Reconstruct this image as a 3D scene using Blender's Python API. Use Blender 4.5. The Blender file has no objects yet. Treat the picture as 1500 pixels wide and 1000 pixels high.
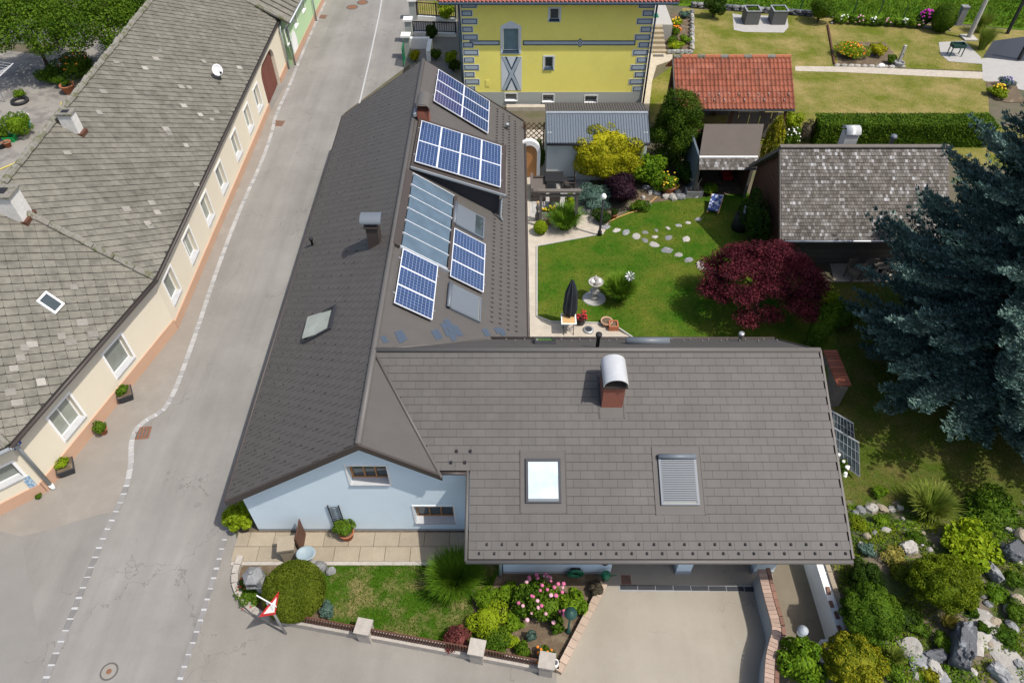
import bpy, math, random
import numpy as np
from mathutils import Vector, Matrix
from mathutils.geometry import tessellate_polygon

# ------------------------------------------------------------------ camera, sky, sun, exposure
SC = bpy.context.scene
COL = SC.collection
R = math.radians
FPX, CAM_H, PITCH = 1040.0, 21.25, 46.7          # focal length in photo pixels, height in metres, degrees below the horizon
ST, CT = math.sin(R(PITCH)), math.cos(R(PITCH))
cam_data = bpy.data.cameras.new('camera')
cam_data.sensor_width = 36.0
cam_data.lens = FPX / 1500.0 * 36.0
cam_data.clip_start, cam_data.clip_end = 0.1, 2000.0
cam = bpy.data.objects.new('camera', cam_data)
COL.objects.link(cam)
cam.location = (0, 0, CAM_H)
cam.rotation_euler = (R(90 - PITCH), 0, 0)
SC.camera = cam

SUN = Vector((0.50, -0.24, 1.0)).normalized()     # direction towards the sun
elev = math.asin(SUN.z)
azim = math.atan2(SUN.x, SUN.y)                   # clockwise from +Y
world = bpy.data.worlds.new('World')
SC.world = world
world.use_nodes = True
wn = world.node_tree
sky = wn.nodes.new('ShaderNodeTexSky')
sky.sky_type = 'NISHITA'
sky.sun_disc = False
sky.sun_elevation = elev
sky.sun_rotation = azim
sky.dust_density = 3.0                             # a slightly milky summer sky
bgn = wn.nodes['Background']
bgn.inputs['Strength'].default_value = 0.15
wn.links.new(sky.outputs['Color'], bgn.inputs['Color'])
sun_data = bpy.data.lights.new('sun', 'SUN')
sun_data.energy = 4.0
sun_data.angle = R(0.6)
sun_data.color = (1.0, 0.945, 0.87)
sun = bpy.data.objects.new('sun', sun_data)
COL.objects.link(sun)
sun.location = (20, -10, 40)
sun.rotation_euler = SUN.to_track_quat('Z', 'Y').to_euler()
SC.view_settings.view_transform = 'Standard'
SC.view_settings.look = 'None'
SC.view_settings.gamma = 1.0
SC.view_settings.exposure = 0.13
SC.render.engine = 'CYCLES'
SC.cycles.use_denoising = True
SC.cycles.max_bounces = 6
SC.cycles.transparent_max_bounces = 8

random.seed(7)
RNG = np.random.default_rng(7)

# ------------------------------------------------------------------ pixel -> place
def ray(px, py):
    u, v = (px - 750.0) / FPX, (py - 500.0) / FPX
    return Vector((u, CT - v * ST, -(ST + v * CT)))
CAMP = Vector((0, 0, CAM_H))
def G(px, py, z=0.0):
    r = ray(px, py); return CAMP + r * ((z - CAM_H) / r.z)
def AY(px, py, Y):
    r = ray(px, py); return CAMP + r * (Y / r.y)
def PL(px, py, p0, n):
    r = ray(px, py); return CAMP + r * ((Vector(p0) - CAMP).dot(n) / r.dot(n))
def mpp(p):                                       # metres per photo pixel at a place
    return (p.y * CT + (CAM_H - p.z) * ST) / FPX
def sstep(a, b, x):
    t = min(1.0, max(0.0, (x - a) / (b - a))); return t * t * (3 - 2 * t)
def zt(x, y):                                     # the raised rock garden right of the drive
    if x < 9.2: return 0.0
    return 0.95 * (1 - sstep(10.4, 12.3, y)) * sstep(9.2, 9.5, x) + 0.10 * math.sin(x * 1.9 + y * 1.1) * sstep(9.7, 10.6, x) * (1 - sstep(10, 12, y))
def T(px, py, dz=0.0):
    z = 0.0
    for k in range(14):
        p = G(px, py, z + dz); z = 0.5 * z + 0.5 * zt(p.x, p.y)
    p = G(px, py, z + dz); p.z = zt(p.x, p.y)
    return p

# ------------------------------------------------------------------ materials
MATS = {}
def srgb(r, g, b):
    f = lambda c: (c / 255.0 / 12.92) if c / 255.0 <= 0.04045 else ((c / 255.0 + 0.055) / 1.055) ** 2.4
    return (f(r), f(g), f(b))
def _nodes(name):
    m = bpy.data.materials.new(name); m.use_nodes = True
    nt = m.node_tree
    return m, nt, nt.nodes, nt.links, nt.nodes['Principled BSDF']
def mat(name, col, rough=0.8, var=0.18, scale=3.0, fine=40.0, bump=0.15, metal=0.0, island=0.0, col2=None, c2lo=0.5, c2hi=0.65, spec=0.3, obj=0.0, c2scale=None, bdist=0.01, streak=None):
    """noise-varied colour in world space; island / obj = per-piece brightness change; col2 = blotches of a second colour"""
    if name in MATS: return MATS[name]
    m, nt, N, L, b = _nodes(name)
    geo = N.new('ShaderNodeNewGeometry')
    n1 = N.new('ShaderNodeTexNoise'); n1.inputs['Scale'].default_value = scale; n1.inputs['Detail'].default_value = 6; n1.inputs['Roughness'].default_value = 0.65
    n2 = N.new('ShaderNodeTexNoise'); n2.inputs['Scale'].default_value = fine; n2.inputs['Detail'].default_value = 4
    L.new(geo.outputs['Position'], n1.inputs['Vector']); L.new(geo.outputs['Position'], n2.inputs['Vector'])
    mix = N.new('ShaderNodeMix'); mix.data_type = 'RGBA'
    mix.inputs['A'].default_value = (*col, 1); mix.inputs['B'].default_value = (*(col2 or col), 1)
    if col2:
        n3 = N.new('ShaderNodeTexNoise'); n3.inputs['Scale'].default_value = c2scale or scale * 0.7; n3.inputs['Detail'].default_value = 8; n3.inputs['Roughness'].default_value = 0.7
        L.new(geo.outputs['Position'], n3.inputs['Vector'])
        rr = N.new('ShaderNodeMapRange'); rr.inputs['From Min'].default_value = c2lo; rr.inputs['From Max'].default_value = c2hi
        L.new(n3.outputs['Fac'], rr.inputs['Value']); L.new(rr.outputs['Result'], mix.inputs['Factor'])
    else: mix.inputs['Factor'].default_value = 0
    # brightness factor
    def madd(a_out, mul, add):
        q = N.new('ShaderNodeMath'); q.operation = 'MULTIPLY_ADD'; L.new(a_out, q.inputs[0]); q.inputs[1].default_value = mul; q.inputs[2].default_value = add; return q.outputs[0]
    def mul(a, c):
        q = N.new('ShaderNodeMath'); q.operation = 'MULTIPLY'; L.new(a, q.inputs[0]); L.new(c, q.inputs[1]); return q.outputs[0]
    fac = mul(madd(n1.outputs['Fac'], 2 * var, 1 - var), madd(n2.outputs['Fac'], 1.4 * var, 1 - 0.7 * var))
    if streak:                                      # (scale x, scale y, amount): rain runs along a slope
        mp = N.new('ShaderNodeMapping'); mp.inputs['Scale'].default_value = (streak[0], streak[1], streak[1]); L.new(geo.outputs['Position'], mp.inputs['Vector'])
        n4 = N.new('ShaderNodeTexNoise'); n4.inputs['Scale'].default_value = 1.0; n4.inputs['Detail'].default_value = 6; L.new(mp.outputs['Vector'], n4.inputs['Vector'])
        fac = mul(fac, madd(n4.outputs['Fac'], 2 * streak[2], 1 - streak[2]))
    if island: fac = mul(fac, madd(geo.outputs['Random Per Island'], 2 * island, 1 - island))
    if obj:
        oi = N.new('ShaderNodeObjectInfo'); fac = mul(fac, madd(oi.outputs['Random'], 2 * obj, 1 - obj))
    vm = N.new('ShaderNodeVectorMath'); vm.operation = 'SCALE'
    L.new(mix.outputs['Result'], vm.inputs[0]); L.new(fac, vm.inputs['Scale'])
    L.new(vm.outputs['Vector'], b.inputs['Base Color'])
    b.inputs['Roughness'].default_value = rough; b.inputs['Metallic'].default_value = metal
    b.inputs['Specular IOR Level'].default_value = spec
    if bump:
        bp = N.new('ShaderNodeBump'); bp.inputs['Strength'].default_value = bump; bp.inputs['Distance'].default_value = bdist
        L.new(n2.outputs['Fac'], bp.inputs['Height']); L.new(bp.outputs['Normal'], b.inputs['Normal'])
    MATS[name] = m
    return m
def leafmat(name, c1, c2, trans=0.25, rough=0.55, c3=None, nscale=1.2):
    if name in MATS: return MATS[name]
    m, nt, N, L, b = _nodes(name)
    geo = N.new('ShaderNodeNewGeometry')
    n1 = N.new('ShaderNodeTexNoise'); n1.inputs['Scale'].default_value = nscale; n1.inputs['Detail'].default_value = 3
    L.new(geo.outputs['Position'], n1.inputs['Vector'])
    q = N.new('ShaderNodeMath'); q.operation = 'MULTIPLY_ADD'; L.new(geo.outputs['Random Per Island'], q.inputs[0]); q.inputs[1].default_value = 0.6
    q2 = N.new('ShaderNodeMath'); q2.operation = 'MULTIPLY_ADD'; L.new(n1.outputs['Fac'], q2.inputs[0]); q2.inputs[1].default_value = 1.2; q2.inputs[2].default_value = -0.4
    L.new(q2.outputs[0], q.inputs[2])
    rp = N.new('ShaderNodeValToRGB'); e = rp.color_ramp.elements
    e[0].color = (*c1, 1); e[1].color = (*c2, 1); e[0].position = 0.15; e[1].position = 0.85
    if c3: k = rp.color_ramp.elements.new(0.93); k.color = (*c3, 1)
    L.new(q.outputs[0], rp.inputs['Fac']); L.new(rp.outputs['Color'], b.inputs['Base Color'])
    b.inputs['Roughness'].default_value = rough; b.inputs['Specular IOR Level'].default_value = 0.08
    if trans:
        tr = N.new('ShaderNodeBsdfTranslucent'); L.new(rp.outputs['Color'], tr.inputs['Color'])
        ms = N.new('ShaderNodeMixShader'); ms.inputs[0].default_value = trans
        L.new(b.outputs[0], ms.inputs[1]); L.new(tr.outputs[0], ms.inputs[2])
        L.new(ms.outputs[0], N['Material Output'].inputs['Surface'])
    MATS[name] = m
    return m
def glassmat(name, col, rough=0.08, spec=0.8, metal=0.0):
    if name in MATS: return MATS[name]
    m, nt, N, L, b = _nodes(name)
    geo = N.new('ShaderNodeNewGeometry')
    n1 = N.new('ShaderNodeTexNoise'); n1.inputs['Scale'].default_value = 2.2; n1.inputs['Detail'].default_value = 4
    L.new(geo.outputs['Position'], n1.inputs['Vector'])
    q = N.new('ShaderNodeMath'); q.operation = 'MULTIPLY_ADD'; L.new(n1.outputs['Fac'], q.inputs[0]); q.inputs[1].default_value = 0.7; q.inputs[2].default_value = 0.65
    vm = N.new('ShaderNodeVectorMath'); vm.operation = 'SCALE'; vm.inputs[0].default_value = col; L.new(q.outputs[0], vm.inputs['Scale'])
    L.new(vm.outputs['Vector'], b.inputs['Base Color'])
    b.inputs['Roughness'].default_value = rough; b.inputs['Specular IOR Level'].default_value = spec; b.inputs['Metallic'].default_value = metal
    MATS[name] = m
    return m
def brickmat(name, c1, c2, mortar, sx=4.0):
    if name in MATS: return MATS[name]
    m, nt, N, L, b = _nodes(name)
    geo = N.new('ShaderNodeNewGeometry'); sep = N.new('ShaderNodeSeparateXYZ'); L.new(geo.outputs['Position'], sep.inputs[0])
    ad = N.new('ShaderNodeMath'); ad.operation = 'ADD'; L.new(sep.outputs['X'], ad.inputs[0]); L.new(sep.outputs['Y'], ad.inputs[1])
    cb = N.new('ShaderNodeCombineXYZ'); L.new(ad.outputs[0], cb.inputs['X']); L.new(sep.outputs['Z'], cb.inputs['Y'])
    bt = N.new('ShaderNodeTexBrick'); bt.inputs['Scale'].default_value = sx
    bt.inputs['Color1'].default_value = (*c1, 1); bt.inputs['Color2'].default_value = (*c2, 1); bt.inputs['Mortar'].default_value = (*mortar, 1)
    bt.inputs['Mortar Size'].default_value = 0.03
    L.new(cb.outputs[0], bt.inputs['Vector']); L.new(bt.outputs['Color'], b.inputs['Base Color']); b.inputs['Roughness'].default_value = 0.9
    MATS[name] = m
    return m

# ------------------------------------------------------------------ objects
ABS = {}                                           # absolute place of every object's origin
LABELS = {}
def tag(o, label=None, cat=None, group=None, kind=None):
    if label:
        o['label'] = label
        LABELS.setdefault(label, []).append(group)
    if cat: o['category'] = cat
    if group: o['group'] = group
    if kind: o['kind'] = kind
    return o
def link(o, parent, loc):
    loc = Vector(loc)
    COL.objects.link(o)
    ABS[o] = loc
    if parent: o.parent = parent; o.location = loc - ABS[parent]
    else: o.location = loc
    return o
def empty(name, loc, label, cat, group=None):
    o = bpy.data.objects.new(name, None); o.empty_display_size = 0.3
    link(o, None, loc); tag(o, label, cat, group)
    return o
def copy_tree(o, loc, parent=None):
    c = o.copy(); d = Vector(loc) - ABS[o]
    COL.objects.link(c); ABS[c] = Vector(loc)
    c.parent = parent
    c.location = ABS[c] - (ABS[parent] if parent else Vector())
    for ch in list(o.children): copy_tree(ch, ABS[ch] + d, c)
    return c
def mesh_np(name, V, F, mats, smooth=False, mi=None):
    """V (n,3) float, F (m,k) int faces of one size"""
    me = bpy.data.meshes.new(name)
    V = np.asarray(V, dtype=np.float32); F = np.asarray(F, dtype=np.int32); k = F.shape[1]
    me.vertices.add(len(V)); me.vertices.foreach_set('co', V.ravel())
    me.loops.add(F.size); me.loops.foreach_set('vertex_index', F.ravel())
    me.polygons.add(len(F)); me.polygons.foreach_set('loop_start', np.arange(0, F.size, k, dtype=np.int32))
    me.polygons.foreach_set('loop_total', np.full(len(F), k, dtype=np.int32))
    for m in (mats if isinstance(mats, (list, tuple)) else [mats]): me.materials.append(m)
    if mi is not None: me.polygons.foreach_set('material_index', np.asarray(mi, dtype=np.int32))
    if smooth: me.polygons.foreach_set('use_smooth', np.ones(len(F), dtype=bool))
    me.update(calc_edges=True)
    return me
class MB:
    def __init__(s): s.v = []; s.f = []; s.m = []; s.mi = 0
    def add(s, pts, faces):
        b = len(s.v); s.v += [tuple(p) for p in pts]
        for f in faces: s.f.append([b + i for i in f]); s.m.append(s.mi)
        return s
    def poly(s, pts): return s.add(pts, [list(range(len(pts)))])
    def hexa(s, p):                                # 8 points: bottom 0-3 counter-clockwise, top 4-7
        return s.add(p, [[3, 2, 1, 0], [4, 5, 6, 7], [0, 1, 5, 4], [1, 2, 6, 5], [2, 3, 7, 6], [3, 0, 4, 7]])
    def box(s, c, d, rz=0.0, M=None):
        x, y, z = d[0] / 2, d[1] / 2, d[2] / 2
        p = [Vector(q) for q in ((-x, -y, -z), (x, -y, -z), (x, y, -z), (-x, y, -z), (-x, -y, z), (x, -y, z), (x, y, z), (-x, y, z))]
        if M is None: M = Matrix.Rotation(rz, 3, 'Z')
        return s.hexa([M @ q + Vector(c) for q in p])
    def prism(s, pts, off):                        # planar polygon pushed along a vector
        off = Vector(off); n = len(pts); a = [Vector(p) for p in pts]; b = [p + off for p in a]
        nrm = Vector((0, 0, 0))
        for i in range(n): nrm += a[i].cross(a[(i + 1) % n])
        if nrm.dot(off) > 0: a, b = a[::-1], b[::-1]
        # now polygon a faces away from the push
        f = [list(range(n)), [2 * n - 1 - i for i in range(n)]]
        f += [[(i + 1) % n, i, n + i, n + (i + 1) % n] for i in range(n)]
        return s.add(a + b, f)
    def tube(s, path, r, n=8, r2=None, caps=True):
        path = [Vector(p) for p in path]; k = len(path); rings = []
        for i, p in enumerate(path):
            d = (path[min(i + 1, k - 1)] - path[max(i - 1, 0)]).normalized()
            up = Vector((0, 0, 1)) if abs(d.z) < 0.9 else Vector((1, 0, 0))
            a = d.cross(up).normalized(); b = a.cross(d)
            rr = r if r2 is None else r + (r2 - r) * i / (k - 1)
            rings.append([p + (a * math.cos(t) + b * math.sin(t)) * rr for t in [2 * math.pi * j / n for j in range(n)]])
        base = len(s.v)
        pts = [q for rg in rings for q in rg]
        f = []
        for i in range(k - 1):
            for j in range(n):
                f.append([i * n + j, i * n + (j + 1) % n, (i + 1) * n + (j + 1) % n, (i + 1) * n + j])
        if caps: f += [list(range(n))[::-1], [(k - 1) * n + j for j in range(n)]]
        return s.add(pts, f)
    def lathe(s, prof, c=(0, 0, 0), n=16, sx=1.0, sy=1.0, jit=0.0, rnd=None):
        c = Vector(c); pts = []; f = []; k = len(prof)
        for r, z in prof:
            for j in range(n):
                t = 2 * math.pi * j / n; q = r * (1 + (rnd.uniform(-jit, jit) if rnd else 0))
                pts.append(c + Vector((q * math.cos(t) * sx, q * math.sin(t) * sy, z)))
        for i in range(k - 1):
            for j in range(n): f.append([i * n + j, i * n + (j + 1) % n, (i + 1) * n + (j + 1) % n, (i + 1) * n + j])
        f += [list(range(n))[::-1], [(k - 1) * n + j for j in range(n)]]
        return s.add(pts, f)
    def rock(s, c, d, rnd, rz=0.0, n=9):
        prof = [(0.62, -0.5), (0.95, -0.25), (1.0, 0.05), (0.82, 0.35), (0.45, 0.5)]
        pts = []; f = []; k = len(prof); c = Vector(c); Rm = Matrix.Rotation(rz, 3, 'Z')
        for r, z in prof:
            for j in range(n):
                t = 2 * math.pi * j / n; q = r * rnd.uniform(0.78, 1.15)
                pts.append(c + Rm @ Vector((q * math.cos(t) * d[0] / 2, q * math.sin(t) * d[1] / 2, (z + rnd.uniform(-0.07, 0.07)) * d[2])))
        for i in range(k - 1):
            for j in range(n): f.append([i * n + j, i * n + (j + 1) % n, (i + 1) * n + (j + 1) % n, (i + 1) * n + j])
        f += [list(range(n))[::-1], [(k - 1) * n + j for j in range(n)]]
        return s.add(pts, f)
    def boulder(s, c, d, seed, rz=0.0, lean=(0, 0), n=30, k=18):
        from mathutils import noise
        c = Vector(c); Rm = Matrix.Rotation(rz, 3, 'Z'); pts = []; f = []; off = Vector((seed * 3.1, seed * 1.7, 0))
        for i in range(k):
            ph = math.pi * (i + 0.25) / (k - 0.5)
            for j in range(n):
                t = 2 * math.pi * j / n; q = Vector((math.sin(ph) * math.cos(t), math.sin(ph) * math.sin(t), -math.cos(ph)))
                r = 1 + 0.42 * noise.noise(q * 1.3 + off) + 0.20 * noise.noise(q * 3.1 + off) + 0.12 * noise.noise(q * 6 + off) + 0.07 * noise.noise(q * 14 + off)
                q = Vector((max(-0.8, min(0.82, q.x * r)), max(-0.85, min(0.8, q.y * r)), max(-0.7, min(0.86, q.z * r))))
                w = Rm @ Vector((q.x * d[0] * 0.6, q.y * d[1] * 0.6, q.z * d[2] * 0.6)); w.x += lean[0] * q.z; w.y += lean[1] * q.z
                pts.append(c + w)
        for i in range(k - 1):
            for j in range(n): f.append([i * n + j, i * n + (j + 1) % n, (i + 1) * n + (j + 1) % n, (i + 1) * n + j])
        f += [list(range(n))[::-1], [(k - 1) * n + j for j in range(n)]]
        return s.add(pts, f)
    def holed(s, O, U, W, Nn, outer, holes, th):   # a wall plate with openings: outer / holes in (u, w) of the plane O, U, W; pushed by th against Nn
        O, U, W, Nn = Vector(O), Vector(U), Vector(W), Vector(Nn)
        loops = [outer] + holes
        tri = tessellate_polygon([[Vector((a, b, 0)) for a, b in lp] for lp in loops])
        flat = [q for lp in loops for q in lp]
        fr = [O + U * a + W * b for a, b in flat]; bk = [p - Nn * th for p in fr]; n = len(flat)
        f = []
        for t in tri:
            a, b, c = [fr[i] for i in t]
            t = list(t)
            if (b - a).cross(c - a).dot(Nn) < 0: t = t[::-1]
            f.append(t); f.append([i + n for i in t[::-1]])
        st = 0
        for lp in loops:
            k = len(lp)
            for i in range(k):
                a, b = st + i, st + (i + 1) % k
                f.append([a, b, b + n, a + n])
            st += k
        return s.add(fr + bk, f)
    def build(s, name, mats, parent=None, smooth=False, origin=None, **tg):
        if origin is None:
            if parent: origin = ABS[parent]
            else:
                a = np.array(s.v); lo, hi = a.min(0), a.max(0)
                origin = Vector(((lo[0] + hi[0]) / 2, (lo[1] + hi[1]) / 2, lo[2]))
        origin = Vector(origin)
        me = bpy.data.meshes.new(name)
        me.from_pydata([(p[0] - origin.x, p[1] - origin.y, p[2] - origin.z) for p in s.v], [], s.f)
        ml = mats if isinstance(mats, (list, tuple)) else [mats]
        for m in ml: me.materials.append(m)
        if len(ml) > 1: me.polygons.foreach_set('material_index', s.m)
        if smooth: me.polygons.foreach_set('use_smooth', np.ones(len(me.polygons), dtype=bool))
        me.update()
        o = bpy.data.objects.new(name, me)
        link(o, parent, origin)
        if tg: tag(o, **tg)
        return o
def sheet(name, pts, z, m, kind='structure', th=0.0, **tg):
    """flat ground sheet from pixels (x, y) of the photograph, laid at height z"""
    P = [G(a, b, z) for a, b in pts]
    mb = MB()
    if th: mb.prism(P, (0, 0, -th))
    else:
        ar = sum(P[i].x * P[(i + 1) % len(P)].y - P[(i + 1) % len(P)].x * P[i].y for i in range(len(P)))
        mb.poly(P if ar > 0 else P[::-1])
    return mb.build(name, m, kind=kind, **tg)

def clip_poly(poly, cl):                            # convex clip, both lists of (u, v), cl counter-clockwise
    out = poly
    n = len(cl)
    for i in range(n):
        a, b = cl[i], cl[(i + 1) % n]
        ins = lambda p: (b[0] - a[0]) * (p[1] - a[1]) - (b[1] - a[1]) * (p[0] - a[0]) >= -1e-7
        src, out = out, []
        for j in range(len(src)):
            p, q = src[j], src[(j + 1) % len(src)]
            ip, iq = ins(p), ins(q)
            if ip != iq:
                d1 = (b[0] - a[0]) * (p[1] - a[1]) - (b[1] - a[1]) * (p[0] - a[0])
                d2 = (b[0] - a[0]) * (q[1] - a[1]) - (b[1] - a[1]) * (q[0] - a[0])
                t = d1 / (d1 - d2); x = (p[0] + t * (q[0] - p[0]), p[1] + t * (q[1] - p[1]))
            if ip: out.append(p)
            if ip != iq: out.append(x)
        if len(out) < 3: return []
    return out
def parea(p): return 0.5 * sum(p[i][0] * p[(i + 1) % len(p)][1] - p[(i + 1) % len(p)][0] * p[i][1] for i in range(len(p)))
def tiles(parent, O, U, polys, tw, thh, m, gap=0.014, t0=0.012, t1=0.02, lift=0.02, npart=0, name='tile', stuff='tiles', jit=0.0, bond=0.5, vmax=None, prof=None, rnd=None, gapv=None):
    """slates on a slope: O eave point, U along the eave, polys convex 3-D polygons on the slope (all on one plane).
    The npart pieces nearest the camera become parts of their own, the rest one joined part."""
    O, U = Vector(O), Vector(U).normalized()
    n = Vector((0, 0, 0)); pp = [Vector(p) for p in polys[0]]
    for i in range(len(pp)): n += pp[i].cross(pp[(i + 1) % len(pp)])
    n.normalize()
    if n.z < 0: n = -n
    S = n.cross(U).normalized()
    if S.z < 0: S = -S
    gv = gap if gapv is None else gapv
    items = []
    for poly in polys:
        loc = [((Vector(p) - O).dot(U), (Vector(p) - O).dot(S)) for p in poly]
        if parea(loc) < 0: loc = loc[::-1]
        us = [p[0] for p in loc]; vs = [p[1] for p in loc]
        r0, r1 = math.floor(min(vs) / thh + 1e-6), math.ceil(max(vs) / thh - 1e-6)
        for r in range(r0, r1):
            off = (r % 2) * tw * bond
            c0, c1 = math.floor((min(us) - off) / tw), math.ceil((max(us) - off) / tw)
            for c in range(c0, c1):
                u0, v0 = c * tw + off, r * thh
                rect = [(u0 + gap / 2, v0 + gv / 2), (u0 + tw - gap / 2, v0 + gv / 2), (u0 + tw - gap / 2, v0 + thh - gv / 2), (u0 + gap / 2, v0 + thh - gv / 2)]
                q = clip_poly(rect, loc)
                if not q: continue
                a = parea(q)
                if a < 0.12 * tw * thh: continue
                full = a > 0.985 * parea(rect)
                ctr = O + U * (u0 + tw / 2) + S * (v0 + thh / 2)
                items.append(((ctr - CAMP).length, full, u0, v0, q, ctr))
    items.sort(key=lambda k: k[0])
    rn = rnd or random.Random(3)
    Mx = Matrix((U, S, n)).transposed().to_4x4()
    def solid(q, u0, v0):
        h = lambda v: lift + (t1 + (t0 - t1) * max(0, min(1, (v - v0) / thh)))
        k = len(q)
        return [(a, b, lift * 0.3) for a, b in q] + [(a, b, h(b)) for a, b in q], [list(range(k))[::-1], [k + i for i in range(k)]] + [[i, (i + 1) % k, k + (i + 1) % k, k + i] for i in range(k)]
    shared = None
    vs, fs = [], []
    cnt = 0
    for dist, full, u0, v0, q, ctr in items:
        if cnt < npart:
            cnt += 1
            if full and shared: me = shared
            else:
                pts, f = solid([(a - u0 - tw / 2, b - v0 - thh / 2) for a, b in q], -tw / 2, -thh / 2)
                me = bpy.data.meshes.new(name); me.from_pydata(pts, [], f); me.materials.append(m); me.update()
                if full: shared = me
            o = bpy.data.objects.new(name, me)
            link(o, parent, ctr)
            dn = n * rn.uniform(0, jit)
            M2 = Mx.copy(); M2.translation = ctr - ABS[parent] + dn
            o.matrix_local = M2
        else:
            pts, f = solid(q, u0, v0)
            j = rn.uniform(0, jit); b0 = len(vs)
            for a, b, c in pts: vs.append(O + U * a + S * b + n * (c + j))
            for ff in f: fs.append([b0 + i for i in ff])
    if vs:
        mb = MB(); mb.v = [tuple(p) for p in vs]; mb.f = fs; mb.m = [0] * len(fs)
        mb.build(stuff, m, parent, kind='stuff')
    return n, S

# ------------------------------------------------------------------ foliage
def unit(a): return a / np.maximum(np.linalg.norm(a, axis=1, keepdims=True), 1e-6)
def leaf_quads(C, Nn, size, asp=0.5, tilt=0.6, fold=0.15, rng=RNG, droop=0.0, dirs=None):
    n = len(C); Nn = unit(Nn + rng.normal(0, tilt, (n, 3)))
    t = rng.normal(0, 1, (n, 3)) if dirs is None else dirs + rng.normal(0, 0.25, (n, 3))
    t = unit(t - (t * Nn).sum(1, keepdims=True) * Nn); b = np.cross(Nn, t)
    s = (size * rng.uniform(0.65, 1.25, n))[:, None]
    w = s * asp * 0.5
    v = np.empty((n, 4, 3))
    v[:, 0] = C - t * s * 0.5
    v[:, 1] = C + b * w + Nn * s * fold * 0.5
    v[:, 2] = C + t * s * 0.5
    v[:, 3] = C - b * w + Nn * s * fold * 0.5
    if droop: v[:, 2, 2] -= (s[:, 0] * droop)
    F = np.arange(n * 4).reshape(n, 4)
    return v.reshape(-1, 3), F
def sph(n, rng=RNG):
    return unit(rng.normal(0, 1, (n, 3)))
def lobes_pts(n, L, rng=RNG, inner=0.72):
    """points near the skin of several ellipsoid lobes L = [(centre, radii)]; skin deep inside another lobe is dropped"""
    L = [(np.array(c, float), np.array(r, float)) for c, r in L]
    w = np.array([(r[0] * r[1] + r[1] * r[2] + r[0] * r[2]) for c, r in L]); w /= w.sum()
    P, D = [], []
    for (c, r), k in zip(L, (w * n * 1.5).astype(int)):
        d = sph(k, rng); q = rng.uniform(inner, 1.0, k)[:, None]
        p = c + d * r * q
        keep = np.ones(k, bool)
        for c2, r2 in L:
            if c2 is c: continue
            keep &= (((p - c2) / r2) ** 2).sum(1) > 0.5
        P.append(p[keep]); D.append(unit(d / r)[keep])
    return np.concatenate(P), np.concatenate(D)
def crown_lobes(rx, ry, rz, k, rng, lr=0.42, base=0.25):
    d = sph(k * 3, rng); d = d[d[:, 2] > -0.35][:k]
    q0 = 0.7 if lr > 0.3 else 0.88
    out = [((0, 0, rz), (rx * q0, ry * q0, rz * q0))]
    for q in d:
        s = rng.uniform(0.75, 1.2)
        out.append(((q[0] * rx * (1 - lr * 0.75), q[1] * ry * (1 - lr * 0.75), rz + q[2] * rz * (1 - lr * 0.75)), (rx * lr * s, ry * lr * s, rz * lr * s)))
    return out
def np_obj(name, V, F, m, loc, parent=None, smooth=False, **tg):
    me = mesh_np(name, V, F, m, smooth)
    o = bpy.data.objects.new(name, me)
    link(o, parent, loc)
    if tg: tag(o, **tg)
    return o
def foliage(rx, ry, rz, n, leaf, asp=0.55, k=10, lr=0.42, tilt=0.55, seed=1, inner=0.72, flat=False):
    rng = np.random.default_rng(seed)
    L = [((0, 0, rz), (rx, ry, rz))] if flat else crown_lobes(rx, ry, rz, k, rng, lr)
    P, D = lobes_pts(n, L, rng, inner)
    lo = P[:, 2] > 0.02
    V, F = leaf_quads(P[lo], D[lo], leaf, asp, tilt, rng=rng)
    q = 0.80 if (flat or lr < 0.3) else 0.60; nv, nh = 9, 14       # dense inner foliage, so that the shrub is not see-through
    ph = np.linspace(0.05, np.pi - 0.05, nv); th = np.linspace(0, 2 * np.pi, nh, endpoint=False)
    S = np.array([(rx * q * math.sin(a) * math.cos(t), ry * q * math.sin(a) * math.sin(t), max(0.01, rz - rz * q * math.cos(a))) for a in ph for t in th]) + rng.normal(0, 0.02 * rx, (nv * nh, 3))
    S[:, 2] = np.maximum(S[:, 2], 0.0)
    FS = np.array([(i * nh + j, i * nh + (j + 1) % nh, (i + 1) * nh + (j + 1) % nh, (i + 1) * nh + j) for i in range(nv - 1) for j in range(nh)]) + len(V)
    return np.concatenate([V, S]), np.concatenate([F, FS])
def bush(name, label, cat, px, py, wpx, h, m, n=2500, leaf=0.09, asp=0.55, k=10, lr=0.42, tilt=0.55, dy=1.0, inner=0.72, group=None, flat=False, terrain=False, seed=None, loc=None, stem=True):
    """a shrub whose middle shows at pixel (px, py), wpx pixels wide and h metres tall"""
    if loc is None:
        p = T(px, py, h / 2) if terrain else G(px, py, h / 2)
        if not terrain: p.z = 0
    else: p = Vector(loc)
    q = Vector((p.x, p.y, p.z + h / 2)); rx = wpx / 2 * mpp(q)
    seed = seed if seed is not None else int(px * 7 + py * 13)
    V, F = foliage(rx, rx * dy, h / 2, n, leaf, asp, k, lr, tilt, seed, inner, flat)
    root = empty(name, p, label, cat, group)
    np_obj('foliage', V, F, m, p, root)
    if stem:
        mb = MB(); rn = random.Random(seed)
        for i in range(5):
            a = rn.uniform(0, 6.28); e = Vector((math.cos(a) * rx * 0.45, math.sin(a) * rx * 0.45, h * 0.6))
            mb.tube([p + Vector((0, 0, -0.05)), p + e * 0.5 + Vector((0, 0, h * 0.05)), p + e], 0.025, 5, 0.008)
        mb.build('stem', M['bark'], root)
    return root
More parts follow.
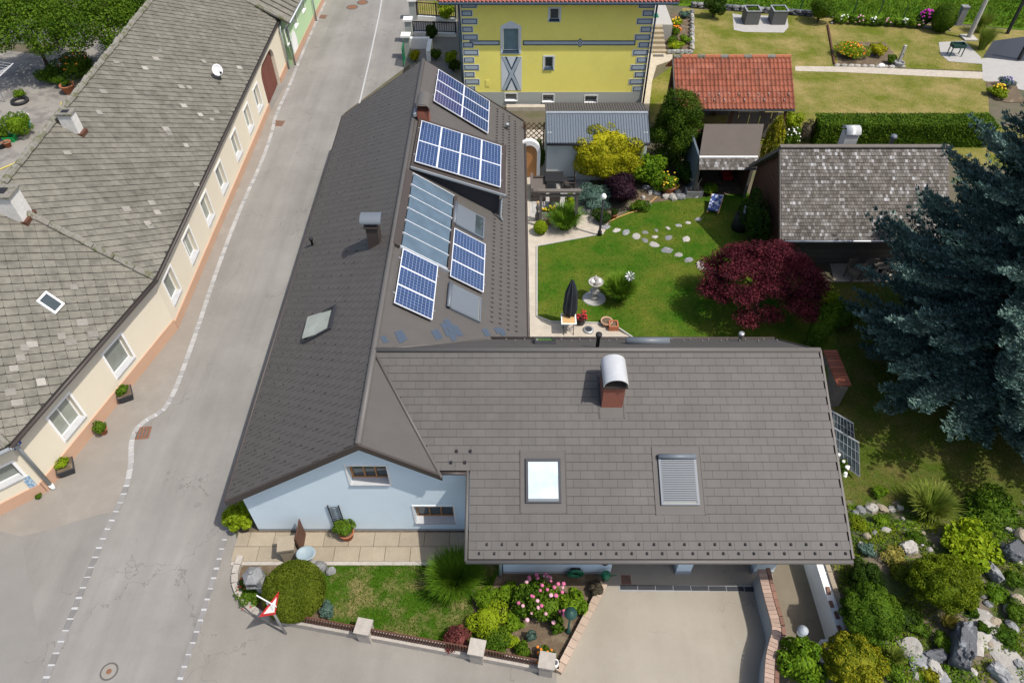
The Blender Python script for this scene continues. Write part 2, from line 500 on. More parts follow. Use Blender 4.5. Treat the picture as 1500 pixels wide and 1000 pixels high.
def blades(n, r0, length, spread, width, seed=1, seg=4, droop=1.0, up=0.9):
    """arching grass blades rooted in a disc of radius r0"""
    rng = np.random.default_rng(seed)
    a = rng.uniform(0, 2 * np.pi, n); rr = r0 * np.sqrt(rng.uniform(0, 1, n))
    base = np.stack([rr * np.cos(a), rr * np.sin(a), np.zeros(n)], 1)
    da = a + rng.normal(0, 0.5, n); d = np.stack([np.cos(da), np.sin(da), np.zeros(n)], 1)
    Ln = length * rng.uniform(0.6, 1.1, n); sp = spread * rng.uniform(0.30, 1.05, n)
    side = np.stack([-np.sin(da), np.cos(da), np.zeros(n)], 1)
    rows = []
    for i in range(seg + 1):
        t = i / seg
        p = base + d * (sp * Ln * t ** 1.4)[:, None]
        p[:, 2] += Ln * (up * t - droop * 0.55 * sp * t ** 2.6)
        w = width * (1 - t) ** 0.6 + 0.002
        rows.append(p - side * w); rows.append(p + side * w)
    V = np.stack(rows, 1)
    k = 2 * (seg + 1); F = []
    idx = np.arange(n)[:, None] * k
    for i in range(seg): F.append(idx + np.array([2 * i, 2 * i + 1, 2 * i + 3, 2 * i + 2]))
    V = V.reshape(-1, 3); V[:, 2] = np.maximum(V[:, 2], 0.01)
    return V, np.concatenate(F, 0)
def grass_clump(name, label, px, py, wpx, h, m, n=700, width=0.012, terrain=False, r0=0.25, group=None, cat='ornamental grass', droop=1.0):
    p = T(px, py, h * 0.4) if terrain else G(px, py, h * 0.4)
    if not terrain: p.z = 0
    q = Vector((p.x, p.y, p.z + h * 0.4)); R_ = wpx / 2 * mpp(q)
    L_ = h / 0.8
    V, F = blades(n, R_ * r0, L_, R_ * (1 - r0) / L_, width, int(px + py * 3), droop=droop)
    o = np_obj(name, V, F, m, p, None, label=label, cat=cat, group=group)
    return o
M = {}
# ------------------------------------------------------------------ the palette
M['bark'] = mat('bark', (0.07, 0.05, 0.035), 0.9, 0.3, 6, 50, 0.5)
M['ground'] = mat('ground', (0.11, 0.095, 0.065), 0.95, 0.3, 1.5, 30, 0.4, col2=(0.07, 0.09, 0.03))
def roadmat(name, c1, c2, dark, track=0.16, crack=0.35):
    """worn asphalt: broad blotches, streaks worn along the driving direction, grit, thin sealed cracks"""
    m, nt, N, L, b = _nodes(name)
    geo = N.new('ShaderNodeNewGeometry')
    def mp(sx, sy): q = N.new('ShaderNodeMapping'); q.inputs['Scale'].default_value = (sx, sy, 1); q.inputs['Rotation'].default_value = (0, 0, 0.06); L.new(geo.outputs['Position'], q.inputs['Vector']); return q.outputs['Vector']
    def nz(v, s, d=6, r=0.65): q = N.new('ShaderNodeTexNoise'); q.inputs['Scale'].default_value = s; q.inputs['Detail'].default_value = d; q.inputs['Roughness'].default_value = r; L.new(v, q.inputs['Vector']); return q.outputs['Fac']
    def mr(o, a, c, lo=0.0, hi=1.0): q = N.new('ShaderNodeMapRange'); q.inputs['From Min'].default_value = a; q.inputs['From Max'].default_value = c; q.inputs['To Min'].default_value = lo; q.inputs['To Max'].default_value = hi; L.new(o, q.inputs['Value']); return q.outputs['Result']
    def mul(a, c): q = N.new('ShaderNodeMath'); q.operation = 'MULTIPLY'; L.new(a, q.inputs[0]); L.new(c, q.inputs[1]); return q.outputs[0]
    P = mp(1, 1)
    mx = N.new('ShaderNodeMix'); mx.data_type = 'RGBA'; mx.inputs['A'].default_value = (*c1, 1); mx.inputs['B'].default_value = (*c2, 1); L.new(mr(nz(P, 0.35, 8), 0.38, 0.66), mx.inputs['Factor'])
    m2 = N.new('ShaderNodeMix'); m2.data_type = 'RGBA'; L.new(mx.outputs['Result'], m2.inputs['A']); m2.inputs['B'].default_value = (*dark, 1); L.new(mr(nz(P, 1.1, 10, 0.75), 0.60, 0.80, 0, 0.75), m2.inputs['Factor'])
    fac = mul(mr(nz(mp(0.9, 0.05), 1.0, 3), 0.25, 0.75, 1 - track, 1 + track), mr(nz(P, 60, 4), 0.2, 0.8, 0.86, 1.14))
    vo = N.new('ShaderNodeTexVoronoi'); vo.feature = 'DISTANCE_TO_EDGE'; vo.inputs['Scale'].default_value = 0.30
    wv = N.new('ShaderNodeVectorMath'); wv.operation = 'ADD'; no = N.new('ShaderNodeTexNoise'); no.inputs['Scale'].default_value = 1.6; no.inputs['Detail'].default_value = 6; L.new(P, no.inputs['Vector'])
    L.new(P, wv.inputs[0]); sc = N.new('ShaderNodeVectorMath'); sc.operation = 'SCALE'; sc.inputs['Scale'].default_value = 1.6; L.new(no.outputs['Color'], sc.inputs[0]); L.new(sc.outputs[0], wv.inputs[1]); L.new(wv.outputs[0], vo.inputs['Vector'])
    cr = N.new('ShaderNodeMath'); cr.operation = 'MAXIMUM'; L.new(mr(vo.outputs['Distance'], 0.0, 0.006, 1 - crack, 1.0), cr.inputs[0]); L.new(mr(nz(P, 0.23, 2), 0.50, 0.56, 1.0, 0.0), cr.inputs[1])
    fac = mul(fac, cr.outputs[0])
    vm = N.new('ShaderNodeVectorMath'); vm.operation = 'SCALE'; L.new(m2.outputs['Result'], vm.inputs[0]); L.new(fac, vm.inputs['Scale'])
    L.new(vm.outputs['Vector'], b.inputs['Base Color']); b.inputs['Roughness'].default_value = 0.9; b.inputs['Specular IOR Level'].default_value = 0.25
    bp = N.new('ShaderNodeBump'); bp.inputs['Strength'].default_value = 0.35; bp.inputs['Distance'].default_value = 0.01; L.new(nz(P, 90, 3), bp.inputs['Height']); L.new(bp.outputs['Normal'], b.inputs['Normal'])
    MATS[name] = m
    return m
M['asphalt'] = roadmat('asphalt', (0.200, 0.191, 0.175), (0.245, 0.235, 0.217), (0.150, 0.143, 0.130))
M['asphalt_side'] = roadmat('asphalt_side', (0.205, 0.192, 0.170), (0.25, 0.236, 0.21), (0.14, 0.132, 0.115), 0.07)
M['asphalt_old'] = mat('asphalt_old', (0.205, 0.198, 0.183), 0.9, 0.14, 1.2, 90, 0.4)
M['pavement'] = mat('pavement', (0.235, 0.213, 0.185), 0.9, 0.14, 0.8, 80, 0.3, col2=(0.265, 0.245, 0.215), c2scale=0.6)
M['mortar'] = mat('mortar', (0.41, 0.415, 0.42), 0.9, 0.12, 2, 40, 0.2)
M['sett'] = mat('sett', (0.315, 0.31, 0.30), 0.85, 0.2, 3, 40, 0.3, obj=0.18)
M['sett_dark'] = mat('sett_dark', (0.20, 0.195, 0.188), 0.85, 0.2, 3, 40, 0.3, obj=0.15)
M['concrete'] = roadmat('concrete', (0.275, 0.248, 0.202), (0.32, 0.292, 0.242), (0.195, 0.175, 0.138), 0.08, 0.25)
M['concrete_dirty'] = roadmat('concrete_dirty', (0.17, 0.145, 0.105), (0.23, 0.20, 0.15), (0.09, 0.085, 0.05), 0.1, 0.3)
M['yard'] = mat('yard', (0.25, 0.235, 0.21), 0.9, 0.18, 0.8, 40, 0.3, col2=(0.15, 0.14, 0.13), c2lo=0.48, c2hi=0.62, c2scale=0.7)
M['slab'] = mat('slab', (0.30, 0.255, 0.19), 0.95, 0.22, 2, 28, 0.6, obj=0.08)
M['slab_grey'] = mat('slab_grey', (0.36, 0.35, 0.33), 0.9, 0.15, 2, 40, 0.3, obj=0.10)
M['gravel'] = mat('gravel', (0.42, 0.375, 0.31), 0.95, 0.32, 3, 24, 0.9)
M['soil'] = mat('soil', (0.115, 0.085, 0.055), 0.95, 0.35, 4, 30, 0.8, col2=(0.19, 0.15, 0.10))
M['rock_soil'] = mat('rock_soil', (0.145, 0.118, 0.085), 0.95, 0.42, 3, 22, 0.9, col2=(0.06, 0.085, 0.022), c2lo=0.44, c2hi=0.54, c2scale=1.3)
def lawnmat(name, c1, c2, lo, hi, c3, scale=0.7, bump=0.8):
    m, nt, N, L, b = _nodes(name)
    geo = N.new('ShaderNodeNewGeometry')
    def noise(s, d=6):
        q = N.new('ShaderNodeTexNoise'); q.inputs['Scale'].default_value = s; q.inputs['Detail'].default_value = d; q.inputs['Roughness'].default_value = 0.7; L.new(geo.outputs['Position'], q.inputs['Vector']); return q.outputs['Fac']
    def rng_(o, a, c):
        q = N.new('ShaderNodeMapRange'); q.inputs['From Min'].default_value = a; q.inputs['From Max'].default_value = c; L.new(o, q.inputs['Value']); return q.outputs['Result']
    def mix(f, a, c):
        q = N.new('ShaderNodeMix'); q.data_type = 'RGBA'; L.new(f, q.inputs['Factor'])
        for s, x in (('A', a), ('B', c)):
            if isinstance(x, tuple): q.inputs[s].default_value = (*x, 1)
            else: L.new(x, q.inputs[s])
        return q.outputs['Result']
    base = mix(rng_(noise(scale, 8), lo, hi), c1, c2)
    base = mix(rng_(noise(scale * 3.7, 8), 0.54, 0.72), base, c3)
    f = noise(28, 5)
    q = N.new('ShaderNodeMath'); q.operation = 'MULTIPLY_ADD'; L.new(f, q.inputs[0]); q.inputs[1].default_value = 2.2; q.inputs[2].default_value = -0.10
    vm = N.new('ShaderNodeVectorMath'); vm.operation = 'SCALE'; L.new(base, vm.inputs[0]); L.new(q.outputs[0], vm.inputs['Scale'])
    L.new(vm.outputs['Vector'], b.inputs['Base Color']); b.inputs['Roughness'].default_value = 0.9; b.inputs['Specular IOR Level'].default_value = 0.1
    bp = N.new('ShaderNodeBump'); bp.inputs['Strength'].default_value = bump; bp.inputs['Distance'].default_value = 0.04
    L.new(f, bp.inputs['Height']); L.new(bp.outputs['Normal'], b.inputs['Normal'])
    MATS[name] = m
    return m
M['lawn'] = lawnmat('lawn', (0.032, 0.098, 0.004), (0.13, 0.14, 0.020), 0.40, 0.66, (0.062, 0.122, 0.007), 0.38)
M['lawn_dry'] = lawnmat('lawn_dry', (0.105, 0.128, 0.013), (0.265, 0.212, 0.080), 0.40, 0.62, (0.165, 0.155, 0.026), 0.33)
M['lawn_front'] = lawnmat('lawn_front', (0.040, 0.100, 0.005), (0.20, 0.168, 0.07), 0.46, 0.62, (0.065, 0.12, 0.008), 0.9)
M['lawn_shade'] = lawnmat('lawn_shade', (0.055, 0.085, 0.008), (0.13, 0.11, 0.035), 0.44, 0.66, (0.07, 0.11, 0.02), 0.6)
M['meadow'] = lawnmat('meadow', (0.055, 0.13, 0.005), (0.11, 0.18, 0.01), 0.40, 0.66, (0.06, 0.15, 0.01), 0.5)
M['grass_blade'] = leafmat('grass_blade', (0.03, 0.095, 0.004), (0.12, 0.18, 0.015), 0.3)
M['grass_dry'] = leafmat('grass_dry', (0.09, 0.125, 0.010), (0.28, 0.23, 0.085), 0.3)
M['white'] = mat('white', (0.78, 0.78, 0.76), 0.7, 0.06, 2, 30, 0.05)
M['white_metal'] = mat('white_metal', (0.75, 0.76, 0.78), 0.4, 0.05, 2, 30, 0.0, spec=0.5)
M['dark'] = mat('dark', (0.02, 0.02, 0.022), 0.6, 0.1)
M['anthracite'] = mat('anthracite', (0.035, 0.038, 0.045), 0.5, 0.12, 3, 30, 0.05)
M['steel'] = mat('steel', (0.42, 0.43, 0.44), 0.45, 0.12, 3, 30, 0.05, metal=0.6)
M['zinc'] = mat('zinc', (0.36, 0.39, 0.41), 0.45, 0.15, 3, 30, 0.05, metal=0.35)
M['granite'] = mat('granite', (0.36, 0.33, 0.29), 0.85, 0.35, 6, 60, 0.5, obj=0.1)
M['stone_pale'] = mat('stone_pale', (0.35, 0.335, 0.305), 0.85, 0.35, 5, 26, 0.7, obj=0.2)
M['stone_grey'] = mat('stone_grey', (0.20, 0.205, 0.21), 0.8, 0.35, 4, 25, 0.7, obj=0.2, col2=(0.38, 0.38, 0.37), c2lo=0.52, c2hi=0.66)
M['stone_dark'] = mat('stone_dark', (0.085, 0.09, 0.10), 0.6, 0.4, 3, 18, 0.8, col2=(0.28, 0.30, 0.32), c2lo=0.55, c2hi=0.68)
M['brick_coping'] = mat('brick_coping', (0.34, 0.245, 0.195), 0.85, 0.2, 5, 40, 0.4, obj=0.16)
M['brick_dark'] = mat('brick_dark', (0.20, 0.11, 0.08), 0.85, 0.25, 5, 40, 0.4, obj=0.25)
M['terracotta'] = mat('terracotta', (0.36, 0.13, 0.065), 0.8, 0.15, 4, 40, 0.2)
M['wood_brown'] = mat('wood_brown', (0.10, 0.045, 0.028), 0.6, 0.2, 5, 40, 0.2)
M['wood_grey'] = mat('wood_grey', (0.13, 0.115, 0.10), 0.85, 0.3, 5, 40, 0.3, obj=0.15)
M['wood_light'] = mat('wood_light', (0.52, 0.33, 0.15), 0.6, 0.15, 5, 40, 0.1, obj=0.06)
M['iron_rust'] = mat('iron_rust', (0.20, 0.095, 0.055), 0.8, 0.3, 8, 50, 0.4)
M['iron'] = mat('iron', (0.10, 0.095, 0.09), 0.6, 0.25, 8, 50, 0.3)
M['green_paint'] = mat('green_paint', (0.012, 0.16, 0.075), 0.45, 0.12, 3, 30, 0.05, spec=0.5)

# ------------------------------------------------------------------ ground, street, pavements
mb = MB(); mb.poly([(-400, -300, 0), (400, -300, 0), (400, 500, 0), (-400, 500, 0)])
mb.build('ground', M['ground'], kind='structure', origin=(0, 0, 0))
SETT_L = [(486, -40), (478, 0), (462, 35), (440, 85), (425, 125), (403, 170), (400, 190), (385, 235), (350, 310), (318, 395), (290, 480), (262, 560), (245, 595), (232, 606), (213, 616), (198, 630), (192, 650), (193, 680), (184, 718), (170, 750), (150, 790), (130, 840), (110, 890), (85, 950), (65, 1000), (40, 1060)]
SETT_R = [(335, 770), (326, 800), (318, 830), (303, 880), (290, 920), (275, 962), (262, 1000), (248, 1040)]
sheet('street', [(440, -60), (255, 480), (60, 720), (-350, 900), (-350, 1300), (1160, 1300), (1150, 1010), (830, 990), (360, 845), (335, 740), (505, 165), (606, 90), (600, -60)], 0.004, M['asphalt'])
sheet('side_street', [(336, 772), (350, 830), (385, 900), (815, 985), (830, 990), (830, 1300), (170, 1300), (262, 1002), (290, 922), (318, 832)], 0.008, M['asphalt_side'])
sheet('pavement', SETT_L[1:20] + [(150, 752), (60, 778), (-200, 850), (-60, 760), (70, 712), (255, 482), (262, 470), (395, 165), (430, 105), (467, 20), (470, -5)], 0.008, M['pavement'])
sheet('road_patch', [(-40, 772), (0, 778), (32, 785), (45, 870), (57, 932), (20, 990), (10, 1040), (-60, 1040), (-60, 900)], 0.0095, M['asphalt_old'])
sheet('road_patch', [(345, 906), (520, 938), (620, 958), (700, 973), (815, 993), (815, 1040), (335, 1040), (345, 990), (560, 1004), (345, 978)], 0.0118, M['asphalt_side'])
def polyline_walk(P, step):
    """points and directions every step metres along a polyline of places"""
    out = []; acc = 0.0
    for a, b in zip(P[:-1], P[1:]):
        L_ = (b - a).length; d = (b - a) / L_
        t = -acc % step if out else 0.0
        t = (step - acc) if out else 0.0
        while t < L_:
            out.append((a + d * t, d)); t += step
        acc = L_ - (t - step)
    return out
def smooth_line(P, it=2):
    for k in range(it):
        Q = [P[0]]
        for a, b in zip(P[:-1], P[1:]): Q += [a * 0.75 + b * 0.25, a * 0.25 + b * 0.75]
        P = Q + [P[-1]]
    return P
def ribbon(mb, P, w, z):
    n = len(P)
    for i in range(n - 1):
        def off(k):
            d = (P[min(k + 1, n - 1)] - P[max(k - 1, 0)]); d.z = 0; d.normalize(); return Vector((-d.y, d.x, 0)) * w / 2
        a, b = P[i], P[i + 1]; oa, ob = off(i), off(i + 1)
        mb.poly([(*(a - oa).xy, z), (*(b - ob).xy, z), (*(b + ob).xy, z), (*(a + oa).xy, z)][::-1] if False else [(*(a + oa).xy, z), (*(a - oa).xy, z), (*(b - ob).xy, z), (*(b + ob).xy, z)])
sett_me = {}
def sett_strip(px, w):
    P = smooth_line([G(a, b) for a, b in px], 2)
    mb = MB(); ribbon(mb, P, w * 0.94, 0.013)
    root = mb.build('gutter_strip', M['mortar'], kind='structure', origin=P[len(P) // 2])
    rn = random.Random(5)
    for p, d in polyline_walk(P, 0.33):
        key = 'sett' if p.y > 13.2 else 'sett_dark'
        if key not in sett_me:
            b = MB(); b.hexa([(-0.152, -0.12, 0), (0.152, -0.12, 0), (0.152, 0.12, 0), (-0.152, 0.12, 0), (-0.146, -0.115, 0.02), (0.146, -0.115, 0.02), (0.146, 0.115, 0.02), (-0.146, 0.115, 0.02)])
            me_ = bpy.data.meshes.new('sett'); me_.from_pydata(b.v, [], b.f); me_.materials.append(M[key]); me_.update(); sett_me[key] = me_
        o = bpy.data.objects.new('sett', sett_me[key]); link(o, root, (p.x, p.y, 0.009)); o.rotation_euler = (0, 0, math.atan2(d.y, d.x) + rn.uniform(-0.06, 0.06))
        o.scale = (rn.uniform(0.82, 0.99), w / 0.24 * rn.uniform(0.9, 1.0), 1)
sett_strip(SETT_L, 0.20)
sett_strip(SETT_R, 0.17)
mb = MB(); ribbon(mb, [G(a, b) for a, b in ((566, -40), (556, 20), (541, 90), (527, 150), (515, 200))], 0.09, 0.0125)
mb.build('lane_edge_line', M['mortar'], kind='structure')

# gardens and yards
sheet('courtyard_yard', [(-300, 40), (60, 80), (215, 60), (262, -20), (200, 80), (60, 330), (-300, 420)], 0.004, M['yard'])
sheet('gravel_path', [(766, 190), (800, 190), (800, 255), (862, 255), (870, 296), (893, 322), (884, 345), (788, 363), (786, 465), (808, 472), (885, 474), (927, 495), (960, 540), (766, 540)], 0.004, M['gravel'])
lawn_main = sheet('lawn', [(788, 361), (884, 342), (897, 322), (935, 301), (962, 296), (1010, 289), (1095, 283), (1180, 330), (1180, 420), (1225, 470), (1225, 560), (960, 560), (927, 494), (905, 480), (885, 473), (808, 471), (788, 463)], 0.03, M['lawn'], th=0.03)
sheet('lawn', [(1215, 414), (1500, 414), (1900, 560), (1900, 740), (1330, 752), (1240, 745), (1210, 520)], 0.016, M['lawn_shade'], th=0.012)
sheet('lawn', [(953, 178), (950, 122), (985, 96), (985, 60), (1000, 12), (1215, 27), (1225, 98), (1446, 108), (1446, 116), (1450, 182), (1600, 200), (1600, 260), (1000, 200)], 0.02, M['lawn_dry'], th=0.016)
sheet('lawn', [(1214, 26), (1395, 38), (1520, 46), (1520, 80), (1450, 98), (1440, 104), (1224, 97)], 0.018, M['lawn_dry'], th=0.014)
sheet('meadow', [(985, 8), (1215, 23), (1400, 34), (1500, 44), (1900, 60), (2200, -200), (985, -200)], 0.03, M['meadow'], th=0.02)
sheet('garden_path', [(1165, 97), (1250, 98), (1446, 106), (1446, 116), (1240, 106), (1165, 104)], 0.026, M['gravel'], th=0.02)
sheet('garden_path', [(946, 75), (985, 72), (985, 88), (962, 96), (955, 120), (948, 185), (925, 185), (937, 155)], 0.026, M['gravel'], th=0.02)
sheet('paved_yard', [(1438, 86), (1530, 76), (1700, 100), (1700, 170), (1530, 140), (1440, 118)], 0.030, M['slab_grey'], th=0.024)
sheet('paved_yard', [(1455, 60), (1530, 50), (1530, 88), (1490, 90), (1440, 84)], 0.034, M['anthracite'], th=0.028)
sheet('drive_apron', [(896, 815), (1130, 815), (1136, 870), (1146, 930), (1136, 1000), (1130, 1250), (815, 1250), (815, 986), (884, 856)], 0.013, M['concrete'])
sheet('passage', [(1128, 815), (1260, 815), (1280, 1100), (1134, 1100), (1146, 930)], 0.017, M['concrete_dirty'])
sheet('front_bed', [(690, 830), (880, 838), (884, 860), (817, 984), (792, 978), (700, 956), (690, 950)], 0.02, M['soil'], th=0.015)
sheet('front_bed', [(345, 832), (372, 826), (480, 826), (486, 912), (420, 908), (385, 898), (355, 868)], 0.02, M['soil'], th=0.015)
lawn_front = sheet('lawn', [(470, 827), (735, 827), (720, 860), (690, 865), (700, 948), (690, 952), (545, 930), (482, 914)], 0.032, M['lawn_front'], th=0.015)
# slab path in front of the blue gable
root = sheet('front_path', [(352, 777), (690, 777), (690, 826), (348, 826)], 0.02, M['soil'], th=0.01)
p0, p1 = G(357, 780), G(684, 780); y1 = p0.y; y0 = G(400, 823).y
nx, ny = 9, 2; sw, sh = (p1.x - p0.x) / nx, (y1 - y0) / ny
for i in range(nx + 1):
    for j in range(ny):
        x0 = p0.x - 0.15 + (i - 0.5 * j) * sw
        xa, xb = max(p0.x - 0.15, x0) + 0.008, min(p1.x + 0.3, x0 + sw) - 0.008
        if xb - xa < 0.1: continue
        b = MB(); b.box(((xa + xb) / 2, y0 + (j + 0.5) * sh, 0.034), (xb - xa, sh - 0.016, 0.03 + 0.002 * ((i + j) % 3)))
        b.build('paving_slab', M['slab'], root)
b = MB(); b.box(((p0.x + p1.x) / 2, y0 - 0.07, 0.035), (p1.x - p0.x + 0.2, 0.12, 0.07)); b.build('edging', M['granite'], root)
# rock garden
nx, ny = 110, 70
xs = np.linspace(9.46, 42, nx); ys = np.linspace(-6, 12.6, ny)
V = np.array([(x, y, zt(x, y) + 0.012 + 0.03 * math.sin(x * 7.3) * math.sin(y * 6.1)) for y in ys for x in xs])
F = np.array([(j * nx + i, j * nx + i + 1, (j + 1) * nx + i + 1, (j + 1) * nx + i) for j in range(ny - 1) for i in range(nx - 1)])
rock_garden = np_obj('rock_garden', V - np.array((9.46, 8, 0)), F, M['rock_soil'], (9.46, 8, 0), None, True, kind='structure')
# lawn edging beside the gravel, drain channel across the garage, grates
mb = MB()
for a, b in ((786.5, 361), (786.5, 464)), ((786.5, 464), (808, 472)), ((808, 472), (885, 474)), ((885, 474), (906, 481)), ((906, 481), (930, 497)), ((787, 361), (884, 343)):
    A, B = G(*a), G(*b); d = (B - A).normalized(); s = Vector((-d.y, d.x, 0)) * 0.03
    mb.hexa([A - s, B - s, B + s, A + s] + [p + Vector((0, 0, 0.06)) for p in (A - s, B - s, B + s, A + s)])
mb.build('lawn_edging', M['slab_grey'], kind='structure')
A, B = G(908, 860), G(1116, 863)
root = empty('drain_channel', (A + B) / 2, 'long dark slotted drain channel set across the concrete drive before the garage', 'drain')
d = (B - A) / 8
for i in range(8):
    b = MB(); b.box(A + d * (i + 0.5) + Vector((0, 0, 0.018)), (d.length - 0.02, 0.15, 0.02)); b.build('grate', M['anthracite'], root)
b = MB(); b.box((A + B) / 2 + Vector((0, 0, 0.012)), ((B - A).length + 0.06, 0.20, 0.015)); b.build('channel_frame', M['steel'], root)
def floor_grate(px, py, label, s=0.5, rz=0.3):
    p = G(px, py); root = empty('storm_drain', p, label, 'drain')
    Mr = Matrix.Rotation(rz, 3, 'Z')
    b = MB(); b.box(p + Vector((0, 0, 0.012)), (s, s, 0.012), rz); b.build('frame', M['iron_rust'], root)
    for i in range(4):
        b = MB(); b.box(p + Mr @ Vector(((i - 1.5) * s * 0.22, 0, 0.021)), (s * 0.09, s * 0.8, 0.012), rz); b.build('bar', M['iron'], root)
floor_grate(209, 634, 'rusty square storm drain beside the bend of the pale sett strip by the flower pots', 0.55, 0.1)
floor_grate(408, 181, 'rusty storm drain by the sett strip below the brown gate', 0.6, -0.1)
floor_grate(472, 25, 'rusty storm drain beside the pale green house', 0.6, -0.1)
floor_grate(917, 849, 'small square rusty grate in the garage floor by the blue wall', 0.3, 0)
def manhole(px, py, r, label, m='iron'):
    p = G(px, py); root = empty('manhole_cover', p, label, 'manhole cover')
    b = MB(); b.lathe([(r, 0.006), (r, 0.02), (r * 0.86, 0.02), (r * 0.86, 0.012)], p, 28); b.build('ring', M['iron'], root)
    b = MB(); b.lathe([(r * 0.82, 0.008), (r * 0.82, 0.019), (r * 0.4, 0.019), (r * 0.38, 0.016)], p, 24); b.build('cover', M['asphalt_side' if m != 'iron' else 'iron_rust'], root)
    b = MB(); b.lathe([(r * 0.3, 0.008), (r * 0.3, 0.024), (r * 0.2, 0.025)], p, 16); b.build('badge', M['iron_rust'], root)
manhole(160, 983, 0.25, 'round manhole cover with a dark ring in the open road of the junction', 'a')
manhole(531, 4, 0.42, 'worn brown manhole cover in the street, the farther of two beside each other')
manhole(516, 11, 0.42, 'worn brown manhole cover in the street, the nearer of two beside each other')
# ------------------------------------------------------------------ main house
M['roof_tile'] = mat('roof_tile', (0.088, 0.082, 0.076), 0.62, 0.11, 0.9, 45, 0.08, obj=0.05, island=0.05, spec=0.35, col2=(0.105, 0.099, 0.093), c2lo=0.45, c2hi=0.75, c2scale=0.5, streak=(3.0, 0.25, 0.13))
M['roof_tile_street'] = mat('roof_tile_street', (0.088, 0.082, 0.076), 0.62, 0.06, 0.6, 60, 0.05, obj=0.04, island=0.05, spec=0.35)
M['roof_sheet'] = mat('roof_sheet', (0.088, 0.082, 0.076), 0.6, 0.10, 0.8, 30, 0.05, spec=0.35, streak=(0.3, 2.5, 0.12))
M['roof_cap'] = mat('roof_cap', (0.108, 0.101, 0.094), 0.55, 0.08, 0.8, 30, 0.03, spec=0.4)
M['roof_under'] = mat('roof_under', (0.030, 0.027, 0.025), 0.9, 0.1)
M['roof_trim'] = mat('roof_trim', (0.055, 0.045, 0.040), 0.5, 0.1, 2, 30, 0.03, spec=0.4)
M['tile_new_sky_tint'] = mat('tile_new_sky_tint', (0.055, 0.075, 0.105), 0.35, 0.1, 2, 30, 0.02, spec=0.6)
M['blue_wall'] = mat('blue_wall', (0.66, 0.78, 0.855), 0.9, 0.05, 0.8, 80, 0.12, col2=(0.62, 0.74, 0.81), c2scale=0.6)
M['plinth'] = mat('plinth', (0.34, 0.37, 0.39), 0.9, 0.08, 2, 60, 0.2)
M['window_wood'] = mat('window_wood', (0.42, 0.20, 0.075), 0.5, 0.15, 6, 40, 0.05)
M['glass'] = glassmat('glass', (0.045, 0.06, 0.065), 0.08)
M['glass_blind'] = glassmat('glass_blind', (0.27, 0.29, 0.25), 0.15, 0.6)
M['glass_blue'] = glassmat('glass_blue', (0.13, 0.21, 0.25), 0.06, 1.0)
M['glass_blind2'] = glassmat('glass_blind2', (0.20, 0.22, 0.195), 0.12, 0.7)
M['glass_painted_sky'] = glassmat('glass_painted_sky', (0.50, 0.60, 0.64), 0.06, 1.0)  # reflection of the bright sky painted into the pane colour
M['glass_green'] = glassmat('glass_green', (0.05, 0.16, 0.075), 0.1, 0.9)
M['sill_granite'] = mat('sill_granite', (0.42, 0.43, 0.44), 0.7, 0.2, 5, 70, 0.1)
M['solar_cell'] = glassmat('solar_cell', (0.020, 0.045, 0.125), 0.10, 0.9)
M['solar_back'] = mat('solar_back', (0.30, 0.36, 0.48), 0.4, 0.05)
M['collector'] = glassmat('collector', (0.085, 0.125, 0.160), 0.16, 0.9)
M['shutter'] = mat('shutter', (0.125, 0.145, 0.168), 0.45, 0.06, 2, 30, 0.02, spec=0.4)
M['brick_red'] = brickmat('brick_red', (0.22, 0.055, 0.030), (0.30, 0.085, 0.045), (0.22, 0.13, 0.10), 6.0)
M['hood'] = mat('hood', (0.55, 0.56, 0.56), 0.4, 0.2, 3, 30, 0.05, metal=0.3)

